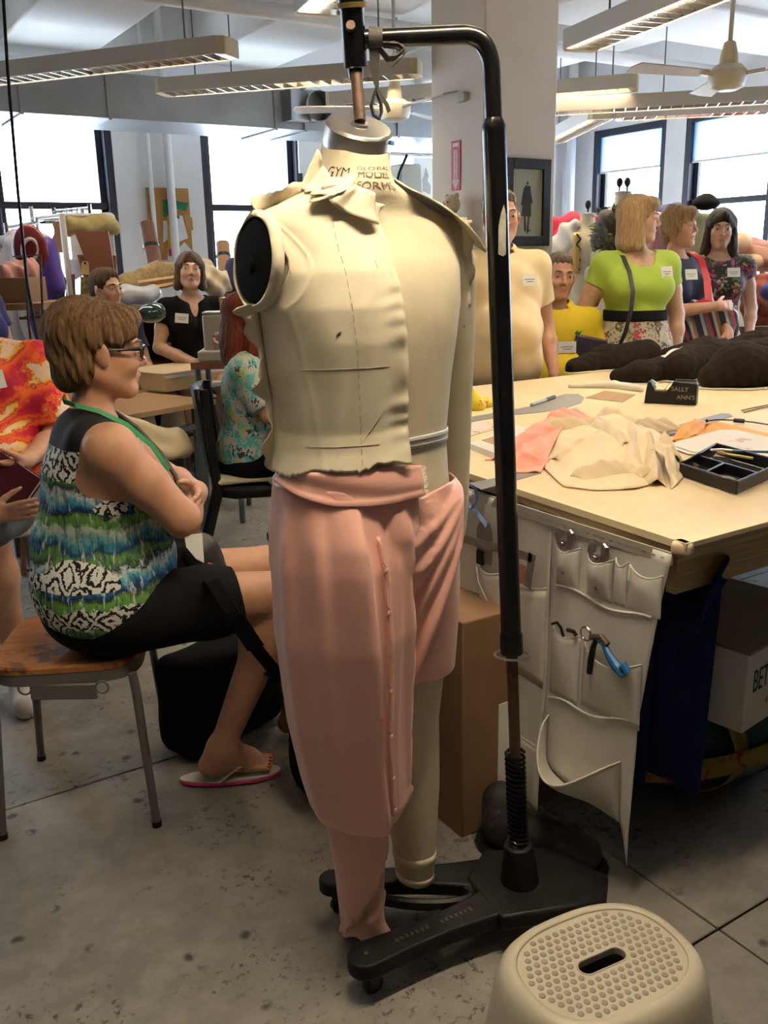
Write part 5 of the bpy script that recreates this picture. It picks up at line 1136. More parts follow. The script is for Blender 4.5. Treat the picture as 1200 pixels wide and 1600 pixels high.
# ---- woman with the red striped bag
loc, zt = at_y(1062, 322, 3.86); sc = zt / 1.735
j = pose(STAND, 0, sc, elR=np.array((-.25, -.10, 1.13)) * sc, wrR=np.array((.04, -.29, 1.17)) * sc, elL=np.array((.25, -.06, 1.12)) * sc, wrL=np.array((.15, -.29, 1.02)) * sc)
B_ = Person('fair haired woman with folded arms hugging a red striped shoulder bag', loc, R(-2), j, SKIN_ROSY, girth=1.05, head=(-3, 0, 14), arm=1.12, fat=.005, bust=1.1); B_.body({'R': dict(d=(1, -.15, .0), pn=(0, 1, -.3), curl=.6), 'L': dict(d=(-.25, -.5, -.7), pn=(0, 1, -.3), curl=.5)})
tee(B_, DENIM_N, 0, .012, -.25, .085, cuts=[('e', B_.j['sh' + q] + (0, 0, .0), (.058, .09, .12)) for q in 'LR']); trousers(B_, DENIM_N); shoes(B_, BLKP)
B_.hair(HSAND, [('e', (0, .022, .045), (.090, .106, .090), 0), ('e', (0, .06, -.02), (.084, .06, .08), .04), ('e', (.076, .0, -.01), (.022, .045, .055), .03), ('e', (-.076, .0, -.01), (.022, .045, .055), .03), ('e', (0, -.07, .078), (.066, .036, .034), .03)], [('e', (0, -.135, -.045), (.070, .085, .090)), ('e', (0, -.03, -.12), (.1, .08, .05))], amp=.005, fr=40); B_.brows(HSAND)
B_.badge(B_.j['chest'] + B_.tr @ np.array((-.055, -.172, .06)), B_.tr @ np.array((-.2, -1, .25)), .085, .062)
REDL = mat('red_leather', (.62, .02, .035), .4); tw = lambda v: loc + rotm(0, 0, R(-2)) @ (np.asarray(v, float) * sc)
bg_ = thing('striped_shoulder_bag', 'red shoulder bag with navy and white stripes held by the fair haired woman', 'handbag', tw((.03, -.24, .9)), R(-18))
f = solid([('b', tw((.10, -.19, 1.05)), (.17, .045, .13), 0, rotm(0, R(14), R(-22)), .04)], .007); f.build('bag_body', pat_stripes('bag_stripes', [(.02, .03, .08), (.02, .03, .08), (.55, .50, .42), (.10, .14, .22), (.45, .05, .05), (.02, .03, .08), (.60, .55, .5), (.30, .16, .06)], 6.5, 0, (0, R(20), 0)), bg_, world=True)
f = solid([('b', tw((.13, -.195, .93)), (.18, .052, .05), 0, rotm(0, R(14), R(-22)), .035)], .007); f.build('bag_base', REDL, bg_, world=True)
MB().ribbon([tw(q) for q in ((.10, .06, 1.43), (.09, -.03, 1.475), (.075, -.12, 1.43), (.06, -.185, 1.32), (.04, -.225, 1.2), (.04, -.25, 1.16))], CRT * .042, .006).build('bag_strap', REDL, bg_, world=True)
MB().ribbon([tw(q) for q in ((-.10, -.20, 1.15), (-.02, -.235, 1.19), (.1, -.24, 1.16))], CUP * .05, .006).build('bag_band', REDL, bg_, world=True)
# ---- dark haired woman in the flowered dress
loc, zt = at_y(1128, 326, 3.98); sc = zt / 1.735
j = pose(STAND, 0, sc, elL=np.array((.235, .02, 1.12)) * sc, wrL=np.array((.20, -.12, .965)), elR=np.array((-.22, .05, 1.12)) * sc)
K_ = Person('woman with long dark hair in a dark flowered dress wearing a wristwatch', loc, R(-38), j, SKIN_FAIR, girth=.95, head=(6, 0, -8), arm=.98, bust=.95); K_.body({'L': dict(d=(.1, -.55, -.45), pn=(0, .5, -.8), curl=.5), 'R': dict(d=(0, -.2, -1), pn=(1, 0, 0))})
DRS = pat_blobs('flowered_black', (.012, .009, .010), [(.30, .03, .10), (.42, .34, .06), (.45, .42, .34), (.10, .20, .05), (.34, .08, .16), (.10, .03, .10), (.05, .14, .10)], 22, .45); tee(K_, DRS, .30, .012, -.12, .090, .002, nz=-.01, name='dress_bodice')
f = solid([('c', j['pelvis'] + (0, 0, .05), j['pelvis'] + (0, 0, -.45), .155, .215, 0)], .008, .0); f.wob(lambda X, Y, Z: .009 * np.sin(np.arctan2(X, -Y) * 13) * np.clip((j['pelvis'][2] + .1 - Z) * 3, 0, 1)); f.plane(j['pelvis'] + (0, 0, -.45), (0, 0, -1)); f.build('dress_skirt', DRS, K_.t)
lng = [('e', (0, .022, .045), (.086, .105, .086), 0), ('e', (0, .06, -.06), (.084, .055, .13), .04), ('c', (.070, -.012, .045), (.090, .0, -.20), .024, .036, .03), ('c', (-.070, -.012, .045), (-.090, .0, -.20), .024, .036, .03), ('e', (0, .07, -.19), (.1, .045, .07), .04), ('c', (.01, -.07, .094), (-.062, -.05, .03), .018, .014, .02), ('c', (.01, -.07, .094), (.06, -.05, .03), .018, .014, .02)]
K_.hair(HDARK, lng, [('e', (0, -.125, -.05), (.060, .080, .115))], amp=.0022, fr=60); K_.brows(HDARK, .0035); shoes(K_, BLKP)
K_.badge(K_.j['chest'] + K_.tr @ np.array((.065, -.150, .06)), K_.tr @ np.array((.3, -1, .2)), .09, .058)
w_ = K_.j['wrL']; MB().tube([w_ + .030 * np.array((math.cos(a), math.sin(a) * .9, .3 * math.sin(a))) for a in np.linspace(0, 2 * PI, 17)[:-1]], .007, 6, closed=True, flat=.5).build('wristwatch', STEEL, K_.t)
# ---- woman in the black tee shirt by the far bench
loc = D(296, 430, 6.25) * np.array((1, 1, 0)); zt = D(296, 395, 6.25)[2]; dz = zt - 1.335
j = pose(SIT, dz, 1.0, elR=(-.235, -.02, .74 + dz), wrR=(.05, -.21, .60 + dz), elL=(.235, .0, .76 + dz), wrL=(.26, -.17, .88 + dz), knR=(-.13, -.42, .53 + dz), knL=(.10, -.42, .53 + dz))
T_ = Person('brown haired woman in a black V neck tee shirt seated by the far bench', loc, R(-12), j, SKIN_FAIR, girth=.98, head=(-8, 4, -4), bust=1.05, arm=1.0); T_.body({'R': dict(d=(.8, -.5, -.2), pn=(0, .2, -1)), 'L': dict(d=(.15, -.9, .1), pn=(0, 0, 1), curl=.9)})
tee(T_, BLKF, .40, .011, -.04, .086, .002, vneck=.16, nz=0.0); f = solid([('e', j['pelvis'] + (0, 0, -.02), (.178, .15, .115), .05)] + T_.legs['L'][:2] + T_.legs['R'][:2], .008, .016); f.plane(frac(j['hipR'], j['knR'], .72), (0, -1, 0)); f.build('violet_shorts', mat('violet_grey_cotton', (.10, .075, .14), .85), T_.t)
T_.hair(HMID, [('e', (0, .022, .045), (.086, .105, .086), 0), ('e', (0, .055, -.04), (.082, .055, .10), .04), ('c', (.072, -.008, .03), (.082, .0, -.10), .022, .026, .03), ('c', (-.072, -.008, .03), (-.082, .0, -.10), .022, .026, .03), ('c', (-.01, -.07, .094), (-.062, -.05, .03), .016, .014, .02), ('c', (-.01, -.07, .094), (.06, -.05, .03), .018, .014, .02)], [('e', (0, -.125, -.05), (.062, .080, .105))], amp=.003, fr=60); T_.brows(HMID, .0035); shoes(T_, BLKP)
T_.badge(T_.j['chest'] + T_.tr @ np.array((-.095, -.150, .05)), T_.tr @ np.array((-.3, -1, .2)), .085, .06, tilt=-.1)
EMBR = pat_blobs('pink_embroidery', (.012, .010, .012), [(.30, .12, .14), (.20, .08, .09), (.05, .03, .04)], 70, .3); MB().grid([[T_.j['chest'] + T_.tr @ np.array((.10 + .02 * math.sin(5 * v) + (u - .5) * .07, -.155 + .02 * v * v + .03 * (u > .5) * u, .08 - .2 * v)) for v in np.linspace(0, 1, 9)] for u in np.linspace(0, 1, 5)]).build('pink_embroidery', EMBR, T_.t, solid=.003)
s2 = thing('high_stool', 'pale work stool under the woman in the black tee shirt', 'stool', loc, 0); zz = .44 + dz
MB().lathe([(.17, zz - .03), (.18, zz - .02), (.18, zz), (.17, zz + .004)], 24).build('seat', FIXW, s2)
for k in range(4): a = PI / 4 + k * PI / 2; MB().cyl((.12 * math.cos(a), .12 * math.sin(a), zz - .03), (.21 * math.cos(a), .21 * math.sin(a), 0), .014, n=10).build('leg', GREYM, s2)
# ---- young man between the pattern rack and the bench
loc = D(163, 450, 6.1) * np.array((1, 1, 0)); zt = D(163, 422, 6.1)[2]; dz = zt - 1.335
j = pose(SIT, dz, 1.0); N_ = Person('young brown haired man in navy behind the seated woman with folded arms', loc, R(16), j, SKIN_FAIR, female=False, head=(0, 0, 8), hs=1.0); N_.body({'L': dict(d=(-.5, -.7, 0), pn=(0, 0, -1)), 'R': dict(d=(.5, -.7, 0), pn=(0, 0, -1))})
tee(N_, DENIM_N, .6, .014, -.06); trousers(N_, KHAKI); shoes(N_, BLKP); N_.hair(HMID, *hair_short_man(.013, .004)); N_.brows(HMID, .005)
s3 = dup(s2, loc, 0, 'pale work stool under the young man in navy')
for c in s3.children: c.scale = (1, 1, (.44 + dz) / zz)
# ---- person in navy at the picture edge, reading
loc = D(-66, 450, 4.9) * np.array((1, 1, 0)); zt = D(-66, 358, 4.9)[2]; dz = zt - 1.335
j = pose(SIT, dz, 1.0, elL=(.24, -.03, .74 + dz), wrL=(.16, -.28, .72 + dz)); L_ = Person('fair frizzy haired person in a navy tee shirt and khaki trousers reading', loc, R(35), j, SKIN_ROSY, head=(12, 0, 0)); L_.body({'L': dict(d=(-.3, -.7, .1), pn=(-.3, 0, 1)), 'R': dict(d=(.3, -.7, .1), pn=(.3, 0, 1))})
tee(L_, mat('royal_navy_cotton', (.02, .018, .13), .8), .5, .016, -.08); trousers(L_, KHAKI); shoes(L_, BLKP)
L_.hair(HSAND, [('e', (0, .025, .04), (.10, .115, .095), 0), ('e', (0, .05, -.03), (.1, .07, .09), .04), ('e', (.085, -.02, -.02), (.03, .05, .07), .03), ('e', (-.085, -.02, -.02), (.03, .05, .07), .03), ('e', (0, -.06, .085), (.07, .04, .035), .03)], [('e', (0, -.13, -.05), (.066, .085, .09))], amp=.007, fr=80); L_.brows(HSAND)
go = MB().tube([L_.H((-.008, -.105, .006)), L_.H((.008, -.105, .006))], .002, 6).build('spectacles', GL, L_.t)
for q in (-1, 1): MB().tube([L_.H((q * .034 + .026 * math.cos(a), -.103, .002 + .019 * math.sin(a))) for a in np.linspace(0, 2 * PI, 17)[:-1]], .0025, 6, closed=True).build('lens_rim', GL, go); MB().tube([L_.H((q * .060, -.10, .01)), L_.H((q * .079, .01, .006))], .0025, 6).build('temple_arm', GL, go)
s4 = dup(s2, loc, 0, 'pale work stool under the frizzy haired reader in navy')
for c in s4.children: c.scale = (1, 1, (.44 + dz) / zz)
MB().box(L_.j['wrL'] + np.array((-.16, -.10, .03)), (.2, .26, .012), rotm(R(-12), 0, 0)).build('open_notebook', PAPER, L_.t, bevel=.003)
# ---- person in tie dye with the maroon book
loc = D(-14, 700, 3.55) * np.array((1, 1, 0)); dz = .15
j = pose(SIT, dz, 1.02, elL=np.array((.25, -.04, .76 + dz)), wrL=np.array((.20, -.26, .72 + dz)), elR=(-.24, -.06, .74 + dz), wrR=(-.02, -.30, .66 + dz), shL=(.2, 0, 1.02 + dz), shR=(-.2, 0, 1.02 + dz), anL=(.10, -.30, .085), toL=(.14, -.42, .03), knL=(.10, -.40, .53 + dz), anR=(-.14, -.34, .085), toR=(-.14, -.48, .03), knR=(-.14, -.44, .53 + dz))
rl = lambda w_, l_, a_: rotm(0, 0, R(-a_)) @ (np.asarray(w_) - l_)
j['wrR'] = rl(D(-16, 806, 3.1), loc, -28); j['elR'] = rl(D(-70, 770, 3.25), loc, -28)
D_ = Person('person in a red orange and yellow tie dye shirt holding a maroon book', loc, R(-28), j, SKIN_ROSY, h=.0055, female=False, girth=1.2, belly=1.3, arm=1.1); D_.body({'R': dict(d=rl(CRT * .95 + CUP * .15 + loc, loc, -28), pn=rl(CFW + CUP * .3 + loc, loc, -28), curl=.3), 'L': dict(d=(-.7, -.6, .05), pn=(-.2, 0, 1), curl=.6)})
tee(D_, pat_tiedye(), .85, .022, -.08, .078, .004, sinf=.022); f = solid([('e', j['pelvis'] + (0, 0, -.03), (.2, .17, .13), .05)] + D_.legs['L'][:2] + D_.legs['R'][:2], .008, .02); f.build('grey_shorts', mat('grey_shorts', (.10, .12, .15), .8), D_.t); shoes(D_, mat('white_sneaker', (.55, .54, .52), .6), 'sneaker'); D_.hair(HGREY, *hair_short_man(.01)); D_.brows(HGREY)
D_.badge(D_.j['chest'] + D_.tr @ np.array((.10, -.186, .085)), D_.tr @ np.array((.3, -1, .25)), .088, .06, tilt=.15)
s5 = dup(s2, loc, 0, 'pale work stool under the person in tie dye')
for c in s5.children: c.scale = (1, 1, (.44 + dz) / zz)
bk = thing('maroon_book', 'maroon hardback book in the hands of the person in tie dye', 'book', D(18, 800, 2.85), R(46)); bR = np.stack([nrm(CRT * .8 - CUP * .55), nrm(CUP * .8 + CRT * .55), -CFW], 1); bc = D(8, 768, 3.2)
MB().box(bc, (.15, .20, .030), bR).build('page_block', PAPER, bk, world=True); MAR = mat('maroon_cloth', (.09, .008, .018), .5)
for s in (-1, 1): MB().box(bc + bR @ np.array((.002, 0, s * .017)), (.158, .21, .004), bR).build('cover_board', MAR, bk, world=True, bevel=.001)
MB().box(bc + bR @ np.array((-.078, 0, 0)), (.004, .21, .036), bR).build('spine', MAR, bk, world=True)
# ---- red haired woman on the black chair
loc = D(390, 700, 4.42) * np.array((1, 1, 0)); dz = .02
j = pose(SIT, dz, 1.0, chest=(0, -.02, .89 + dz), elR=(-.245, -.10, .80 + dz), wrR=(-.15, -.30, .83 + dz), elL=(.22, -.15, .8 + dz), wrL=(.02, -.31, .77 + dz))
A_p = Person('auburn haired woman in a teal print blouse seated on the black chair', loc, R(66), j, SKIN_ROSY, head=(4, 0, 12), girth=1.02); A_p.body({'R': dict(d=(.9, -.2, .1), pn=(0, 1, 0), curl=.5), 'L': dict(d=(-.9, -.2, .1), pn=(0, 1, 0), curl=.5)})
TEAL = pat_blobs('teal_brush_print', (.46, .47, .43), [(.04, .36, .34), (.12, .48, .45), (.02, .05, .06), (.44, .50, .14), (.08, .42, .42), (.10, .44, .40)], 24, .50, (1.3, 1.3, .9)); tee(A_p, TEAL, .85, .022, -.10, .085, .004, sinf=.02); trousers(A_p, BLKF); shoes(A_p, BLKP)
A_p.hair(HAUB, lng + [('e', (0, .08, -.1), (.09, .05, .1), .04)], [('e', (0, -.13, -.05), (.058, .080, .11))], amp=.004, fr=50); A_p.brows(HAUB)
hb = soft('red_handbag', [('e', loc + rotm(0, 0, R(66)) @ np.array((-.235, -.15, .69)), (.07, .10, .08), 0), ('e', loc + rotm(0, 0, R(66)) @ np.array((-.22, -.22, .70)), (.07, .10, .075), .05)], .008, mat('dark_red_leather', (.26, .015, .03), .4), 'dark red handbag on the lap of the auburn haired woman', 'handbag')
# ================================================================ cutting table and what hangs under it
TZ = .93; TX, TY0, TY1 = 1.462, 1.158, 3.30
def tabletop():
    mt, nt, b = new_mat('papered_table'); k = NT(nt); v = k.co('Object'); a = k.ramp(k.noise(v, 3, 5, .6), [(.3, (.66, .52, .31)), (.7, (.74, .60, .37))])
    a = k.mix(k.ramp(k.noise(v, 26, 5, .7), [(.5, 0.0), (.8, .35)]), a, (.48, .35, .19)); k.l(a, b.inputs['Base Color']); b.inputs['Roughness'].default_value = .5; return mt
TTOP = tabletop(); PLY = mat('plywood_edge', (.36, .24, .12), .7, c2=(.52, .39, .22), sc=6, st=(1, 1, 30)); MASK = mat('masking_strip', (.72, .60, .38), .7)
tb = thing('cutting_table', 'large pale papered cutting table with raw plywood edge', 'table', ((TX + 5.0) / 2, (TY0 + TY1) / 2, 0))
bx = lambda x0, x1, y0, y1, z0, z1, **k: MB().box(((x0 + x1) / 2, (y0 + y1) / 2, (z0 + z1) / 2), (x1 - x0, y1 - y0, z1 - z0), **k)
qd = lambda e, z0, h: MB().prism([(TX + e, TY0 + e), (5, TY0 + e), (5, TY1), (1.565, TY1)], h, (0, 0, z0))
qd(0, TZ - .004, .004).build('papered_top', TTOP, tb, world=True, bevel=.0015)
qd(.004, TZ - .036, .032).build('plywood_board', PLY, tb, world=True, bevel=.002)
bx(TX - .003, 5.0, TY0 - .003, TY0 + .028, TZ - .010, TZ + .0015).build('edge_strip', MASK, tb, world=True, bevel=.001)
MB().prism([(TX - .003, TY0), (TX + .014, TY0), (1.579, TY1), (1.562, TY1)], .0175, (0, 0, TZ - .016)).build('edge_strip', MASK, tb, world=True, bevel=.001)
f = solid([('b', (TX + .008, TY0 + .015, TZ - .014), (.015, .022, .014), 0, rotm(0, 0, .5), .008)], .004); f.wob(lambda X, Y, Z: .001 * np.sin(140 * X) * np.sin(170 * Y + 60 * Z)); f.build('taped_corner', MASK, tb, world=True)
bx(TX + .05, 4.95, TY0 + .06, TY0 + .085, TZ - .14, TZ - .036).build('rail', PLY, tb, world=True)
for x in (1.62, 3.2, 4.9):
    for y in (2.0, 3.15): bx(x, x + .08, y, y + .08, 0, TZ - .036).build('leg', mat('dark_timber', (.04, .025, .015), .7), tb, world=True, bevel=.004)
# ---------------------------------------------------------------- canvas tool hanging
AX = TX - .006
ap = thing('canvas_tool_hanging', 'white canvas tool organiser with pockets stapled along the table edge', 'tool organiser', (AX, 1.6, 0))
P0, P1, P2 = 1.182, 1.545, 1.91
def aw(y, z): return -.006 * math.sin(9 * y + 4 * z) - .010 * (.9 - z) * math.sin(14 * y) - .012 * max(0, .5 - z)
def cloth_panel(y0, y1, zt, z0, z1, name, off=0, n=24, m_=30, bul=0.0, ptip=0):
    rows = []
    for i in range(n):
        t = i / (n - 1); y = y0 + (y1 - y0) * t; zb = z0 + (z1 - z0) * t - ptip * 1.0 * max(0, 1 - t / .10) ** 1.5; rows.append([])
        for k in range(m_):
            s = k / (m_ - 1); z = zt + (zb - zt) * s; rows[-1].append((AX + aw(y, z) - off - bul * math.sin(PI * t) * math.sin(PI * min(1, .15 + .9 * s)) ** .7, y + .008 * math.sin(9 * z) * (1 - t) * s + ptip * .75 * (1 - t) * min(1, (zt - z) / .42), z))
    MB().grid(rows).build(name, FABW, ap, world=True, solid=.0018, smooth=80)
cloth_panel(P0, P1 + .004, .902, .20, .245, 'hanging_panel', ptip=.10); cloth_panel(P1 + .005, P2, .902, .235, .33, 'hanging_panel', off=.002)
TAPEM = mat('printed_measuring_tape', (.34, .32, .27), .6); bx(AX - .006, AX - .001, P0, P2, .878, .905).build('stapled_tape', TAPEM, ap, world=True)
for k in range(30): bx(AX - .0075, AX - .006, P0 + .02 + k * .024, P0 + .028 + k * .024, .89, .8915).build('staple', STEEL, ap, world=True, smooth=0)
def pocket(y0, y1, zt, zb, bul=.02, gape=.012, sag=.015, m=None):
    rows = []
    for i in range(13):
        t = i / 12; y = y0 + (y1 - y0) * t; rows.append([])
        for k in range(11):
            s = k / 10; z = zt + (zb - zt) * s - sag * math.sin(PI * t) * (1 - s) ** 2; w_ = math.sin(PI * t) ** .6; rows[-1].append((AX + aw(y, z) - .003 - w_ * (bul * math.sin(PI * (.12 + .88 * s)) + gape * (1 - s) ** 2), y, z))
    MB().grid(rows).build('pocket', FABW, ap, world=True, solid=.0016, smooth=80)
    rim = [np.array(r[0]) for r in rows]; MB().tube(rim, .0022, 5).build('pocket_hem', FABW, ap, world=True)
Y_ax = lambda px, py: Xp(px, py, AX)
def pk(pl, pr_, pb, **k):
    a, b_, c = Y_ax(*pl), Y_ax(*pr_), Y_ax(*pb); pocket(b_[1], a[1], (a[2] + b_[2]) / 2, c[2], **k)
pk((872, 842), (908, 858), (890, 920), gape=.018); pk((922, 862), (962, 872), (940, 935), gape=.018); pk((965, 868), (985, 880), (972, 945), bul=.008, gape=.004); pk((988, 880), (1040, 900), (1012, 958), bul=.010, gape=.004)
pk((865, 975), (912, 990), (886, 1092), bul=.012); pk((918, 985), (1005, 1050), (958, 1120), bul=.012, gape=.02, sag=.03)
pk((752, 878), (790, 893), (772, 1000), bul=.014, gape=.016); pk((792, 895), (854, 918), (820, 1060), bul=.012)
pk((752, 1115), (850, 1160), (800, 1235), bul=.008, gape=.004, sag=.004)
rows = []       # the big drooping pocket at the foot
pa, pb_ = Y_ax(862, 1122), Y_ax(972, 1196)
for i in range(25):
    t = i / 24; y = pb_[1] + (pa[1] - pb_[1]) * t; rows.append([]); zt_ = pb_[2] + (pa[2] - pb_[2]) * t - .085 * math.sin(PI * t) ** 1.2 + .012; zb_ = .21 + .035 * t
    for k in range(15):
        s = k / 14; z = zt_ + (zb_ - zt_) * s; w_ = math.sin(PI * t) ** .7; rows[-1].append((AX + aw(y, z) - .004 - w_ * (.105 * (1 - s) ** 1.1 + .018 * math.sin(PI * s)), y, z))
MB().grid(rows).build('drooping_pocket', FABW, ap, world=True, solid=.0018, smooth=80); MB().tube([np.array(r[0]) for r in rows], .0024, 5).build('pocket_hem', FABW, ap, world=True)
for a, b_ in (((870, 915), (1022, 968)), ((862, 1087), (985, 1130))):
    q0, q1 = Y_ax(*a), Y_ax(*b_); MB().tube([(AX + aw(q0[1] + (q1[1] - q0[1]) * t, q0[2]) - .006, q0[1] + (q1[1] - q0[1]) * t, q0[2] + (q1[2] - q0[2]) * t + .008 * math.sin(8 * t)) for t in np.linspace(0, 1, 15)], .003, 6).build('stitched_tuck', FABW, ap, world=True)
# ---------------------------------------------------------------- tools in the pockets
def cshape(px, py, label):
    c = Y_ax(px, py) - np.array((.018, 0, 0)); t = thing('snap_setter', label, 'hand tool', c - np.array((0, 0, .1)))
    MB().cyl(c + (0, 0, -.09), c + (0, 0, -.02), .006, n=10).build('shank', STEEL, t, world=True)
    for s in (-1, 1):
        MB().tube([c + (0, s * .005, -.02), c + (0, s * .016, -.016), c + (0, s * .021, -.002), c + (0, s * .018, .014), c + (0, s * .012, .020)], [.005, .0065, .0075, .007, .004], 8, flat=1.6).build('curved_jaw', STEEL, t, world=True)
    MB().cyl(c + (0, -.018, -.008), c + (0, .018, -.008), .005, n=10).build('cross_pin', STEEL, t, world=True)
cshape(892, 838, 'chrome C shaped tool in the upper pocket nearer the stand pole'); cshape(944, 860, 'chrome C shaped tool in the second upper pocket')
sq_ = thing('carpenters_square', 'worn steel L square hooked across the canvas pockets', 'ruler', Y_ax(790, 850))
SQ = mat('worn_rule', (.20, .19, .17), .5, .6, c2=(.30, .28, .25), sc=50)
qa, qb, qc = Y_ax(722, 834), Y_ax(846, 868), Y_ax(838, 914); o_ = np.array((-.03, 0, 0))
def bar(a, b_, w_, th, name, m, par):
    a, b_ = np.asarray(a), np.asarray(b_); d = nrm(b_ - a); n = np.array((1., 0, 0)); s = nrm(np.cross(n, d)); return MB().box((a + b_) / 2, (float(np.linalg.norm(b_ - a)), w_, th), np.stack([d, np.cross(n, d), n], 1)).build(name, m, par, world=True)
bar(qa + o_, qb + o_, .022, .002, 'long_blade', SQ, sq_); bar(qb + o_ + (0, 0, .011), qc + o_, .024, .002, 'short_blade', SQ, sq_)
tag(MB().prism([(-.03, -.06), (.03, -.06), (.032, .03), (.02, .055), (-.02, .055), (-.032, .03)], .002, Y_ax(768, 838) + (-.022, 0, -.01), np.array([[0, 0, -1.], [1, 0, 0], [0, 1, 0]])).build('rounded_steel_plate', SQ), 'dull round topped steel plate standing in the canvas pocket behind the pole', 'template')
tag(MB().box(Y_ax(826, 893) + (-.026, 0, 0), (.002, .035, .05)).build('pink_card', mat('pink_card', (.40, .14, .13), .6)), 'dark pink card in a clear sleeve inside the L square corner', 'card')
mc = thing('binder_clip', 'black clip and white tie in the lower canvas pocket', 'clip', Y_ax(765, 868) + (-.022, 0, 0)); MB().box(Y_ax(762, 868) + (-.024, 0, 0), (.012, .026, .04)).build('clip_body', BLKP, mc, world=True, bevel=.003)
MB().tube([Y_ax(760, 880) + (-.035, 0, 0), Y_ax(764, 905) + (-.036, 0, 0), Y_ax(772, 925) + (-.034, 0, 0), Y_ax(776, 935) + (-.032, 0, 0)], .002, 5).build('white_tie', FABW, mc, world=True)
rb = thing('blue_ribbon', 'pale blue ribbon tied in a loop at the table edge behind the pole', 'ribbon', Y_ax(752, 780) + (-.03, 0, 0)); BLR = mat('blue_ribbon', (.22, .33, .62), .5); ro = np.array((-.03, 0, 0))
MB().ribbon([Y_ax(*q) + ro for q in ((738, 755), (742, 775), (750, 792), (760, 780), (758, 762), (748, 752))], CRT * .008 + CUP * .003, .0012).build('ribbon_loop', BLR, rb, world=True)
for pts in (((752, 790), (742, 800), (733, 806)), ((752, 790), (764, 804), (774, 818))): MB().ribbon([Y_ax(*q) + ro for q in pts], CUP * .012 + CRT * .004, .0012).build('ribbon_tail', BLR, rb, world=True)
pl = thing('blue_handled_pliers', 'small pliers with bright blue and black grips in the canvas pocket', 'pliers', Y_ax(965, 1010) + (-.03, 0, 0)); po = np.array((-.034, 0, 0)); BLUEP = mat('blue_grip', (.012, .12, .32), .4)
MB().tube([Y_ax(*q) + po for q in ((950, 992), (960, 1000), (968, 1018), (980, 1035), (992, 1050))], [.006, .007, .009, .012, .009], 8).build('blue_grip', BLUEP, pl, world=True)
MB().tube([Y_ax(*q) + po for q in ((998, 1046), (992, 1034), (986, 1038))], [.008, .010, .007], 8).build('grip_horn', BLUEP, pl, world=True)
MB().tube([Y_ax(*q) + po for q in ((950, 990), (944, 1005), (940, 1025), (937, 1046))], [.005, .007, .008, .0065], 8).build('black_grip', BLKP, pl, world=True)
MB().tube([Y_ax(*q) + po for q in ((940, 990), (956, 990), (966, 1002))], .0075, 8).build('pivot_jaws', RUST, pl, world=True)
rg2 = Y_ax(932, 985) + po; sc_ = tag(MB().tube([rg2 + .016 * np.array((0, math.cos(a), math.sin(a))) for a in np.linspace(0, 2 * PI, 21)[:-1]], .0028, 8, closed=True).build('steel_ring', CHROME), 'shiny steel ring in the canvas pocket beside the pliers', 'ring')
sn = thing('snips', 'dark wire snips sunk in the pocket beside the pliers', 'snips', Y_ax(888, 985) + (-.02, 0, 0)); MB().tube([Y_ax(*q) + (-.02, 0, 0) for q in ((872, 972), (880, 970), (886, 978), (890, 992))], .004, 6).build('hooked_blade', BLKP, sn, world=True); MB().tube([Y_ax(*q) + (-.02, 0, 0) for q in ((896, 981), (906, 984), (910, 990))], .005, 6).build('handle', BLKP, sn, world=True)
tag(MB().box(Y_ax(989, 893) + (-.012, 0, 0), (.003, .006, .035)).build('chalk_holder', PAPER, bevel=.001), 'slim white stick in the narrow upper canvas pocket', 'chalk holder')
# ---------------------------------------------------------------- things stored under the table
cb = thing('cardboard_box', 'tall brown cardboard carton behind the dress form leg', 'box', (1.72, 1.62, 0)); 
bcx = Zp(722, 1310, 0); bx(bcx[0], bcx[0] + .42, bcx[1], bcx[1] + .34, 0, .62).build('carton_body', CARD, cb, world=True, bevel=.004); bx(bcx[0] + .12, bcx[0] + .32, bcx[1] - .002, bcx[1], .12, .36).build('shipping_label', PAPER, cb, world=True)
tag(bx(bcx[0] + .20, bcx[0] + .26, bcx[1] - .003, bcx[1] - .002, .2, .34).build('label_print', GREYM, cb, world=True), kind='stuff')
bc0 = Zp(1159, 1147, .36); wb = thing('white_carton', 'white carton printed in black on top of the taped green bundle', 'box', (bc0[0] + .2, bc0[1] + .2, .36))
WCAR = mat('white_carton', (.56, .54, .50), .7); bl = rotm(0, 0, R(8))
MB().box(bc0 + bl @ np.array((.22, .2, .105)), (.44, .40, .21), bl).build('carton_body', WCAR, wb, world=True, bevel=.003); MB().box(bc0 + bl @ np.array((.22, .2, .214)), (.45, .41, .008), bl).build('carton_lid', mat('brown_lid', (.20, .14, .09), .8), wb, world=True)
text('printed_word', 'BETTER', .085, INK2, wb, bc0 + bl @ np.array((.11, -.001, .125)), bl @ np.array((1., 0, 0)), (0, 0, 1)).scale[0] = .55; text('printed_word', 'GREAT TASTE', .018, mat('red_ink', (.3, .03, .02), .7), wb, bc0 + bl @ np.array((.16, -.001, .055)), bl @ np.array((1., 0, 0)), (0, 0, 1))
text('printed_word', 'carton', .016, INK, wb, bc0 + bl @ np.array((-.001, .12, .07)), bl @ np.array((0, -1., 0)), (0, 0, 1))
gb = thing('taped_bundle', 'dark green plastic bundle crossed by yellow and red tape under the table', 'bundle', (2.15, 1.75, 0)); GB = mat('green_plastic', (.008, .045, .030), .3, bump=.5, bsc=30, bdist=.02)
gc = np.array((2.12, 1.62, .19)); f = solid([('e', gc, (.48, .30, .185), 0), ('e', gc + (.25, .1, 0), (.36, .3, .17), .1)], .012); f.wob(lambda X, Y, Z: .010 * np.sin(17 * X + 9 * Z) * np.sin(19 * Y + 12 * Z)); f.plane((0, 0, .003), (0, 0, -1)); f.build('bundle_body', GB, gb, world=True)
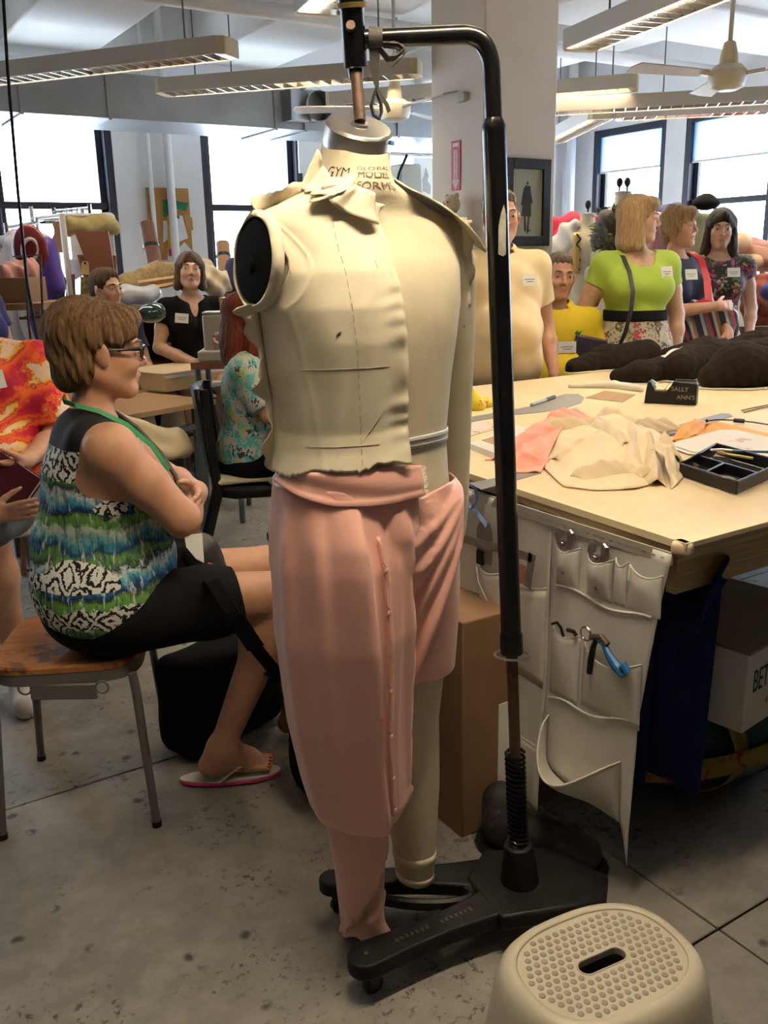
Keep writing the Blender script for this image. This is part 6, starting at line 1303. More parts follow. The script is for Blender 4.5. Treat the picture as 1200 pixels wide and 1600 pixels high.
TPE = pat_blobs('yellow_red_tape', (.20, .15, .008), [(.22, .015, .008), (.22, .015, .008), (.20, .14, .008)], 22, .3, (1, 1, .8))
def band(c, ax1, ax2, r1, r2, w_, name='parcel_tape'):
    ax1, ax2 = nrm(ax1), nrm(ax2); n = np.cross(ax1, ax2); P = []
    for a in np.linspace(0, 2 * PI, 49)[:-1]: q = c + ax1 * r1 * math.cos(a) + ax2 * r2 * math.sin(a); P.append([q - n * w_ / 2, q + n * w_ / 2])
    MB().grid(P, cu=True).build(name, TPE, gb, world=True, solid=.003)
band(gc + (-.05, 0, .0), (1, 0, 0), (0, 1, 0), .475, .318, .06); band(gc + (-.16, 0, 0), (0, 1, 0), (0, 0, 1), .298, .19, .055); band(gc + (.06, 0, .0), (.12, 1, 0), (0, 0, 1), .318, .20, .055); band(gc + (.30, 0, 0), (-.2, 1, 0), (0, 0, 1), .312, .19, .055)
rows = []; bcl0, bcl1 = np.array((1.56, 1.36)), np.array((1.76, 1.28))
for i in range(33):
    t = i / 32; rows.append([])
    for k in range(16):
        s = k / 15; fo = .022 * math.sin(26 * t + 1) * (1 - .3 * s) + .01 * math.sin(47 * t); rows[-1].append((bcl0[0] + (bcl1[0] - bcl0[0]) * (t * (1 - .18 * s) + .05 * s), bcl0[1] + (bcl1[1] - bcl0[1]) * t + fo, .885 - .66 * s + .03 * math.sin(5 * t) * s))
NAVYC = mat('royal_blue_cloth', (.008, .016, .075), .9, spec=.1); bcl = thing('blue_cloth', 'deep blue cloth hanging in folds under the table corner', 'cloth', (1.7, 1.32, .22))
MB().grid(rows).build('hanging_length', NAVYC, bcl, world=True, solid=.002, smooth=80)
MB().grid([[D(*q) + CRT * (.012 * math.sin(9 * v + 4 * u)) for v, q in ((v, (1040 + 95 * v + 8 * math.sin(6 * u), 872 + 20 * u * (1 - v) + (120 * u - 10) * math.sin(PI * min(1, v * .8 + .1)), 2.05 + .06 * math.sin(3 * v + 2 * u))) for v in np.linspace(0, 1, 15))] for u in np.linspace(0, 1, 9)]).build('swagged_fold', NAVYC, bcl, world=True, solid=.002, smooth=80)
soft('clear_plastic_bag', [('e', Zp(1010, 1165, .33) + (0.05, .1, 0), (.10, .08, .10), 0)], .008, mat('clear_poly', (.14, .16, .19), .15), 'crumpled grey plastic bag between the canvas hanging and blue cloth', 'plastic bag', .012, 40)
sh_ = Zp(900, 1375, .0); so_ = thing('dark_shoe', 'dark brown and black shoe under the drooping canvas pocket', 'shoe', sh_, 0)
f = solid([('c', sh_ + (-.06, .20, .07), sh_ + (.04, .02, .05), .062, .048, 0), ('c', sh_ + (-.05, .20, .09), sh_ + (-.06, .22, .13), .055, .05, .03)], .007); f.plane((0, 0, .02), (0, 0, -1)); f.build('upper', pat_blobs('dark_leather_patches', (.010, .008, .007), [(.05, .03, .02), (.02, .015, .012)], 16, .42), so_, world=True)
f = solid([('c', sh_ + (-.065, .215, .02), sh_ + (.045, .01, .02), .066, .056, 0)], .007); f.plane((0, 0, .024), (0, 0, 1)); f.plane((0, 0, .001), (0, 0, -1)); f.build('sole', BLKP, so_, world=True)
# ================================================================ on the table
def flat(name, pxs, th, m, label, cat, z=TZ, parent=None, bev=0):
    P = np.array([Zp(px, py, z)[:2] for px, py in pxs]); 
    area = sum(P[i - 1][0] * P[i][1] - P[i][0] * P[i - 1][1] for i in range(len(P))); P = P if area > 0 else P[::-1]
    o = MB().prism(P, th, (0, 0, z + .0003)).build(name, m, parent, smooth=20, bevel=bev, world=parent is not None); return tag(o, label, cat) if label else o
STL = mat('brushed_rule', (.30, .30, .30), .45, .7)
flat('steel_ruler', ((995, 682), (1128, 646), (1140, 647), (1145, 651), (1023, 688)), .0015, STL, 'grey steel ruler lying across the middle of the cutting table', 'ruler')
flat('french_curve', ((735, 660), (735, 652), (800, 641), (835, 634), (862, 622), (884, 616), (904, 616), (913, 622), (908, 630), (884, 638), (850, 644), (800, 649)), .0015, STL, 'grey metal hip curve with a rounded head beside the marker', 'curved ruler')
flat('edge_ruler', ((733, 756), (838, 734), (846, 740), (752, 766)), .0016, STL, 'steel ruler poking past the table edge behind the pole', 'ruler')
flat('kraft_card', ((915, 622), (945, 611), (993, 617), (973, 629)), .002, KRAFT, 'flat piece of brown card beside the tape dispenser', 'card')
mk = thing('marker_pen', 'grey marker pen with black cap lying near the hip curve', 'pen', Zp(845, 628, TZ)); ma, mb_ = Zp(830, 633, TZ + .008), Zp(866, 620, TZ + .008); md = nrm(mb_ - ma)
MB().tube([ma, ma + md * .004, ma + (mb_ - ma) * .62], [.004, .0075, .0075], 12).build('barrel', mat('pen_grey', (.35, .36, .33), .5), mk, world=True); MB().tube([ma + (mb_ - ma) * .62, mb_, mb_ + md * .003], [.0082, .0078, .006], 12).build('cap', BLKP, mk, world=True)
# tape dispenser
dp = thing('tape_dispenser', 'black desk tape dispenser chalked SALLY ANN\'S on the cutting table', 'tape dispenser', Zp(1045, 632, TZ))
dl, dr_ = Zp(1006, 630, TZ), Zp(1087, 634, TZ); dx = nrm(dr_ - dl); dL = float(np.linalg.norm(dr_ - dl)); dz_ = np.array((0, 0, 1.)); dy = np.cross(dz_, dx); DR = np.stack([dx, dz_, -dy], 1); hgt = .092
prof = [(0, 0), (dL, 0), (dL, hgt * .86), (dL * .98, hgt * .93), (dL * .55, hgt), (dL * .50, hgt * .78), (dL * .42, hgt * .55), (dL * .2, hgt * .55), (dL * .16, hgt * .72), (dL * .1, hgt * .95), (dL * .05, hgt * .93), (dL * .02, hgt * .5)]
MB().prism(prof, .055, dl + dy * .055, np.stack([dx, dz_, np.cross(dx, dz_)], 1)).build('dispenser_body', BLKP, dp, world=True, bevel=.004)
MB().box(dl + dx * dL * .76 + dz_ * (hgt + .001) + dy * .028, (dL * .42, .02, .004), np.stack([dx, dy, dz_], 1)).build('top_slot', mat('slot_black', (.004, .004, .004), .6), dp, world=True)
MB().tube([dl + dx * dL * .1 + dz_ * hgt * .98 + dy * .03, dl + dx * dL * .28 + dz_ * hgt * .8 + dy * .01, dl + dx * dL * .37 + dz_ * hgt * .62 + dy * .008, dl + dx * dL * .5 + dz_ * hgt * .95 + dy * .02], .0024, 6).build('tape_loop', PAPER, dp, world=True)
MB().box(dl + dx * dL * .28 + dz_ * hgt * .58 + dy * .0275, (dL * .2, .04, .006), np.stack([dx, dy, dz_], 1)).build('tape_end', MASK, dp, world=True)
CHK = mat('chalk_lettering', (.30, .30, .28), .9)
for ln, sx, zz_ in (('SALLY', .68, .66), ("ANN'S", .80, .32)): text('chalk_word', ln, .024, CHK, dp, dl + dx * dL * sx + dz_ * hgt * zz_ - dy * .0012, dx, dz_)
# dark furry costume pads
FUR = mat('black_fur', (.011, .008, .006), .95, c2=(.024, .017, .012), sc=40, bump=.9, bsc=220, bdist=.006, spec=.1); BATT = mat('white_batting', (.72, .68, .58), .95, bump=.4, bsc=60, bdist=.006)
def pad(pxs, top, label, name='fur_pad', lining=True, z=TZ):
    c = [Zp(px, py, z) for px, py in pxs]; t = thing(name, label, 'costume piece', np.mean(c, 0)); pr_ = []
    for i in range(len(c) - 1): pr_.append(('c', c[i] + (0, 0, top[i] * .45), c[i + 1] + (0, 0, top[i + 1] * .45), top[i] * .62, top[i + 1] * .62, .05))
    if len(c) == 1: pr_.append(('e', c[0] + (0, 0, top[0] * .5), (top[0] * 1.4, top[0] * 1.1, top[0] * .55), 0))
    f = solid(pr_, .0075); f.wob(lambda X, Y, Z: .003 * np.sin(90 * X + 40 * Y) * np.sin(80 * Y + 50 * Z)); f.plane((0, 0, z + .006), (0, 0, -1)); f.build('fur_side', FUR, t, world=True)
    if lining:
        f = solid([(p[0], p[1] * (1, 1, 0) + np.array((0, 0, z)), p[2] * (1, 1, 0) + np.array((0, 0, z)), p[3] * 1.15, p[4] * 1.15, .05) if p[0] == 'c' else p for p in pr_], .0075); f.plane((0, 0, z + .008), (0, 0, 1)); f.plane((0, 0, z + .001), (0, 0, -1)); f.build('batting_lining', BATT, t, world=True)
pad([(895, 583), (945, 577), (1008, 572)], [0.065, 0.109, 0.131], 'long black fur pad nearest the seated man in yellow'); pad([(965, 597), (1000, 598), (1030, 594)], [0.058, 0.087, 0.102], 'black fur pad with white batting edge behind the tape dispenser')
pad([(1060, 595), (1100, 585), (1125, 578)], [0.131, 0.160, 0.145], 'thick black fur pad behind the tape dispenser'); pad([(1112, 606), (1150, 604), (1190, 602)], [0.102, 0.174, 0.160], 'rounded black fur pad nearest the frame edge beside the tape dispenser')
pad([(1130, 570), (1175, 566), (1215, 566)], [0.116, 0.145, 0.145], 'black fur pad at the back of the heap before the flowered dress'); pad([(1035, 566), (1075, 560)], [0.065, 0.087], 'small black fur pad at the far edge of the heap'); pad([(1150, 585), (1200, 582)], [0.145, 0.160], 'black fur pad wedged in the middle of the heap', lining=False)
soft('batting_wad', [('c', Zp(1040, 578, TZ) + (0, 0, .03), Zp(1068, 572, TZ) + (0, 0, .05), .05, .055, 0)], .008, BATT, 'white batting lining showing between two black fur pads', 'batting', .006, 40)
soft('batting_strip', [('c', Zp(892, 606, TZ) + (0, 0, .008), Zp(960, 606, TZ) + (0, 0, .012), .012, .02, 0), ('c', Zp(960, 606, TZ) + (0, 0, .012), Zp(1000, 612, TZ) + (0, 0, .012), .02, .016, .02)], .006, BATT, 'long white batting strip lying in front of the fur pads', 'batting', .003, 50)
# muslin heap and pink satin
MUS2 = mat('unbleached_calico', (.76, .63, .43), .85, c2=(.70, .57, .38), sc=7)
cal = thing('calico_heap', 'crumpled heap of cream calico offcuts near the front of the cutting table', 'cloth', Zp(950, 730, TZ)); 
zz_ = lambda px, py, h_: Zp(px, py, TZ) + np.array((0, 0, h_))
def sheet(pts_top, name, m, par, th=.002, amp=.008, seed=0):
    """folded cloth patch over a grid of anchor points (rows of world points), creased between them"""
    A = np.asarray(pts_top, float); nu, nv = 52, 44; r_ = np.random.default_rng(seed); P = np.zeros((nu, nv, 3)); cre = [(r_.uniform(4, 11) * r_.choice((-1, 1)), r_.uniform(3, 9) * r_.choice((-1, 1)), r_.uniform(0, 6)) for _ in range(3)]
    for i in range(nu):
        for k in range(nv):
            u, v = i / (nu - 1) * (A.shape[0] - 1), k / (nv - 1) * (A.shape[1] - 1); a, b_ = min(int(u), A.shape[0] - 2), min(int(v), A.shape[1] - 2); s, t = u - a, v - b_
            p = A[a, b_] * (1 - s) * (1 - t) + A[a + 1, b_] * s * (1 - t) + A[a, b_ + 1] * (1 - s) * t + A[a + 1, b_ + 1] * s * t
            d = sum(1 - 2 * abs(math.sin(fx * i / nu + fy * k / nv + ph)) ** 1.15 for fx, fy, ph in cre) / 2.6; p[2] = TZ + (p[2] - TZ) * 1.25; p = p + np.array((.5 * amp * d, -.5 * amp * d, 1.5 * amp * d)); p[2] = max(p[2], TZ + .0035); P[i, k] = p
    MB().grid(P).build(name, m, par, world=True, solid=th, smooth=50)
Zz = zz_
def folds(name, m, par, rows, seed):
    """cloth folds: each an arched strip from one table point to another, its feet on the cloth below"""
    r_ = np.random.default_rng(seed)
    for (ax, ay, az), (bx_, by, bz), w0, w1, h in rows:
        p, q = Zz(ax, ay, az), Zz(bx_, by, bz); d = nrm((q - p) * (1, 1, 0)); sd = np.array((-d[1], d[0], 0)); P = []; ph = r_.uniform(0, 6); sk = r_.uniform(-.5, .5)
        for u in np.linspace(0, 1, 22):
            w_ = w0 + (w1 - w0) * u; e = min(1, 6 * u + .25, 6 * (1 - u) + .25); row = []
            for v in np.linspace(-1, 1, 17):
                c = p + (q - p) * u + d * (.010 * math.sin(5 * v + ph)) + sd * w_ * (v + sk * (1 - v * v) * .8); z = h * e * max(0, 1 - abs(v) ** 1.35) * (1 + .18 * math.sin(7 * u + ph)) - .016 * abs(v) + .0025 * math.sin(19 * u + 6 * v + ph); c[2] = max(TZ + .002, c[2] + z); row.append(c)
            P.append(row)
        MB().grid(P).build(name, m, par, world=True, solid=.0018, smooth=60)
sheet([[Zz(850, 735, .003), Zz(862, 700, .03), Zz(880, 676, .03)], [Zz(880, 762, .003), Zz(905, 715, .045), Zz(920, 680, .045)], [Zz(935, 768, .003), Zz(955, 712, .05), Zz(965, 676, .05)], [Zz(990, 766, .003), Zz(1005, 712, .045), Zz(1005, 682, .035)], [Zz(1020, 758, .003), Zz(1045, 718, .02), Zz(1050, 692, .008)]], 'calico_base', MUS2, cal, amp=.004, seed=3)
folds('calico_fold', MUS2, cal, [((852, 690, .035), (952, 690, .05), .035, .03, .034), ((862, 728, .02), (945, 700, .05), .05, .03, .022), ((895, 752, .008), (975, 748, .018), .035, .04, .034), ((930, 690, .05), (985, 720, .05), .045, .04, .030), ((938, 668, .045), (1000, 690, .04), .035, .03, .030), ((985, 690, .045), (990, 748, .02), .026, .035, .034), ((1008, 700, .04), (1022, 760, .012), .024, .03, .034), ((985, 688, .03), (1048, 676, .03), .03, .045, .030), ((1030, 700, .025), (1050, 722, .012), .03, .03, .028), ((960, 745, .012), (1012, 752, .014), .03, .025, .026)], 4)
sheet([[Zz(1015, 736, .05), Zz(1022, 728, .055), Zz(1032, 722, .045)], [Zz(1036, 744, .045), Zz(1042, 734, .05), Zz(1050, 727, .04)], [Zz(1050, 766, .003), Zz(1060, 757, .004), Zz(1067, 749, .006)]], 'calico_strip', MUS2, cal, amp=.003, seed=5)
PNK = mat('pink_fabric', (.84, .36, .27), .55, c2=(.80, .32, .24), sc=9); pk_ = thing('pink_fabric_piece', 'crumpled coral pink satin offcut tucked beside the calico heap', 'cloth', Zp(830, 720, TZ))
sheet([[Zz(772, 726, .006), Zz(786, 704, .02), Zz(812, 692, .012)], [Zz(792, 740, .003), Zz(820, 714, .03), Zz(850, 690, .03)], [Zz(846, 740, .003), Zz(866, 712, .035), Zz(882, 686, .04)]], 'satin_base', PNK, pk_, amp=.003, seed=4)
folds('satin_fold', PNK, pk_, [((778, 722, .012), (862, 690, .045), .04, .03, .030), ((786, 738, .004), (850, 728, .02), .026, .035, .026), ((800, 708, .015), (875, 678, .05), .03, .03, .022), ((860, 680, .04), (915, 668, .04), .045, .035, .034)], 9)
yw = soft('yellow_fabric', [('c', Zz(725, 636, .03), Zz(745, 640, .025), .05, .035, 0), ('c', Zz(745, 640, .015), Zz(766, 634, .012), .03, .018, .02)], .006, pat_blobs('yellow_print', (.62, .50, .02), [(.66, .54, .03), (.62, .50, .02), (.45, .08, .05)], 26, .3), 'yellow printed fabric at the table edge behind the form arm', 'cloth', .008, 60)
# magazines, papers, envelope
mg = thing('magazine_stack', 'magazines with brown and grey triangles printed on the cover behind the pole', 'magazine', Zp(800, 690, TZ)); MAGP = mat('glossy_page', (.68, .66, .62), .35)
flat('page_block', ((733, 702), (785, 722), (862, 690), (810, 672)), .018, MAGP, None, None, parent=mg); flat('magazine', ((722, 680), (790, 678), (862, 680), (735, 700)), .004, MAGP, None, None, z=TZ + .0185, parent=mg) if 0 else None
zt2 = TZ + .0185
for pxs, m_ in ((((752, 688), (772, 682), (786, 690), (770, 694)), KRAFT), (((820, 671), (840, 668), (852, 672), (838, 677)), KRAFT), (((802, 684), (826, 682), (842, 690), (812, 694)), mat('slate_print', (.10, .09, .10), .5))): flat('printed_triangle', pxs, .0004, m_, None, None, z=zt2, parent=mg)
flat('opened_leaflet', ((722, 662), (760, 660), (785, 668), (735, 682)), .003, pat_blobs('leaflet_print', (.62, .50, .44), [(.55, .45, .12), (.25, .15, .10), (.62, .5, .45), (.5, .25, .2)], 22, .3), 'printed leaflet with pink and ochre pictures behind the form arm', 'leaflet')
flat('orange_envelope', ((1050, 690), (1075, 668), (1120, 660), (1215, 682), (1215, 700), (1100, 700)), .003, mat('orange_manila', (.74, .32, .05), .6), 'open orange envelope under the white sketches', 'envelope')
sheet([[Zz(1048, 692, .004), Zz(1062, 678, .02), Zz(1075, 668, .012)], [Zz(1075, 686, .004), Zz(1085, 672, .03), Zz(1095, 664, .012)], [Zz(1098, 678, .003), Zz(1102, 670, .016), Zz(1110, 664, .006)]], 'envelope_flap', bpy.data.materials['orange_manila'], thing('envelope_flap', 'curled orange flap of the open envelope', 'envelope', Zp(1075, 680, TZ)), amp=.003, seed=2)
SKT = pat_blobs('pencil_sketch', (.72, .68, .62), [(.72, .68, .62), (.72, .68, .62), (.60, .42, .36), (.72, .68, .62)], 12, .25)
pp = thing('paper_stack', 'loose white sketch sheets stacked in front of the orange envelope', 'paper', Zp(1140, 700, TZ))
for k, (dx_, dy_) in enumerate(((-3, 4), (2, 2), (0, 0))): flat('sheet', ((1046 + dx_, 694 + dy_), (1125 + dx_, 672 + dy_), (1150 + dx_, 672 + dy_), (1230, 690 + dy_), (1240, 720 + dy_), (1080 + dx_, 706 + dy_)), .0012, PAPER if k < 2 else SKT, None, None, z=TZ + .0035 + .002 * k, parent=pp)
wp = thing('stylus_cable', 'black cable with a small barrel plug lying over the orange envelope', 'cable', Zp(1140, 665, TZ)); 
MB().tube([Zz(1105, 663, .012), Zz(1120, 661, .012), Zz(1150, 662, .012), Zz(1175, 664, .010), Zz(1230, 672, .008)], .0025, 6).build('cord', BLKP, wp, world=True); MB().tube([Zz(1146, 662, .012), Zz(1163, 663, .011)], .0075, 10).build('barrel', BLKP, wp, world=True); MB().ell(Zz(1104, 663, .012), .006, 10, 8).build('plug_tip', BLKP, wp, world=True)
tag(MB().tube([Zz(1225, 632, .004), Zz(1185, 640, .004), Zz(1162, 646, .004), Zz(1158, 643, .004), Zz(1180, 638, .004), Zz(1225, 630, .004)], .0025, 6).build('cord_loop', mat('tan_cord', (.25, .18, .12), .8)), 'thin tan cord loop lying beyond the orange envelope', 'cord')
# black tray of small tools
ty = thing('plastic_food_tray', 'black plastic compartment tray holding brushes and scraps', 'tray', Zp(1140, 735, TZ)); K0, K1, K2, K3 = [Zp(*q, TZ) for q in ((1062, 745), (1150, 775), (1222, 742), (1118, 712))]
def tr_pt(u, v, z): return (K0 * (1 - u) + K1 * u) * (1 - v) + (K3 * (1 - u) + K2 * u) * v + np.array((0, 0, z))
def traywall(u0, v0, u1, v1, name, h0=.004, h1=.036, th=.004):
    a, b_ = tr_pt(u0, v0, 0), tr_pt(u1, v1, 0); d = nrm(b_ - a); MB().box((a + b_) / 2 + np.array((0, 0, (h0 + h1) / 2)), (float(np.linalg.norm(b_ - a)) + th, th, h1 - h0), np.stack([d, np.cross((0, 0, 1), d), (0, 0, 1)], 1)).build(name, BLKP, ty, world=True, bevel=.001)
MB().grid([[tr_pt(u, v, .003) for v in (0.04, .96)] for u in (0.04, .96)]).build('tray_floor', BLKP, ty, world=True, solid=.003)
for a in ((0, 0, 1, 0), (1, 0, 1, 1), (1, 1, 0, 1), (0, 1, 0, 0)): traywall(*a, 'tray_wall')
traywall(.03, .5, .97, .5, 'divider', h1=.03, th=.008); traywall(.42, .03, .42, .5, 'divider', h1=.03, th=.008)
lip = MB(); lip.tube([tr_pt(*q, .036) for q in ((0, 0), (.25, 0), (.5, 0), (.75, 0), (1, 0), (1, .5), (1, 1), (.5, 1), (0, 1), (0, .5))], .0045, 6, closed=True, flat=.5); lip.build('rolled_lip', BLKP, ty, world=True)
for k, (a, b_, m_, lb) in enumerate((((1108, 722), (1225, 727), 'blue_handle', 'blue handled brush lying along the black tray'), ((1118, 726), (1175, 732), 'yellow_handle', 'short yellow pencil in the black tray'))):
    cm = mat(m_, (.05, .12, .32) if k == 0 else (.55, .42, .03), .4); t = thing('paint_brush' if k == 0 else 'pencil', lb, 'brush' if k == 0 else 'pencil', Zz(*a, .03)); a3, b3 = Zz(*a, .034), Zz(*b_, .036 if k == 0 else .028); MB().tube([a3 * .7 + b3 * .3, b3], .004, 8).build('handle', cm, t, world=True); MB().tube([a3, a3 * .85 + b3 * .15, a3 * .7 + b3 * .3], [.004, .007, .0045], 8).build('ferrule' if k == 0 else 'point', STEEL if k == 0 else OAK, t, world=True)
for px, py, c, lb in ((1083, 733, (.16, .10, .08), 'brown folded scrap in the front tray compartment'), (1070, 732, (.40, .42, .14), 'lime scrap in the front tray compartment')): tag(MB().prism([(-.014, -.012), (.016, -.01), (.004, .018)], .006, Zz(px, py, .012), rotm(R(30), R(10), .6)).build('fabric_scrap', mat('scrap_%d' % px, c, .8)), lb, 'scrap')
# ================================================================ perforated step stool
SP = mat('ivory_plastic', (.50, .46, .36), .4, c2=(.46, .42, .32), sc=5); ss = thing('step_stool', 'cream plastic step stool with a dimpled oval top and hand slot', 'step stool', (1.068, .966, 0), R(-6))
def oval(a, b_, z, n=56, p=2.6): return [(a * math.copysign(abs(math.cos(t)) ** (2 / p), math.cos(t)), b_ * math.copysign(abs(math.sin(t)) ** (2 / p), math.sin(t)), z) for t in np.arange(n) * 2 * PI / n]
SA, SB = .172, .128
MB().loft([oval(SA + d, SB + d, z) for d, z in ((.052, 0), (.050, .01), (.048, .03), (.034, .13), (.024, .2), (.016, .232), (.006, .246), (-.004, .250), (-.010, .2495), (-.012, .2475))], caps=False).build('stool_shell', SP, ss, solid=.003, smooth=50)
# top plate pierced by the hand slot
top_r = [oval(SA - .011, SB - .011, .2475), oval(SA - .03, SB - .03, .2475), oval(.06, .035, .2475, p=2.2)]
slot = [(.034 * (1 if math.cos(t) > 0 else -1) + .0165 * math.cos(t), .0165 * math.sin(t), .2475) for t in np.arange(56) * 2 * PI / 56]
MB().loft(top_r + [slot, [(x, y, .235) for x, y, z in slot]], caps=False).build('stool_top', SP, ss, smooth=30)
MB().tube([(x * 1.03, y * 1.08, .248) for x, y, z in slot], .0018, 6, closed=True).build('slot_rim', SP, ss)
DM = mat('worn_grey_dimple', (.30, .28, .22), .6, c2=(.19, .18, .14), sc=30); dme = None
pit = .0172; cnt = 0
for iy in range(-8, 9):
    for ix in range(-11, 12):
        x = (ix + .5 * (iy % 2)) * pit; y = iy * pit * .92
        if (abs(x) / (SA - .019)) ** 2.5 + (abs(y) / (SB - .019)) ** 2.5 > 1 or (abs(x) < .056 and abs(y) < .0215): continue
        if dme is None: o = MB().lathe([(.0060, -.001), (.0060, .0010), (.0050, .0015)], 12).build('grip_dimple', DM, ss); dme = o.data; o.location = (x, y, .2475)
        else: link('grip_dimple', dme, ss, (x, y, .2475))
# ================================================================ on the column
fr_ = thing('framed_sketch', 'black framed costume sketch of a dark coated figure on the column', 'picture', Yp(821, 385, 4.275)); a_, b_ = Yp(789, 246, 4.275), Yp(856, 384, 4.275)
cx_, cz_ = (a_[0] + b_[0]) / 2, (a_[2] + b_[2]) / 2; fw_, fh_ = abs(b_[0] - a_[0]), abs(a_[2] - b_[2]); FRM = mat('black_frame_wood', (.012, .011, .012), .35)
for s in (-1, 1):
    MB().box((cx_ + s * (fw_ / 2 - .028), 4.275, cz_), (.056, .03, fh_)).build('frame_stile', FRM, fr_, world=True, bevel=.003); MB().box((cx_, 4.275, cz_ + s * (fh_ / 2 - .028)), (fw_ - .112, .03, .056)).build('frame_rail', FRM, fr_, world=True, bevel=.003)
MB().box((cx_, 4.28, cz_), (fw_ - .11, .008, fh_ - .11)).build('mount', mat('sage_mount', (.36, .37, .30), .6), fr_, world=True); SKD = mat('sketch_dark', (.03, .035, .05), .8)
mb = MB(); mb.box((cx_, 4.2752, cz_ + .01), (.075, .001, .17), rotm(0, R(3), 0), .55); mb.box((cx_ - .012, 4.2752, cz_ - .115), (.013, .001, .09), rotm(0, R(-4), 0)); mb.box((cx_ + .012, 4.2752, cz_ - .12), (.012, .001, .10), rotm(0, R(5), 0)); mb.box((cx_ - .030, 4.2752, cz_ + .035), (.011, .001, .10), rotm(0, R(12), 0)); mb.box((cx_ + .028, 4.2752, cz_ + .04), (.011, .001, .09), rotm(0, R(-14), 0)); mb.box((cx_ + .018, 4.2752, cz_ - .155), (.026, .001, .008)); mb.lathe([(.001, -.011), (.009, 0), (.001, .012)], 10, (cx_ + .002, 4.2752, cz_ + .108), 1, .05)
tag(mb.build('drawn_figure', SKD, fr_, world=True), kind='stuff')
sg = thing('extinguisher_sign', 'narrow red sign with a white downward arrow on the column', 'sign', Xp(712, 297, 3.435)); a_, b_ = Xp(706, 221, 3.435), Xp(718, 297, 3.435); sy_, sz_ = (a_[1] + b_[1]) / 2, (a_[2] + b_[2]) / 2; sw_, shh = .085, abs(a_[2] - b_[2])
MB().box((3.437, sy_, sz_), (.004, sw_, shh)).build('sign_plate', mat('sign_red', (.52, .03, .09), .5), sg, world=True)
MB().prism([(-.018, .075), (.018, .075), (.018, -.09), (.034, -.09), (0, -.15), (-.034, -.09), (-.018, -.09)], .001, (3.4345, sy_, sz_ + .01), np.array([[0, 0, -1.], [1, 0, 0], [0, 1, 0]])).build('white_arrow', PAPER, sg, world=True)
text('sign_lettering', 'FIRE EXTINGUISHER', .018, mat('sign_ink', (.5, .03, .09), .6), sg, (3.433, sy_, sz_ + .0), (0, 0, -1), (0, -1, 0)); MB().box((3.4345, sy_, sz_ + .115), (.001, .06, .022)).build('white_panel', PAPER, sg, world=True)
tag(MB().box(Xp(722, 152, 3.425), (.03, .07, .05)).build('thermostat_box', FIXW, bevel=.006), 'small white box fixed high on the column', 'wall box')
bp = Xp(706, 325, 3.36); br = thing('teddy_bear', 'small cream teddy bear in a striped jumper perched by the column', 'soft toy', bp); BRM = mat('cream_plush', (.66, .58, .44), .95, bump=.4, bsc=300, sheen=.3)
f = solid([('e', bp + (0, 0, .02), (.05, .05, .055), 0), ('e', bp + (-.035, -.01, .012), (.02, .022, .018), .012), ('e', bp + (0, -.045, .065), (.016, .016, .016), .006), ('e', bp + (0, .045, .065), (.016, .016, .016), .006)], .005); f.build('bear_head', BRM, br, world=True)
f = solid([('e', bp + (0, 0, -.075), (.045, .05, .055), 0), ('c', bp + (-.01, -.05, -.05), bp + (-.03, -.06, -.10), .02, .017, .02), ('c', bp + (-.01, .05, -.05), bp + (-.03, .06, -.10), .02, .017, .02), ('c', bp + (-.01, -.03, -.115), bp + (-.06, -.045, -.13), .024, .02, .02), ('c', bp + (-.01, .03, -.115), bp + (-.06, .045, -.13), .024, .02, .02)], .005); f.build('bear_body', pat_stripes('bear_jumper', [(.60, .58, .52), (.60, .58, .52), (.08, .08, .09)], 22, 2), br, world=True)
for s in (-1, 1): MB().ell(bp + (-.044, s * .018, .03), .006, 8, 6).build('bear_eye', BLKP, br, world=True)
MB().ell(bp + (-.055, 0, .016), .007, 8, 6).build('bear_nose', BLKP, br, world=True); tag(MB().box(bp + (.035, 0, -.15), (.09, .22, .015)).build('column_shelf', FIXW, bevel=.003), 'little shelf on the column carrying the teddy bear', 'shelf')
# ================================================================ wall pieces behind the form
tag(MB().box(Yp(486, 240, 7.77), (.26, .012, .34)).build('pinned_sheet', PAPER, smooth=0), 'grey printed sheet pinned on the wall between windows behind the form neck', 'paper')
ps = thing('costume_poster', 'pale poster with a costume sketch on the wall left of the column', 'poster', Yp(662, 300, 7.77)); pc_ = Yp(662, 282, 7.77); MB().box(pc_, (.24, .012, .42)).build('sheet', PAPER, ps, world=True, smooth=0)
mb = MB(); mb.prism([(-.07, -.12), (-.02, -.10), (.05, -.13), (.06, -.05), (.02, .0), (.035, .05), (.0, .12), (-.02, .04), (-.05, .0), (-.03, -.05)], .002, pc_ + (0.02, -.008, 0), np.array([[1., 0, 0], [0, 0, -1], [0, 1, 0]])); tag(mb.build('sketched_figure', pat_blobs('sketch_wash', (.42, .42, .38), [(.2, .2, .16), (.5, .5, .45), (.35, .36, .22)], 30, .3), ps, world=True), kind='stuff')
pipe('curtain_rail', [Yp(600, 240, 7.785), Yp(690, 243, 7.785)], .018, STEEL, 'grey rail in front of the third window beside the column')
tag(MB().box(Yp(634, 285, 7.2), (.26, .2, .3), None, .9).build('lamp_shade_box', mat('ivory_shade', (.52, .53, .42), .6), bevel=.02), 'ivory square shade on the bench beyond the form shoulder', 'lamp shade')
tag(MB().tube([Yp(612, 312, 7.0), Yp(617, 296, 7.0), Yp(625, 268, 7.0), Yp(636, 242, 7.0)], .014, 8).build('swing_lamp', BLKP), 'black lamp arm slanting in front of the third window', 'lamp arm')
cpz = Yp(634, 285, 7.2); zc_ = cpz[2] - .15; cpb = thing('tall_cupboard', 'tall white cupboard carrying the ivory shade by the third window', 'cupboard', (cpz[0], 7.2, 0))
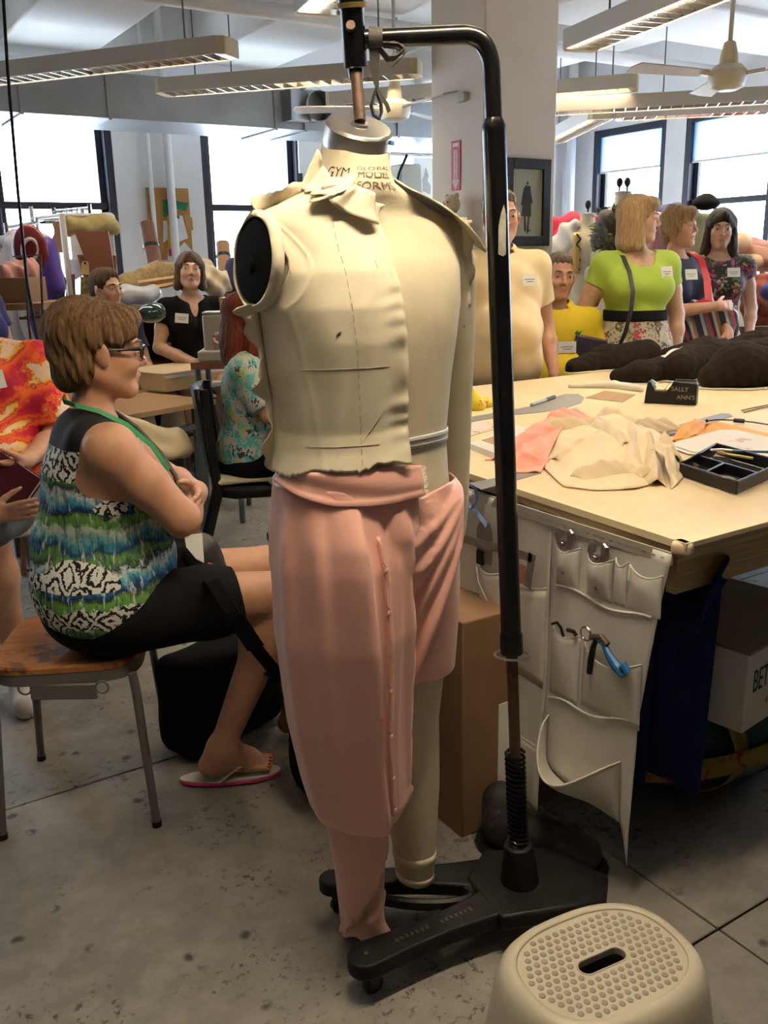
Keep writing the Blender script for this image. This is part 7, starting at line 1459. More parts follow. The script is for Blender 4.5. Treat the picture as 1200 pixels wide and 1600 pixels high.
MB().box((cpz[0] - .05, 7.2, zc_ / 2), (.6, .46, zc_)).build('cupboard_body', FIXW, cpb, world=True, bevel=.004); MB().box((cpz[0] - .05, 6.965, zc_ / 2), (.56, .012, zc_ - .1)).build('door', WHITE, cpb, world=True, bevel=.003)
# ================================================================ bench, pin board and fabrics along the window wall
WOOD = mat('bench_wood', (.22, .10, .045), .6, c2=(.16, .07, .03), sc=5, st=(1, 8, 8)); DWOOD = mat('dark_bench_wood', (.05, .025, .014), .6)
bn = thing('storage_bench', 'long wooden storage bench under the windows loaded with fabrics', 'bench', (3.6, 6.7, 0))
bx(1.95, 4.3, 6.35, 6.93, 1.20, 1.235).build('bench_top', mat('pale_bench_top', (.44, .33, .20), .5), bn, world=True, bevel=.003); bx(1.95, 4.3, 6.42, 6.93, .78, .80).build('shelf', WOOD, bn, world=True); bx(1.95, 4.3, 6.91, 6.93, 0, 1.2).build('back_board', DWOOD, bn, world=True)
for x in (1.95, 2.42, 3.3, 4.25): bx(x, x + .05, 6.38, 6.91, 0, 1.2).build('upright', WOOD, bn, world=True, bevel=.002)
lb = thing('low_work_counter', 'brown low counter in front of the storage bench', 'counter', (3.0, 6.1, 0)); bx(2.2, 4.6, 6.02, 6.33, .93, .965).build('counter_top', WOOD, lb, world=True, bevel=.004)
for x in (2.25, 3.4, 4.5): bx(x, x + .05, 6.05, 6.3, 0, .93).build('leg', DWOOD, lb, world=True)
bx(2.2, 4.6, 6.30, 6.33, .1, .93).build('modesty_panel', mat('black_panel', (.015, .015, .016), .7), lb, world=True); 
GF = mat('gold_fur_cloth', (.42, .30, .14), .95, c2=(.26, .18, .08), sc=22, bump=.8, bsc=60, bdist=.02)
a_, b_ = D(192, 448, 6.8), D(292, 422, 7.15); soft('fur_fabric_roll', [('c', a_, frac(a_, b_, .5) + (0, 0, .02), .075, .085, 0), ('c', frac(a_, b_, .5) + (0, 0, .02), b_, .085, .08, .05)], .012, GF, 'long roll of golden fur fabric on top of the storage bench', 'fabric roll', .010, 30)
for k, (p, q_, c) in enumerate((((215, 442), (285, 432), (.40, .26, .12)), ((238, 450), (290, 440), (.34, .20, .09)), ((222, 452), (262, 446), (.42, .15, .06)))):
    p3, q3 = D(*p, 6.6), D(*q_, 6.75); bar(p3, q3, .05, .03, 'timber_board', mat('board_%d' % k, c, .7), None) if 0 else tag(MB().tube([p3, q3], .03, 4, flat=.5).build('timber_board', mat('board_%d' % k, c, .7)), ('long pale board lying in front of the fur roll', 'shorter board just under the long pale board', 'reddish board by the clear bag')[k], 'board')
soft('clear_bag', [('c', D(198, 462, 6.5), D(240, 459, 6.6), .07, .055, 0)], .012, mat('clear_film', (.48, .50, .52), .2), 'clear plastic bag of trimmings on the storage bench', 'plastic bag', .012, 30)
soft('cream_ruffle', [('e', D(334, 440, 6.7), (.12, .1, .10), 0), ('c', D(318, 420, 6.9), D(345, 450, 6.7), .07, .06, .05)], .010, mat('cream_ruffle_cloth', (.52, .44, .30), .9), 'heap of cream ruffled cloth on the bench behind the woman in black', 'cloth', .022, 45)
gl = thing('green_glass_bulb', 'dark green glass bulb on a brass neck beside the young man', 'lamp', D(235, 500, 5.7)); gcn = D(238, 489, 5.7); gd = nrm(D(252, 486, 5.75) - D(200, 494, 5.65)); gm = np.stack([*frame_of(gd)[:2], gd], 1)
MB().lathe([(.02, -.10), (.045, -.07), (.058, -.02), (.058, .03), (.045, .065), (.012, .08)], 24, gcn, 1, 1, gm).build('glass_bulb', mat('green_glass', (.006, .035, .028), .08, coat=.5), gl, world=True); BRS = mat('brass', (.55, .38, .12), .3, .9)
MB().lathe([(.012, -.21), (.022, -.20), (.014, -.17), (.024, -.15), (.024, -.13), (.018, -.12), (.022, -.095)], 18, gcn, 1, 1, gm).build('brass_neck', BRS, gl, world=True); MB().cyl(gcn - gd * .2, gcn - gd * .2 - np.array((0, 0, .95)), .01, n=8).build('lamp_stem', DWOOD, gl, world=True)
tag(MB().lathe([(.03, 0), (.036, .01), (.03, .05), (.036, .10), (.02, .105)], 16, D(352, 490, 6.1)).build('brass_cup', BRS), 'small brass cup at the hand of the woman in black', 'cup')
pbd = thing('pin_board', 'cork pin board crowded with swatches and papers on the window wall', 'notice board', Yp(266, 400, 7.77)); a_, b_ = Yp(228, 293, 7.77), Yp(302, 405, 7.77); pcx, pcz = (a_[0] + b_[0]) / 2, (a_[2] + b_[2]) / 2; pw_, phh = b_[0] - a_[0], a_[2] - b_[2]
MB().box((pcx, 7.775, pcz), (pw_, .02, phh)).build('cork_panel', mat('cork', (.46, .25, .08), .9, c2=(.40, .21, .06), sc=40), pbd, world=True, bevel=.003)
def pinned(name, pxs, c, k=0):
    P = np.array([Yp(px, py, 7.76 - .004 * k)[[0, 2]] for px, py in pxs]); MB().prism(P, .003, (0, 7.762 - .004 * k, 0), np.array([[1., 0, 0], [0, 0, -1], [0, 1, 0]])).build(name, mat(name + '_%d%d' % (pxs[0][0], pxs[0][1]), c, .8), pbd, world=True)
pinned('green_swatch', ((254, 312), (268, 311), (284, 316), (295, 316), (290, 330), (275, 325), (266, 342), (255, 338)), (.02, .16, .07)); pinned('white_sheet', ((267, 336), (285, 337), (294, 372), (270, 382)), (.72, .72, .70), 1); pinned('white_sheet', ((276, 392), (288, 378), (300, 392), (296, 410), (262, 412), (262, 385)), (.70, .70, .68), 1)
pinned('yellow_strip', ((261, 336), (266, 337), (268, 388), (263, 390)), (.72, .40, .03), 3); pinned('pink_strip', ((263, 388), (268, 388), (269, 400), (264, 400)), (.65, .03, .16), 3); pinned('lilac_sheet', ((255, 345), (262, 345), (264, 372), (255, 380)), (.6, .58, .66), 2); pinned('ochre_sheet', ((286, 332), (300, 340), (302, 360), (292, 358)), (.48, .28, .10), 1); pinned('black_band', ((259, 312), (264, 316), (281, 340), (278, 342)), (.05, .05, .05), 4)
def lean_tube(p, q, r, c, label, bands=()):
    t = thing('wrapped_tube', label, 'tube', np.asarray(q)); MB().cyl(p, q, r, n=14).build('tube_body', mat('tube_%d' % int(p[0] * 100), c, .7), t, world=True)
    for s in bands: cpt = frac(p, q, s); d = nrm(np.asarray(q) - p); MB().cyl(cpt - d * .012, cpt + d * .012, r * 1.08, n=14).build('elastic_band', BLKP, t, world=True)
lean_tube(D(229, 350, 7.2), D(246, 418, 6.95) - (0, 0, .12), .055, (.13, .055, .035), 'dark brown wrapped tube leaning beside the pin board', (.38,)); lean_tube(D(348, 380, 7.2), D(352, 440, 7.0) - (0, 0, .1), .05, (.30, .17, .09), 'light brown tube leaning in front of the second window', (.25, .8))
soft('dark_garment', [('c', D(366, 420, 6.9), D(382, 500, 6.8), .07, .10, 0)], .014, DENIM_N, 'dark navy garment hanging behind the red haired woman', 'garment', .012, 24)
# ================================================================ pattern rack and garments at the far windows
rk = thing('pattern_rack', 'white metal rack hung with brown paper patterns by the tall window', 'rack', D(135, 480, 6.85) * np.array((1, 1, 0))); ww = FIXW
rb_ = {k: D(px, 440, d) for k, px, d in (('a', 62, 7.05), ('b', 108, 6.60), ('c', 182, 6.85), ('d', 140, 7.30))}
for k, v in rb_.items(): MB().cyl((v[0], v[1], 0), (v[0], v[1], 1.90 if k in 'ad' else 1.83), .022 if k == 'b' else .014, n=10).build('rack_post', ww, rk, world=True)
for a, b2 in ('ab', 'bc', 'cd', 'da'): 
    for z in (.2, 1.82): MB().cyl((*rb_[a][:2], z), (*rb_[b2][:2], z), .012, n=8).build('rack_rail', ww, rk, world=True)
PBR = mat('brown_pattern_card', (.16, .055, .028), .6); PBR2 = mat('tan_pattern_paper', (.22, .12, .065), .75)
def hang(name, pxs, d, m, label, cat='paper pattern', th=.012, amp=0.0):
    P = [D(px, py, d) for px, py in pxs]; c = np.mean(P, 0); x = nrm(np.array((CRT[0], CRT[1], 0))); y = np.array((0, 0, 1.)); n = np.cross(x, y); q2 = [((p - c) @ x, (p - c) @ y) for p in P]
    ar = sum(q2[i - 1][0] * q2[i][1] - q2[i][0] * q2[i - 1][1] for i in range(len(q2))); q2 = q2 if ar > 0 else q2[::-1]
    o = MB().prism(q2, th, c - n * th / 2, np.stack([x, y, n], 1)).build(name, m, smooth=15, bevel=.002, seg=1); return tag(o, label, cat)
hang('pattern_card', ((114, 362), (172, 361), (184, 440), (150, 440), (138, 425), (128, 395)), 6.53, PBR, 'big dark brown pattern card on the front of the white rack', th=.02)
hang('pattern_card', ((118, 398), (184, 399), (186, 460), (150, 460), (128, 432)), 6.57, PBR, 'second dark brown card tucked under the big one', th=.02)
hang('pattern_piece', ((78, 344), (108, 354), (100, 385), (104, 398), (88, 392), (78, 376), (86, 362)), 6.65, PBR2, 'tan curved pattern piece hooked on the rack corner'); hang('pattern_piece', ((64, 392), (74, 378), (98, 376), (86, 398)), 6.70, PBR2, 'small dark pattern piece below the tan curved one')
hang('pattern_piece', ((96, 416), (106, 440), (98, 490), (68, 488), (84, 440)), 6.55, mat('umber_paper', (.10, .05, .03), .8), 'long umber pattern piece hanging low on the rack'); hang('pattern_piece', ((104, 430), (118, 428), (120, 490), (100, 492)), 6.60, mat('umber_paper2', (.13, .065, .04), .8), 'narrow umber pattern piece beside the white post')
hang('pattern_piece', ((108, 362), (128, 372), (132, 405), (112, 405)), 6.63, PAPER, 'white pattern paper showing beside the brown cards'); hang('pattern_piece', ((108, 405), (128, 402), (132, 430), (112, 440)), 6.67, mat('lilac_paper', (.50, .45, .46), .8), 'lilac grey tissue pattern below the white paper')
tgm = thing('manila_tag', 'manila tag hanging on the dark brown pattern card', 'tag', D(133, 430, 6.45)); P_t = [D(*q, 6.48) for q in ((127, 411), (130, 408), (136, 408), (139, 411), (140, 429), (127, 429))]; x = nrm(np.array((CRT[0], CRT[1], 0))); y = np.array((0, 0, 1.)); c = np.mean(P_t, 0); MB().prism([((p - c) @ x, (p - c) @ y) for p in P_t][::-1], .004, c, np.stack([x, y, np.cross(x, y)], 1)).build('tag_card', mat('manila', (.60, .40, .17), .8), tgm, world=True); MB().ell(D(133, 411, 6.47), .009, 8, 6).build('eyelet', BLKP, tgm, world=True)
mc_ = mat('olive_mesh', (.30, .24, .09), .85, c2=(.10, .07, .03), sc=30); hang('mesh_swatch', ((125, 432), (150, 436), (150, 470), (124, 470)), 6.55, mc_, 'olive net swatch hanging under the pattern cards', 'swatch'); 
soft('olive_cloth_roll', [('c', D(112, 352, 6.65), D(172, 352, 6.75), .06, .07, 0), ('c', D(108, 362, 6.65), D(124, 345, 6.75), .05, .05, .03)], .012, mat('olive_cloth', (.36, .30, .13), .9, c2=(.28, .22, .09), sc=20), 'olive cloth bundled along the top of the white rack', 'cloth', .014, 26)
soft('white_cloth_roll', [('c', D(105, 342, 6.80), D(172, 342, 6.90), .04, .04, 0)], .012, FABW, 'white cloth laid along the rack above the olive bundle', 'cloth', .008, 26)
def rail(p, q, label, r=.014, h0=0):
    t = thing('garment_rail', label, 'garment rail', (*frac(p, q, .5)[:2], 0)); MB().cyl(p, q, r, n=10).build('hanging_bar', CHROME, t, world=True)
    for e in (p, q): MB().cyl((e[0], e[1], 0), (e[0], e[1], e[2] + .03), r * 1.1, n=10).build('upright', CHROME, t, world=True)
    return t
rail(D(84, 331, 7.6), D(140, 326, 7.3), 'chrome garment rail behind the white pattern rack'); rail(D(10, 356, 6.6), D(58, 348, 6.9), 'chrome garment rail by the first tall window')
for k, (px, py) in enumerate(((86, 330), (96, 331), (104, 329), (112, 330), (120, 328), (128, 328))):
    c = D(px, py, 7.55 - .045 * k); t = thing('coat_hanger', ('first', 'second', 'third', 'fourth', 'fifth', 'sixth')[k] + ' bare hanger on the far chrome rail, counted from the hanging cable', 'hanger', c, 0, 'bare hangers on the far rail'); MB().tube([c + (0, 0, .02), c + (0, -.015, .0), c + (0, 0, -.02)], .004, 6).build('hook', STEEL, t, world=True); MB().tube([c + (0, 0, -.02), c + (.17, .04, -.08), c + (-.17, -.04, -.08)], .007, 6, closed=True).build('shoulder_bar', BLKP if k % 2 else STEEL, t, world=True)
def garment(px, py, d, w_, h_, m, label, ang=0, sl=.0, name='hanging_garment'):
    c = D(px, py, d); x = nrm(np.array((CRT[0], CRT[1], 0))); f = solid([('c', c - x * w_ * .38 + (0, 0, -.05), c + x * w_ * .38 + (0, 0, -.05), .035, .035, 0), ('e', c + (0, 0, -h_ * .5), (w_ * .5, .07, h_ * .5), .06), ('c', c - x * w_ * .42 + (0, 0, -.06), c - x * (w_ * .55 + sl) + (0, 0, -.3), .045, .05, .04), ('c', c + x * w_ * .42 + (0, 0, -.06), c + x * (w_ * .55 + sl) + (0, 0, -.3), .045, .05, .04)], .013); f.wob(lambda X, Y, Z: .012 * np.sin(30 * (X * x[0] + Y * x[1]) + 4 * Z)); return tag(f.build(name, m), label, 'garment')
garment(22, 362, 6.6, .30, .8, mat('pale_lilac_silk', (.55, .53, .62), .5), 'pale lilac garment on the rail by the first tall window'); garment(40, 365, 6.55, .26, .8, mat('white_chiffon', (.66, .66, .68), .6), 'white garment next to the lilac one'); garment(54, 372, 6.5, .2, .7, mat('violet_silk', (.08, .04, .28), .5), 'violet garment at the rail end')
rd = thing('sequin_bustle', 'dark red oval costume piece edged in pale trim on the left rail', 'costume piece', D(47, 405, 6.2)); MB().ell(D(47, 390, 6.2), (.11, .04, .15), 18, 12, rotm(0, 0, R(-30))).build('red_panel', mat('wine_sequin', (.14, .01, .018), .3), rd, world=True)
MB().tube([D(47 + 12 * math.cos(a), 390 + 17 * math.sin(a), 6.16) for a in np.linspace(0, 2 * PI, 25)[:-1]], .012, 6, closed=True).build('pale_trim', FABW, rd, world=True)
bc_ = D(28, 470, 5.75); tbx = thing('tan_box', 'tan cardboard tray of pink cloth on the side table', 'box', bc_ - (0, 0, 0)); MB().box(bc_ + (0, 0, .06), (.24, .3, .14), rotm(0, 0, R(-32))).build('tray_body', CARD, tbx, world=True, bevel=.003); f = solid([('c', bc_ + (-.06, -.04, .14), bc_ + (.08, .04, .16), .06, .07, 0)], .010); f.wob(lambda X, Y, Z: .018 * np.sin(60 * X + 20 * Z) * np.sin(50 * Y)); f.build('pink_ruffle', mat('dusty_pink', (.48, .24, .21), .8), tbx, world=True)
stn = thing('side_table', 'plain tan side table under the tray of pink cloth', 'table', (bc_[0], bc_[1], 0)); MB().box(bc_ + (0, .0, -.025), (.45, .5, .035), rotm(0, 0, R(-32))).build('table_top', CARD, stn, world=True)
for s in (-1, 1):
    for u in (-1, 1): q = rotm(0, 0, R(-32)) @ np.array((s * .18, u * .2, 0)); MB().cyl((bc_[0] + q[0], bc_[1] + q[1], 0), (bc_[0] + q[0], bc_[1] + q[1], bc_[2] - .04), .015, n=8).build('leg', WOOD, stn, world=True)
q = Zp(44, 640, .5); wr_ = D(45, 540, 5.3); tag(MB().lathe([(.10, 0), (.105, .01), (.105, 1.05), (.10, 1.06)], 24, (wr_[0], wr_[1], 0)).build('paper_roll', mat('pale_roll', (.56, .50, .42), .7)), 'tall pale paper roll standing between the reader and the pattern rack', 'paper roll')
stt = thing('pattern_stand', 'thin rusty music stand style rack in front of the paper roll', 'stand', (*D(52, 500, 5.0)[:2], 0)); cS = D(52, 495, 5.0)
for px in (40, 63): MB().tube([D(px, 400, 5.0), D(px + 4, 500, 4.97), (*D(55, 560, 4.9)[:2], 0)], .006, 6).build('stand_rod', RUST, stt, world=True)
MB().cyl(D(30, 497, 5.0), D(82, 494, 5.0), .009, n=8).build('cross_bar', DWOOD, stt, world=True); MB().cyl(D(20, 401, 5.05), D(64, 398, 5.05), .004, n=6).build('top_wire', GREYM, stt, world=True)
cab = [D(4, -20, 3.9), D(12, 110, 3.9), D(28, 300, 3.9), D(42, 440, 3.9), D(60, 540, 3.9), (*D(66, 600, 3.9)[:2], .55)]; tag(MB().tube(cab, .006, 8).build('hanging_cable', BLKP), 'black cable running down from the ceiling in front of the tall window', 'cable')
# ================================================================ work tables and chair on the seated side
TAN = mat('tan_laminate', (.42, .25, .12), .28, c2=(.46, .29, .15), sc=3); LEGM = mat('blue_grey_steel', (.09, .105, .11), .45)
def wtable(name, poly, z, label, legs, m, th=.03):
    P = np.array(poly, float); t = thing(name, label, 'table', (*P.mean(0), 0)); MB().prism(P, th, (0, 0, z - th)).build('table_top', m, t, world=True, bevel=.003)
    for x, y in legs: bx(x - .02, x + .02, y - .02, y + .02, 0, z - th).build('leg', LEGM, t, world=True, bevel=.003)
    return t
A0, A1 = Zp(190, 650, .76), Zp(337, 624, .76); ud_ = nrm(A1 - A0); vd_ = np.array((-ud_[1], ud_[0], 0)); A0 = A1 - ud_ * 1.7
pt_ = lambda u, v: (A1 - ud_ * u + vd_ * v)[:2]
t1 = wtable('work_table', [pt_(1.05, 0), pt_(0, 0), pt_(0, .62), pt_(1.05, .62)], .76, 'tan work table with blue grey legs beside the auburn haired woman', [pt_(.10, .06), pt_(.10, .56), pt_(.97, .06), pt_(.97, .56)], TAN)
for v in (.06, .56): a, b2 = pt_(.1, v), pt_(.97, v); MB().box((*frac(a, b2, .5), .62), (.86, .025, .03), np.stack([ud_, vd_, (0, 0, 1)], 1)).build('side_rail', LEGM, t1, world=True)
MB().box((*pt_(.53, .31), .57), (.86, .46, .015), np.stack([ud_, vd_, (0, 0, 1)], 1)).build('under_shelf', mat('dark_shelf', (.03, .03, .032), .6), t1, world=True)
t2 = wtable('work_table', [pt_(.8, .64), pt_(-.32, .64), pt_(-.32, 1.05), pt_(.8, 1.05)], .762, 'pale work table behind the tan one carrying the flat cream box', [pt_(-.25, .70), pt_(-.25, 1.0), pt_(.72, .70), pt_(.72, 1.0)], mat('pale_laminate', (.56, .42, .24), .35))
fq = Zp(283, 583, .83); fu, fv = float((A1 - fq) @ ud_), float((fq - A1) @ vd_)
fbx = thing('flat_box', 'large flat cream box on the pale work table', 'box', (*pt_(fu, fv), .76)); MB().box((*pt_(fu, fv), .81), (.62, .42, .10), np.stack([ud_, vd_, (0, 0, 1)], 1)).build('box_base', mat('straw_board', (.66, .48, .24), .6), fbx, world=True, bevel=.003); MB().box((*pt_(fu, fv), .866), (.64, .44, .014), np.stack([ud_, vd_, (0, 0, 1)], 1)).build('box_lid', mat('cream_board', (.58, .46, .29), .6), fbx, world=True, bevel=.003)
MB().box((*pt_(fu, fv - .215), .85), (.62, .004, .02), np.stack([ud_, vd_, (0, 0, 1)], 1)).build('paper_edge', PAPER, fbx, world=True)
tag(MB().box((*Zp(326, 600, .775)[:2], .7755), (.20, .14, .025), np.stack([ud_, vd_, (0, 0, 1)], 1)).build('notebook', FABW, bevel=.003), 'pale notebook on the pale table by the auburn haired woman', 'notebook')
for k, (u, c, r_) in enumerate(((.7, (.5, .48, .44), .035), (.6, (.48, .46, .4), .03), (.45, (.05, .10, .25), .025), (.35, (.5, .4, .05), .022), (.28, (.3, .2, .12), .025))): c0 = pt_(u, .2); tag(MB().tube([(*(c0 - ud_[:2] * .05), .58 + r_), (*(c0 + ud_[:2] * .05), .58 + r_)], r_, 12).build('thread_spool', mat('spool_%d' % k, c, .6)), ('white spool on the shelf under the tan table', 'second white spool on the shelf under the tan table', 'blue spool on the shelf under the tan table', 'yellow spool on the shelf under the tan table', 'brown spool on the shelf under the tan table')[k], 'spool')
smp = D(335, 556, 5.3); sm = thing('sewing_machine', 'cream sewing machine seen end on behind the flat box', 'sewing machine', smp - (0, 0, .03), R(-30)); SMC = mat('cream_enamel', (.50, .49, .40), .3)
sr = rotm(0, 0, R(-30)); MB().box(smp + sr @ np.array((0, .1, .12)), (.12, .15, .22), sr).build('machine_head', SMC, sm, world=True, bevel=.018, seg=3); MB().box(smp + sr @ np.array((0, .22, .0)), (.18, .5, .06), sr).build('machine_bed', SMC, sm, world=True, bevel=.01); MB().box(smp + sr @ np.array((0, .1, .236)), (.115, .145, .012), sr).build('top_cover', mat('pale_green_lid', (.40, .45, .38), .4), sm, world=True, bevel=.004)
MB().lathe([(.03, 0), (.034, .01), (.02, .02)], 16, smp + sr @ np.array((.03, .02, .10)), 1, 1, sr @ rotm(R(90), 0, 0)).build('tension_dial', CHROME, sm, world=True); MB().box(smp + sr @ np.array((.0, .02, .03)), (.015, .015, .12), sr).build('presser_bar', CHROME, sm, world=True)
smt = thing('machine_table', 'small table under the cream sewing machine', 'table', (smp[0], smp[1], 0), 0); MB().box(smp + sr @ np.array((0, .2, -.05)), (.26, .5, .04), sr).build('table_top', WOOD, smt, world=True)
for s in (-1, 1):
    for u in (-1, 1): q = smp + sr @ np.array((s * .1, .2 + u * .2, 0)); MB().cyl((q[0], q[1], 0), (q[0], q[1], smp[2] - .07), .018, n=8).build('leg', LEGM, smt, world=True)
wbn = thing('waste_bin', 'dark waste bin draped with cream calico beside the work table', 'bin', (*Zp(250, 905, 0)[:2], 0)); wc = Zp(250, 905, 0); MB().lathe([(.13, 0), (.135, .01), (.165, .63), (.17, .635)], 28, wc).build('bin_body', mat('charcoal_plastic', (.03, .03, .032), .5), wbn, world=True)
dcl = thing('draped_calico', 'cream calico draped over the dark bin behind folded arms', 'cloth', wc + (0, 0, .6)); 
f = solid([('c', wc + (-.15, .05, .77), wc + (.10, -.05, .68), .05, .075, 0), ('c', wc + (-.16, .05, .84), wc + (-.06, .0, .74), .035, .06, .05), ('e', wc + (.03, -.03, .655), (.17, .15, .055), .05)], .009); f.wob(lambda X, Y, Z: .010 * np.sin(34 * X + 22 * Z) * np.sin(28 * Y + 15 * Z)); f.build('cloth_folds', mat('cream_calico', (.70, .60, .38), .85), dcl, world=True)
# black chair
ch = thing('black_chair', 'black padded chair with tapered legs under the auburn haired woman', 'chair', A_p.t.location, R(66)); cm_ = Matrix.Rotation(R(66), 4, 'Z')
MB().prism([(-.22, -.30), (.22, -.30), (.24, .14), (.17, .24), (-.17, .24), (-.24, .14)], .06, (0, -.06, .425)).build('seat', BLKP, ch, bevel=.02, seg=3)
P = [[(u * .18, .17 + .05 * v + .03 * (1 - abs(u)) , .52 + .42 * v) for v in np.linspace(0, 1, 8)] for u in np.linspace(-1, 1, 9)]; MB().grid(P).build('backrest', BLKP, ch, solid=.03)
for s in (-1, 1):
    MB().tube([(s * .18, .19, .94), (s * .20, .16, .45), (s * .22, .29, .0)], [.014, .017, .014], 8, flat=1.4).build('leg', BLKP, ch); MB().tube([(s * .20, -.30, .43), (s * .22, -.36, .0)], [.020, .013], 8).build('leg', BLKP, ch)
f = solid([('b', (0, -.06, .505), (.21, .23, .014), 0, None, .012), ('c', (-.21, -.1, .50), (-.23, -.2, .46), .02, .012, .02)], .008); f.wob(lambda X, Y, Z: .005 * np.sin(22 * X + 14 * Y)); cu_ = f.build('seat_cushion', mat('cream_seat_pad', (.60, .55, .40), .85), ch)
# odds beyond the tie dye shirt
gbn = Zp(66, 862, 0); tag(MB().lathe([(.10, 0), (.105, .01), (.13, .26), (.135, .265)], 22, gbn).build('green_bin', mat('green_bin_plastic', (.01, .12, .07), .4)), 'small green bin on the floor beyond the tie dye shirt', 'bin')
t3 = wtable('work_table', [(.72, 3.7), (1.12, 3.7), (1.12, 4.3), (.72, 4.3)], .74, 'brown side table between the tie dye shirt and the seated woman', [(.77, 3.75), (1.07, 3.75), (.77, 4.25), (1.07, 4.25)], WOOD)
tbn = thing('supply_tub', 'clear blue tub of yellow supplies on the brown side table', 'tub', (.9, 3.98, .74)); bx(.78, 1.03, 3.88, 4.12, .742, .80).build('tub_body', mat('blue_tub', (.06, .09, .18), .3), tbn, world=True, bevel=.005); tag(bx(.80, 1.01, 3.9, 4.1, .79, .812).build('yellow_supplies', pat_blobs('supply_mix', (.25, .2, .12), [(.5, .38, .05), (.1, .15, .3), (.5, .48, .42)], 40, .4), tbn, world=True), kind='stuff')
wch = thing('bentwood_chair', 'small bentwood chair at the far side table', 'chair', (*D(50, 600, 4.7)[:2], 0)); wq = D(50, 552, 4.7)
MB().tube([D(34, 565, 4.7), D(38, 549, 4.7), D(52, 543, 4.72), D(66, 546, 4.74), D(70, 562, 4.75)], .014, 8).build('back_hoop', OAK, wch, world=True); MB().lathe([(.19, 0), (.2, .01), (.2, .03), (.18, .035)], 24, (wq[0], wq[1] - .15, .44)).build('seat', OAK, wch, world=True)
for s in (-1, 1):
    MB().cyl((wq[0] + s * .14, wq[1] - .28, .44), (wq[0] + s * .17, wq[1] - .34, 0), .015, n=8).build('leg', OAK, wch, world=True); e_ = D(34 if s < 0 else 70, 565, 4.7); MB().tube([e_, (wq[0] + s * .13, wq[1] - .02, .44), (wq[0] + s * .16, wq[1] + .05, 0)], .014, 8).build('leg', OAK, wch, world=True)
tag(MB().tube([Zp(-20, 905, .005), Zp(20, 892, .005), Zp(80, 890, .005), Zp(110, 905, .005)], .007, 8).build('floor_cable', BLKP), 'black cable curving on the floor behind the wooden stool', 'cable')
tag(MB().box(Zp(452, 850, 0) + (0, 0, .05), (.22, .12, .05)).build('foot_pedal', BLKP, bevel=.01), 'black foot pedal on the floor beyond the black chair', 'pedal')
soft('black_duffel', [('e', Zp(512, 1225, .0) + (.03, .06, .26), (.11, .15, .25), 0), ('e', Zp(520, 1260, .0) + (.03, .06, .10), (.12, .13, .10), .08)], .012, BLKF, 'rounded black duffel bag on the floor behind the long pink leg', 'bag', .006, 20)
# ================================================================ behind the people at the shaded windows
def dressform(px, py_neck, d, label, w_=.17, m=None, knob=1):
    c = D(px, py_neck, d); t = thing('dress_form', label, 'dress form', (c[0], c[1], 0), R(-45)); z = c[2]; m = m or LINEN
    prof = [(-.78, .15, .12), (-.70, .175, .14), (-.58, .165, .13), (-.42, .12, .10), (-.28, .155, .125), (-.2, .165, .135), (-.12, .16, .10), (-.07, .13, .075), (-.045, .075, .06), (-.02, .055, .055), (.03, .05, .05)]
    MB().loft([[(a * math.cos(q), b2 * math.sin(q), z + zz) for q in np.arange(32) * 2 * PI / 32] for zz, a, b2 in prof]).build('torso', m, t, smooth=60)
    MB().lathe([(.052, .03), (.055, .035), (.055, .05), (.01, .055)], 24, (0, 0, z)).build('neck_cap', FABW, t)
    for k in range(knob): x = (k - (knob - 1) / 2) * .05; MB().lathe([(.006, .05), (.006, .075), (.02, .095), (.022, .115), (.012, .135), (.001, .138)], 14, (x, 0, z)).build('finial', BLKP, t)
    MB().cyl((0, 0, 0.02), (0, 0, z - .75), .02, n=12).build('stem', BLKP, t)
    for k in range(3): a = k * 2.09; MB().tube([(0, 0, .12), (.2 * math.cos(a), .2 * math.sin(a), .02)], .016, 8).build('foot', BLKP, t)
    return t, z
f1, z1 = dressform(918, 345, 6.9, 'linen dress form wearing one white ruffled sleeve by the corner window')
f = solid([('c', (-.15, 0, z1 - .07), (-.20, .0, z1 - .22), .06, .085, 0), ('c', (-.10, -.03, z1 - .04), (-.14, -.06, z1 - .2), .05, .05, .04)], .010); f.wob(lambda X, Y, Z: .010 * np.sin(50 * X + 30 * Z)); f.build('white_sleeve', FABW, f1)
f = solid([('c', (-.22, 0, z1 - .26), (-.25, -.02, z1 - .68), .045, .04, 0)], .010); f.wob(lambda X, Y, Z: .006 * np.sin(60 * Z)); f.build('padded_arm', mat('ochre_arm', (.46, .36, .18), .85), f1)
mb = MB(); 
for k in range(7): mb.tube([(-.07 + (.03 if k % 2 else 0), -.125 - .002 * k, z1 - .09 - .035 * k), (-.07 + (0 if k % 2 else .03), -.125 - .002 * k, z1 - .125 - .035 * k)], .006, 6)
mb.build('zigzag_lacing', BLKP, f1); MB().grid([[(-.095 + .05 * u, -.110 - .03 * math.sin(v * 2), z1 - .08 - .28 * v) for v in np.linspace(0, 1, 10)] for u in (0, .5, 1)]).build('gold_placket', mat('gold_satin', (.60, .42, .12), .35), f1, solid=.006)
f2, z2 = dressform(973, 312, 6.5, 'dress form with twin finials in a dark leafy costume', knob=2)
f = solid([('e', (0, 0, z2 - .22), (.19, .15, .20), 0), ('e', (0, 0, z2 - .55), (.19, .15, .25), .1)], .013); f.wob(lambda X, Y, Z: .012 * np.sin(40 * X + 20 * Z)); f.build('dark_bodice', mat('near_black_brown', (.035, .018, .012), .7), f2)
LEAF = mat('leaf_green_cloth', (.06, .11, .045), .7, c2=(.16, .17, .06), sc=20); lm = None
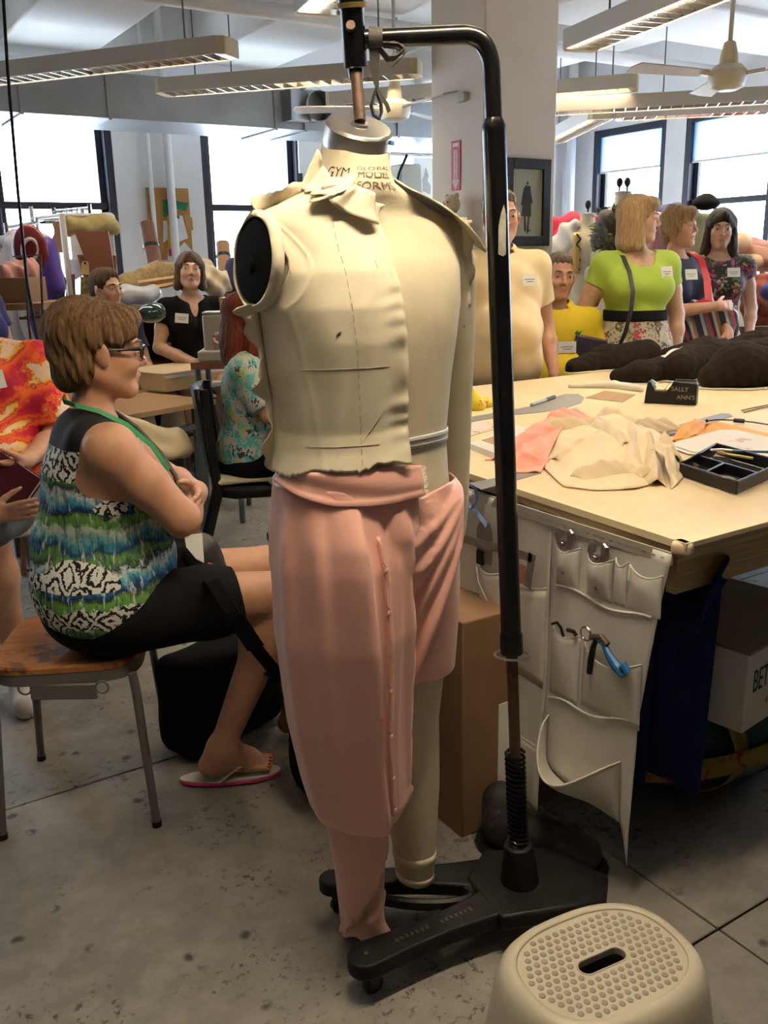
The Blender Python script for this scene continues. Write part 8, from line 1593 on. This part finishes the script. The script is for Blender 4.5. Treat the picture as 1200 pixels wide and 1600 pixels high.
for k in range(46):
    a = rnd.uniform(2.2, 4.6); zz = z2 - rnd.uniform(.06, .36); r = .17; p = (r * .62 * math.cos(a) - rnd.uniform(0, .05), .14 * math.sin(a) - .02, zz)
    if lm is None: o = MB().prism([(0, 0), (.03, .018), (.075, 0), (.03, -.018)], .003).build('leaf', LEAF, f2, smooth=0); lm = o.data
    else: o = link('leaf', lm, f2)
    o.location = p; o.rotation_euler = (rnd.uniform(-1, 1), rnd.uniform(-1.2, .4), a + rnd.uniform(-.6, .6))
f = solid([('c', (-.13, -.10, z2 - .36), (-.14, -.12, z2 - .5), .055, .085, 0)], .010); f.wob(lambda X, Y, Z: .016 * np.sin(55 * X + 10 * Z) * np.sin(45 * Y + 20 * Z)); f.build('pale_tassel', mat('pale_tulle', (.38, .36, .24), .9), f2)
garment(896, 334, 7.1, .34, .42, mat('crimson_cloth', (.48, .01, .05), .7), 'crimson garment hanging behind the white sleeved dress form', sl=.05)
gr_ = rail(D(1046, 326, 7.5), D(1118, 322, 7.2), 'grey garment rail crowded with coloured clothes before the last window')
for k, (px, py, c, w_, h_, nm) in enumerate(((1040, 318, (.06, .07, .14), .22, .7, 'dark blue'), (1052, 330, (.50, .42, .42), .22, .8, 'pale pink'), (1068, 328, (.50, .47, .40), .24, .85, 'cream'), (1080, 330, (.30, .09, .13), .20, .8, 'raspberry'), (1092, 334, (.62, .27, .24), .24, .6, 'salmon'), (1104, 332, (.36, .36, .20), .2, .5, 'olive'), (1046, 336, (.20, .09, .13), .18, .8, 'plum'))):
    garment(px, py, 7.5 - .05 * k, w_ * 1.15, h_, mat('rail_cloth_%d' % k, c, .8), nm + ' garment on the crowded rail by the last window')
soft('dark_hat', [('e', D(1103, 318, 7.1), (.10, .10, .045), 0), ('e', D(1103, 314, 7.1), (.06, .06, .05), .03)], .010, BLKF, 'dark rounded hat resting on the crowded garment rail', 'hat', .002, 20)
shf = thing('window_shelf', 'pale wooden shelf unit under the last window', 'shelf unit', (6.9, 4.6, 0)); SW = mat('pale_shelf_wood', (.46, .36, .24), .6)
bx(6.35, 7.3, 4.1, 5.9, 1.27, 1.31).build('shelf_top', SW, shf, world=True); bx(6.4, 7.3, 4.1, 5.9, .86, .89).build('shelf_board', SW, shf, world=True)
for y in (4.12, 4.95, 5.86): bx(6.4, 7.3, y, y + .035, 0, 1.27).build('upright', SW, shf, world=True)
for k, (a, b2, c, r_) in enumerate((((1152, 392), (1215, 402), (.46, .26, .2), .07), ((1160, 384), (1218, 396), (.36, .18, .16), .06), ((1130, 384), (1160, 380), (.58, .40, .24), .06), ((1182, 408), (1222, 412), (.40, .17, .12), .06), ((1150, 404), (1182, 410), (.50, .32, .18), .05))):
    p, q = D(*a, 7.9), D(*b2, 7.7); soft('fabric_roll', [('c', p, q, r_ * 1.2, r_ * 1.2, 0)], .012, mat('rosy_roll_%d' % k, c, .8), ('dusty rose fabric roll behind the flowered dress', 'dark rose fabric roll topmost by the last window', 'straw coloured bundle beside the dark long hair', 'terracotta fabric roll by the frame edge', 'ochre bundle below the dusty rose roll')[k], 'fabric roll', .010, 30)
soft('rust_bag', [('e', D(1192, 472, 7.3), (.17, .14, .2), 0)], .010, mat('rust_weave', (.30, .055, .02), .8, c2=(.10, .02, .012), sc=26), 'rust red patterned bag behind the wristwatch arm', 'bag', .012, 40)
soft('blue_bundle', [('e', D(1206, 455, 6.9), (.07, .08, .06), 0)], .010, mat('navy_bundle', (.03, .04, .16), .8), 'dark blue bundle at the frame edge over the rust bag', 'cloth', .004, 20)
cb_ = D(1196, 545, 6.75); wc2 = thing('slat_back_chair', 'dark wooden slat back chair behind the fur pads', 'chair', (cb_[0], cb_[1], 0), R(-30)); DW2 = mat('brown_chair_wood', (.09, .05, .03), .5)
MB().box((0, 0, .98), (.42, .03, .07)).build('top_rail', DW2, wc2, bevel=.006); MB().box((0, 0, .62), (.42, .03, .04)).build('lower_rail', DW2, wc2)
for k in range(6): MB().box((-.17 + k * .068, 0, .80), (.022, .015, .32)).build('slat', DW2, wc2)
for s in (-1, 1): MB().box((s * .2, 0, .5), (.035, .035, 1.0)).build('leg', DW2, wc2, bevel=.004); MB().box((s * .2, .40, .23), (.035, .035, .46)).build('leg', DW2, wc2, bevel=.004)
MB().box((0, .2, .47), (.44, .44, .03)).build('seat', DW2, wc2, bevel=.006)
bb = Zp(1196, 545, TZ + .12); tag(MB().box(bb + (.02, .0, .0), (.16, .22, .02), rotm(R(8), R(-6), R(-20))).build('blue_folder', mat('blue_folder', (.03, .06, .36), .4), bevel=.003), 'blue folder lying on the fur pads at the frame edge', 'folder')
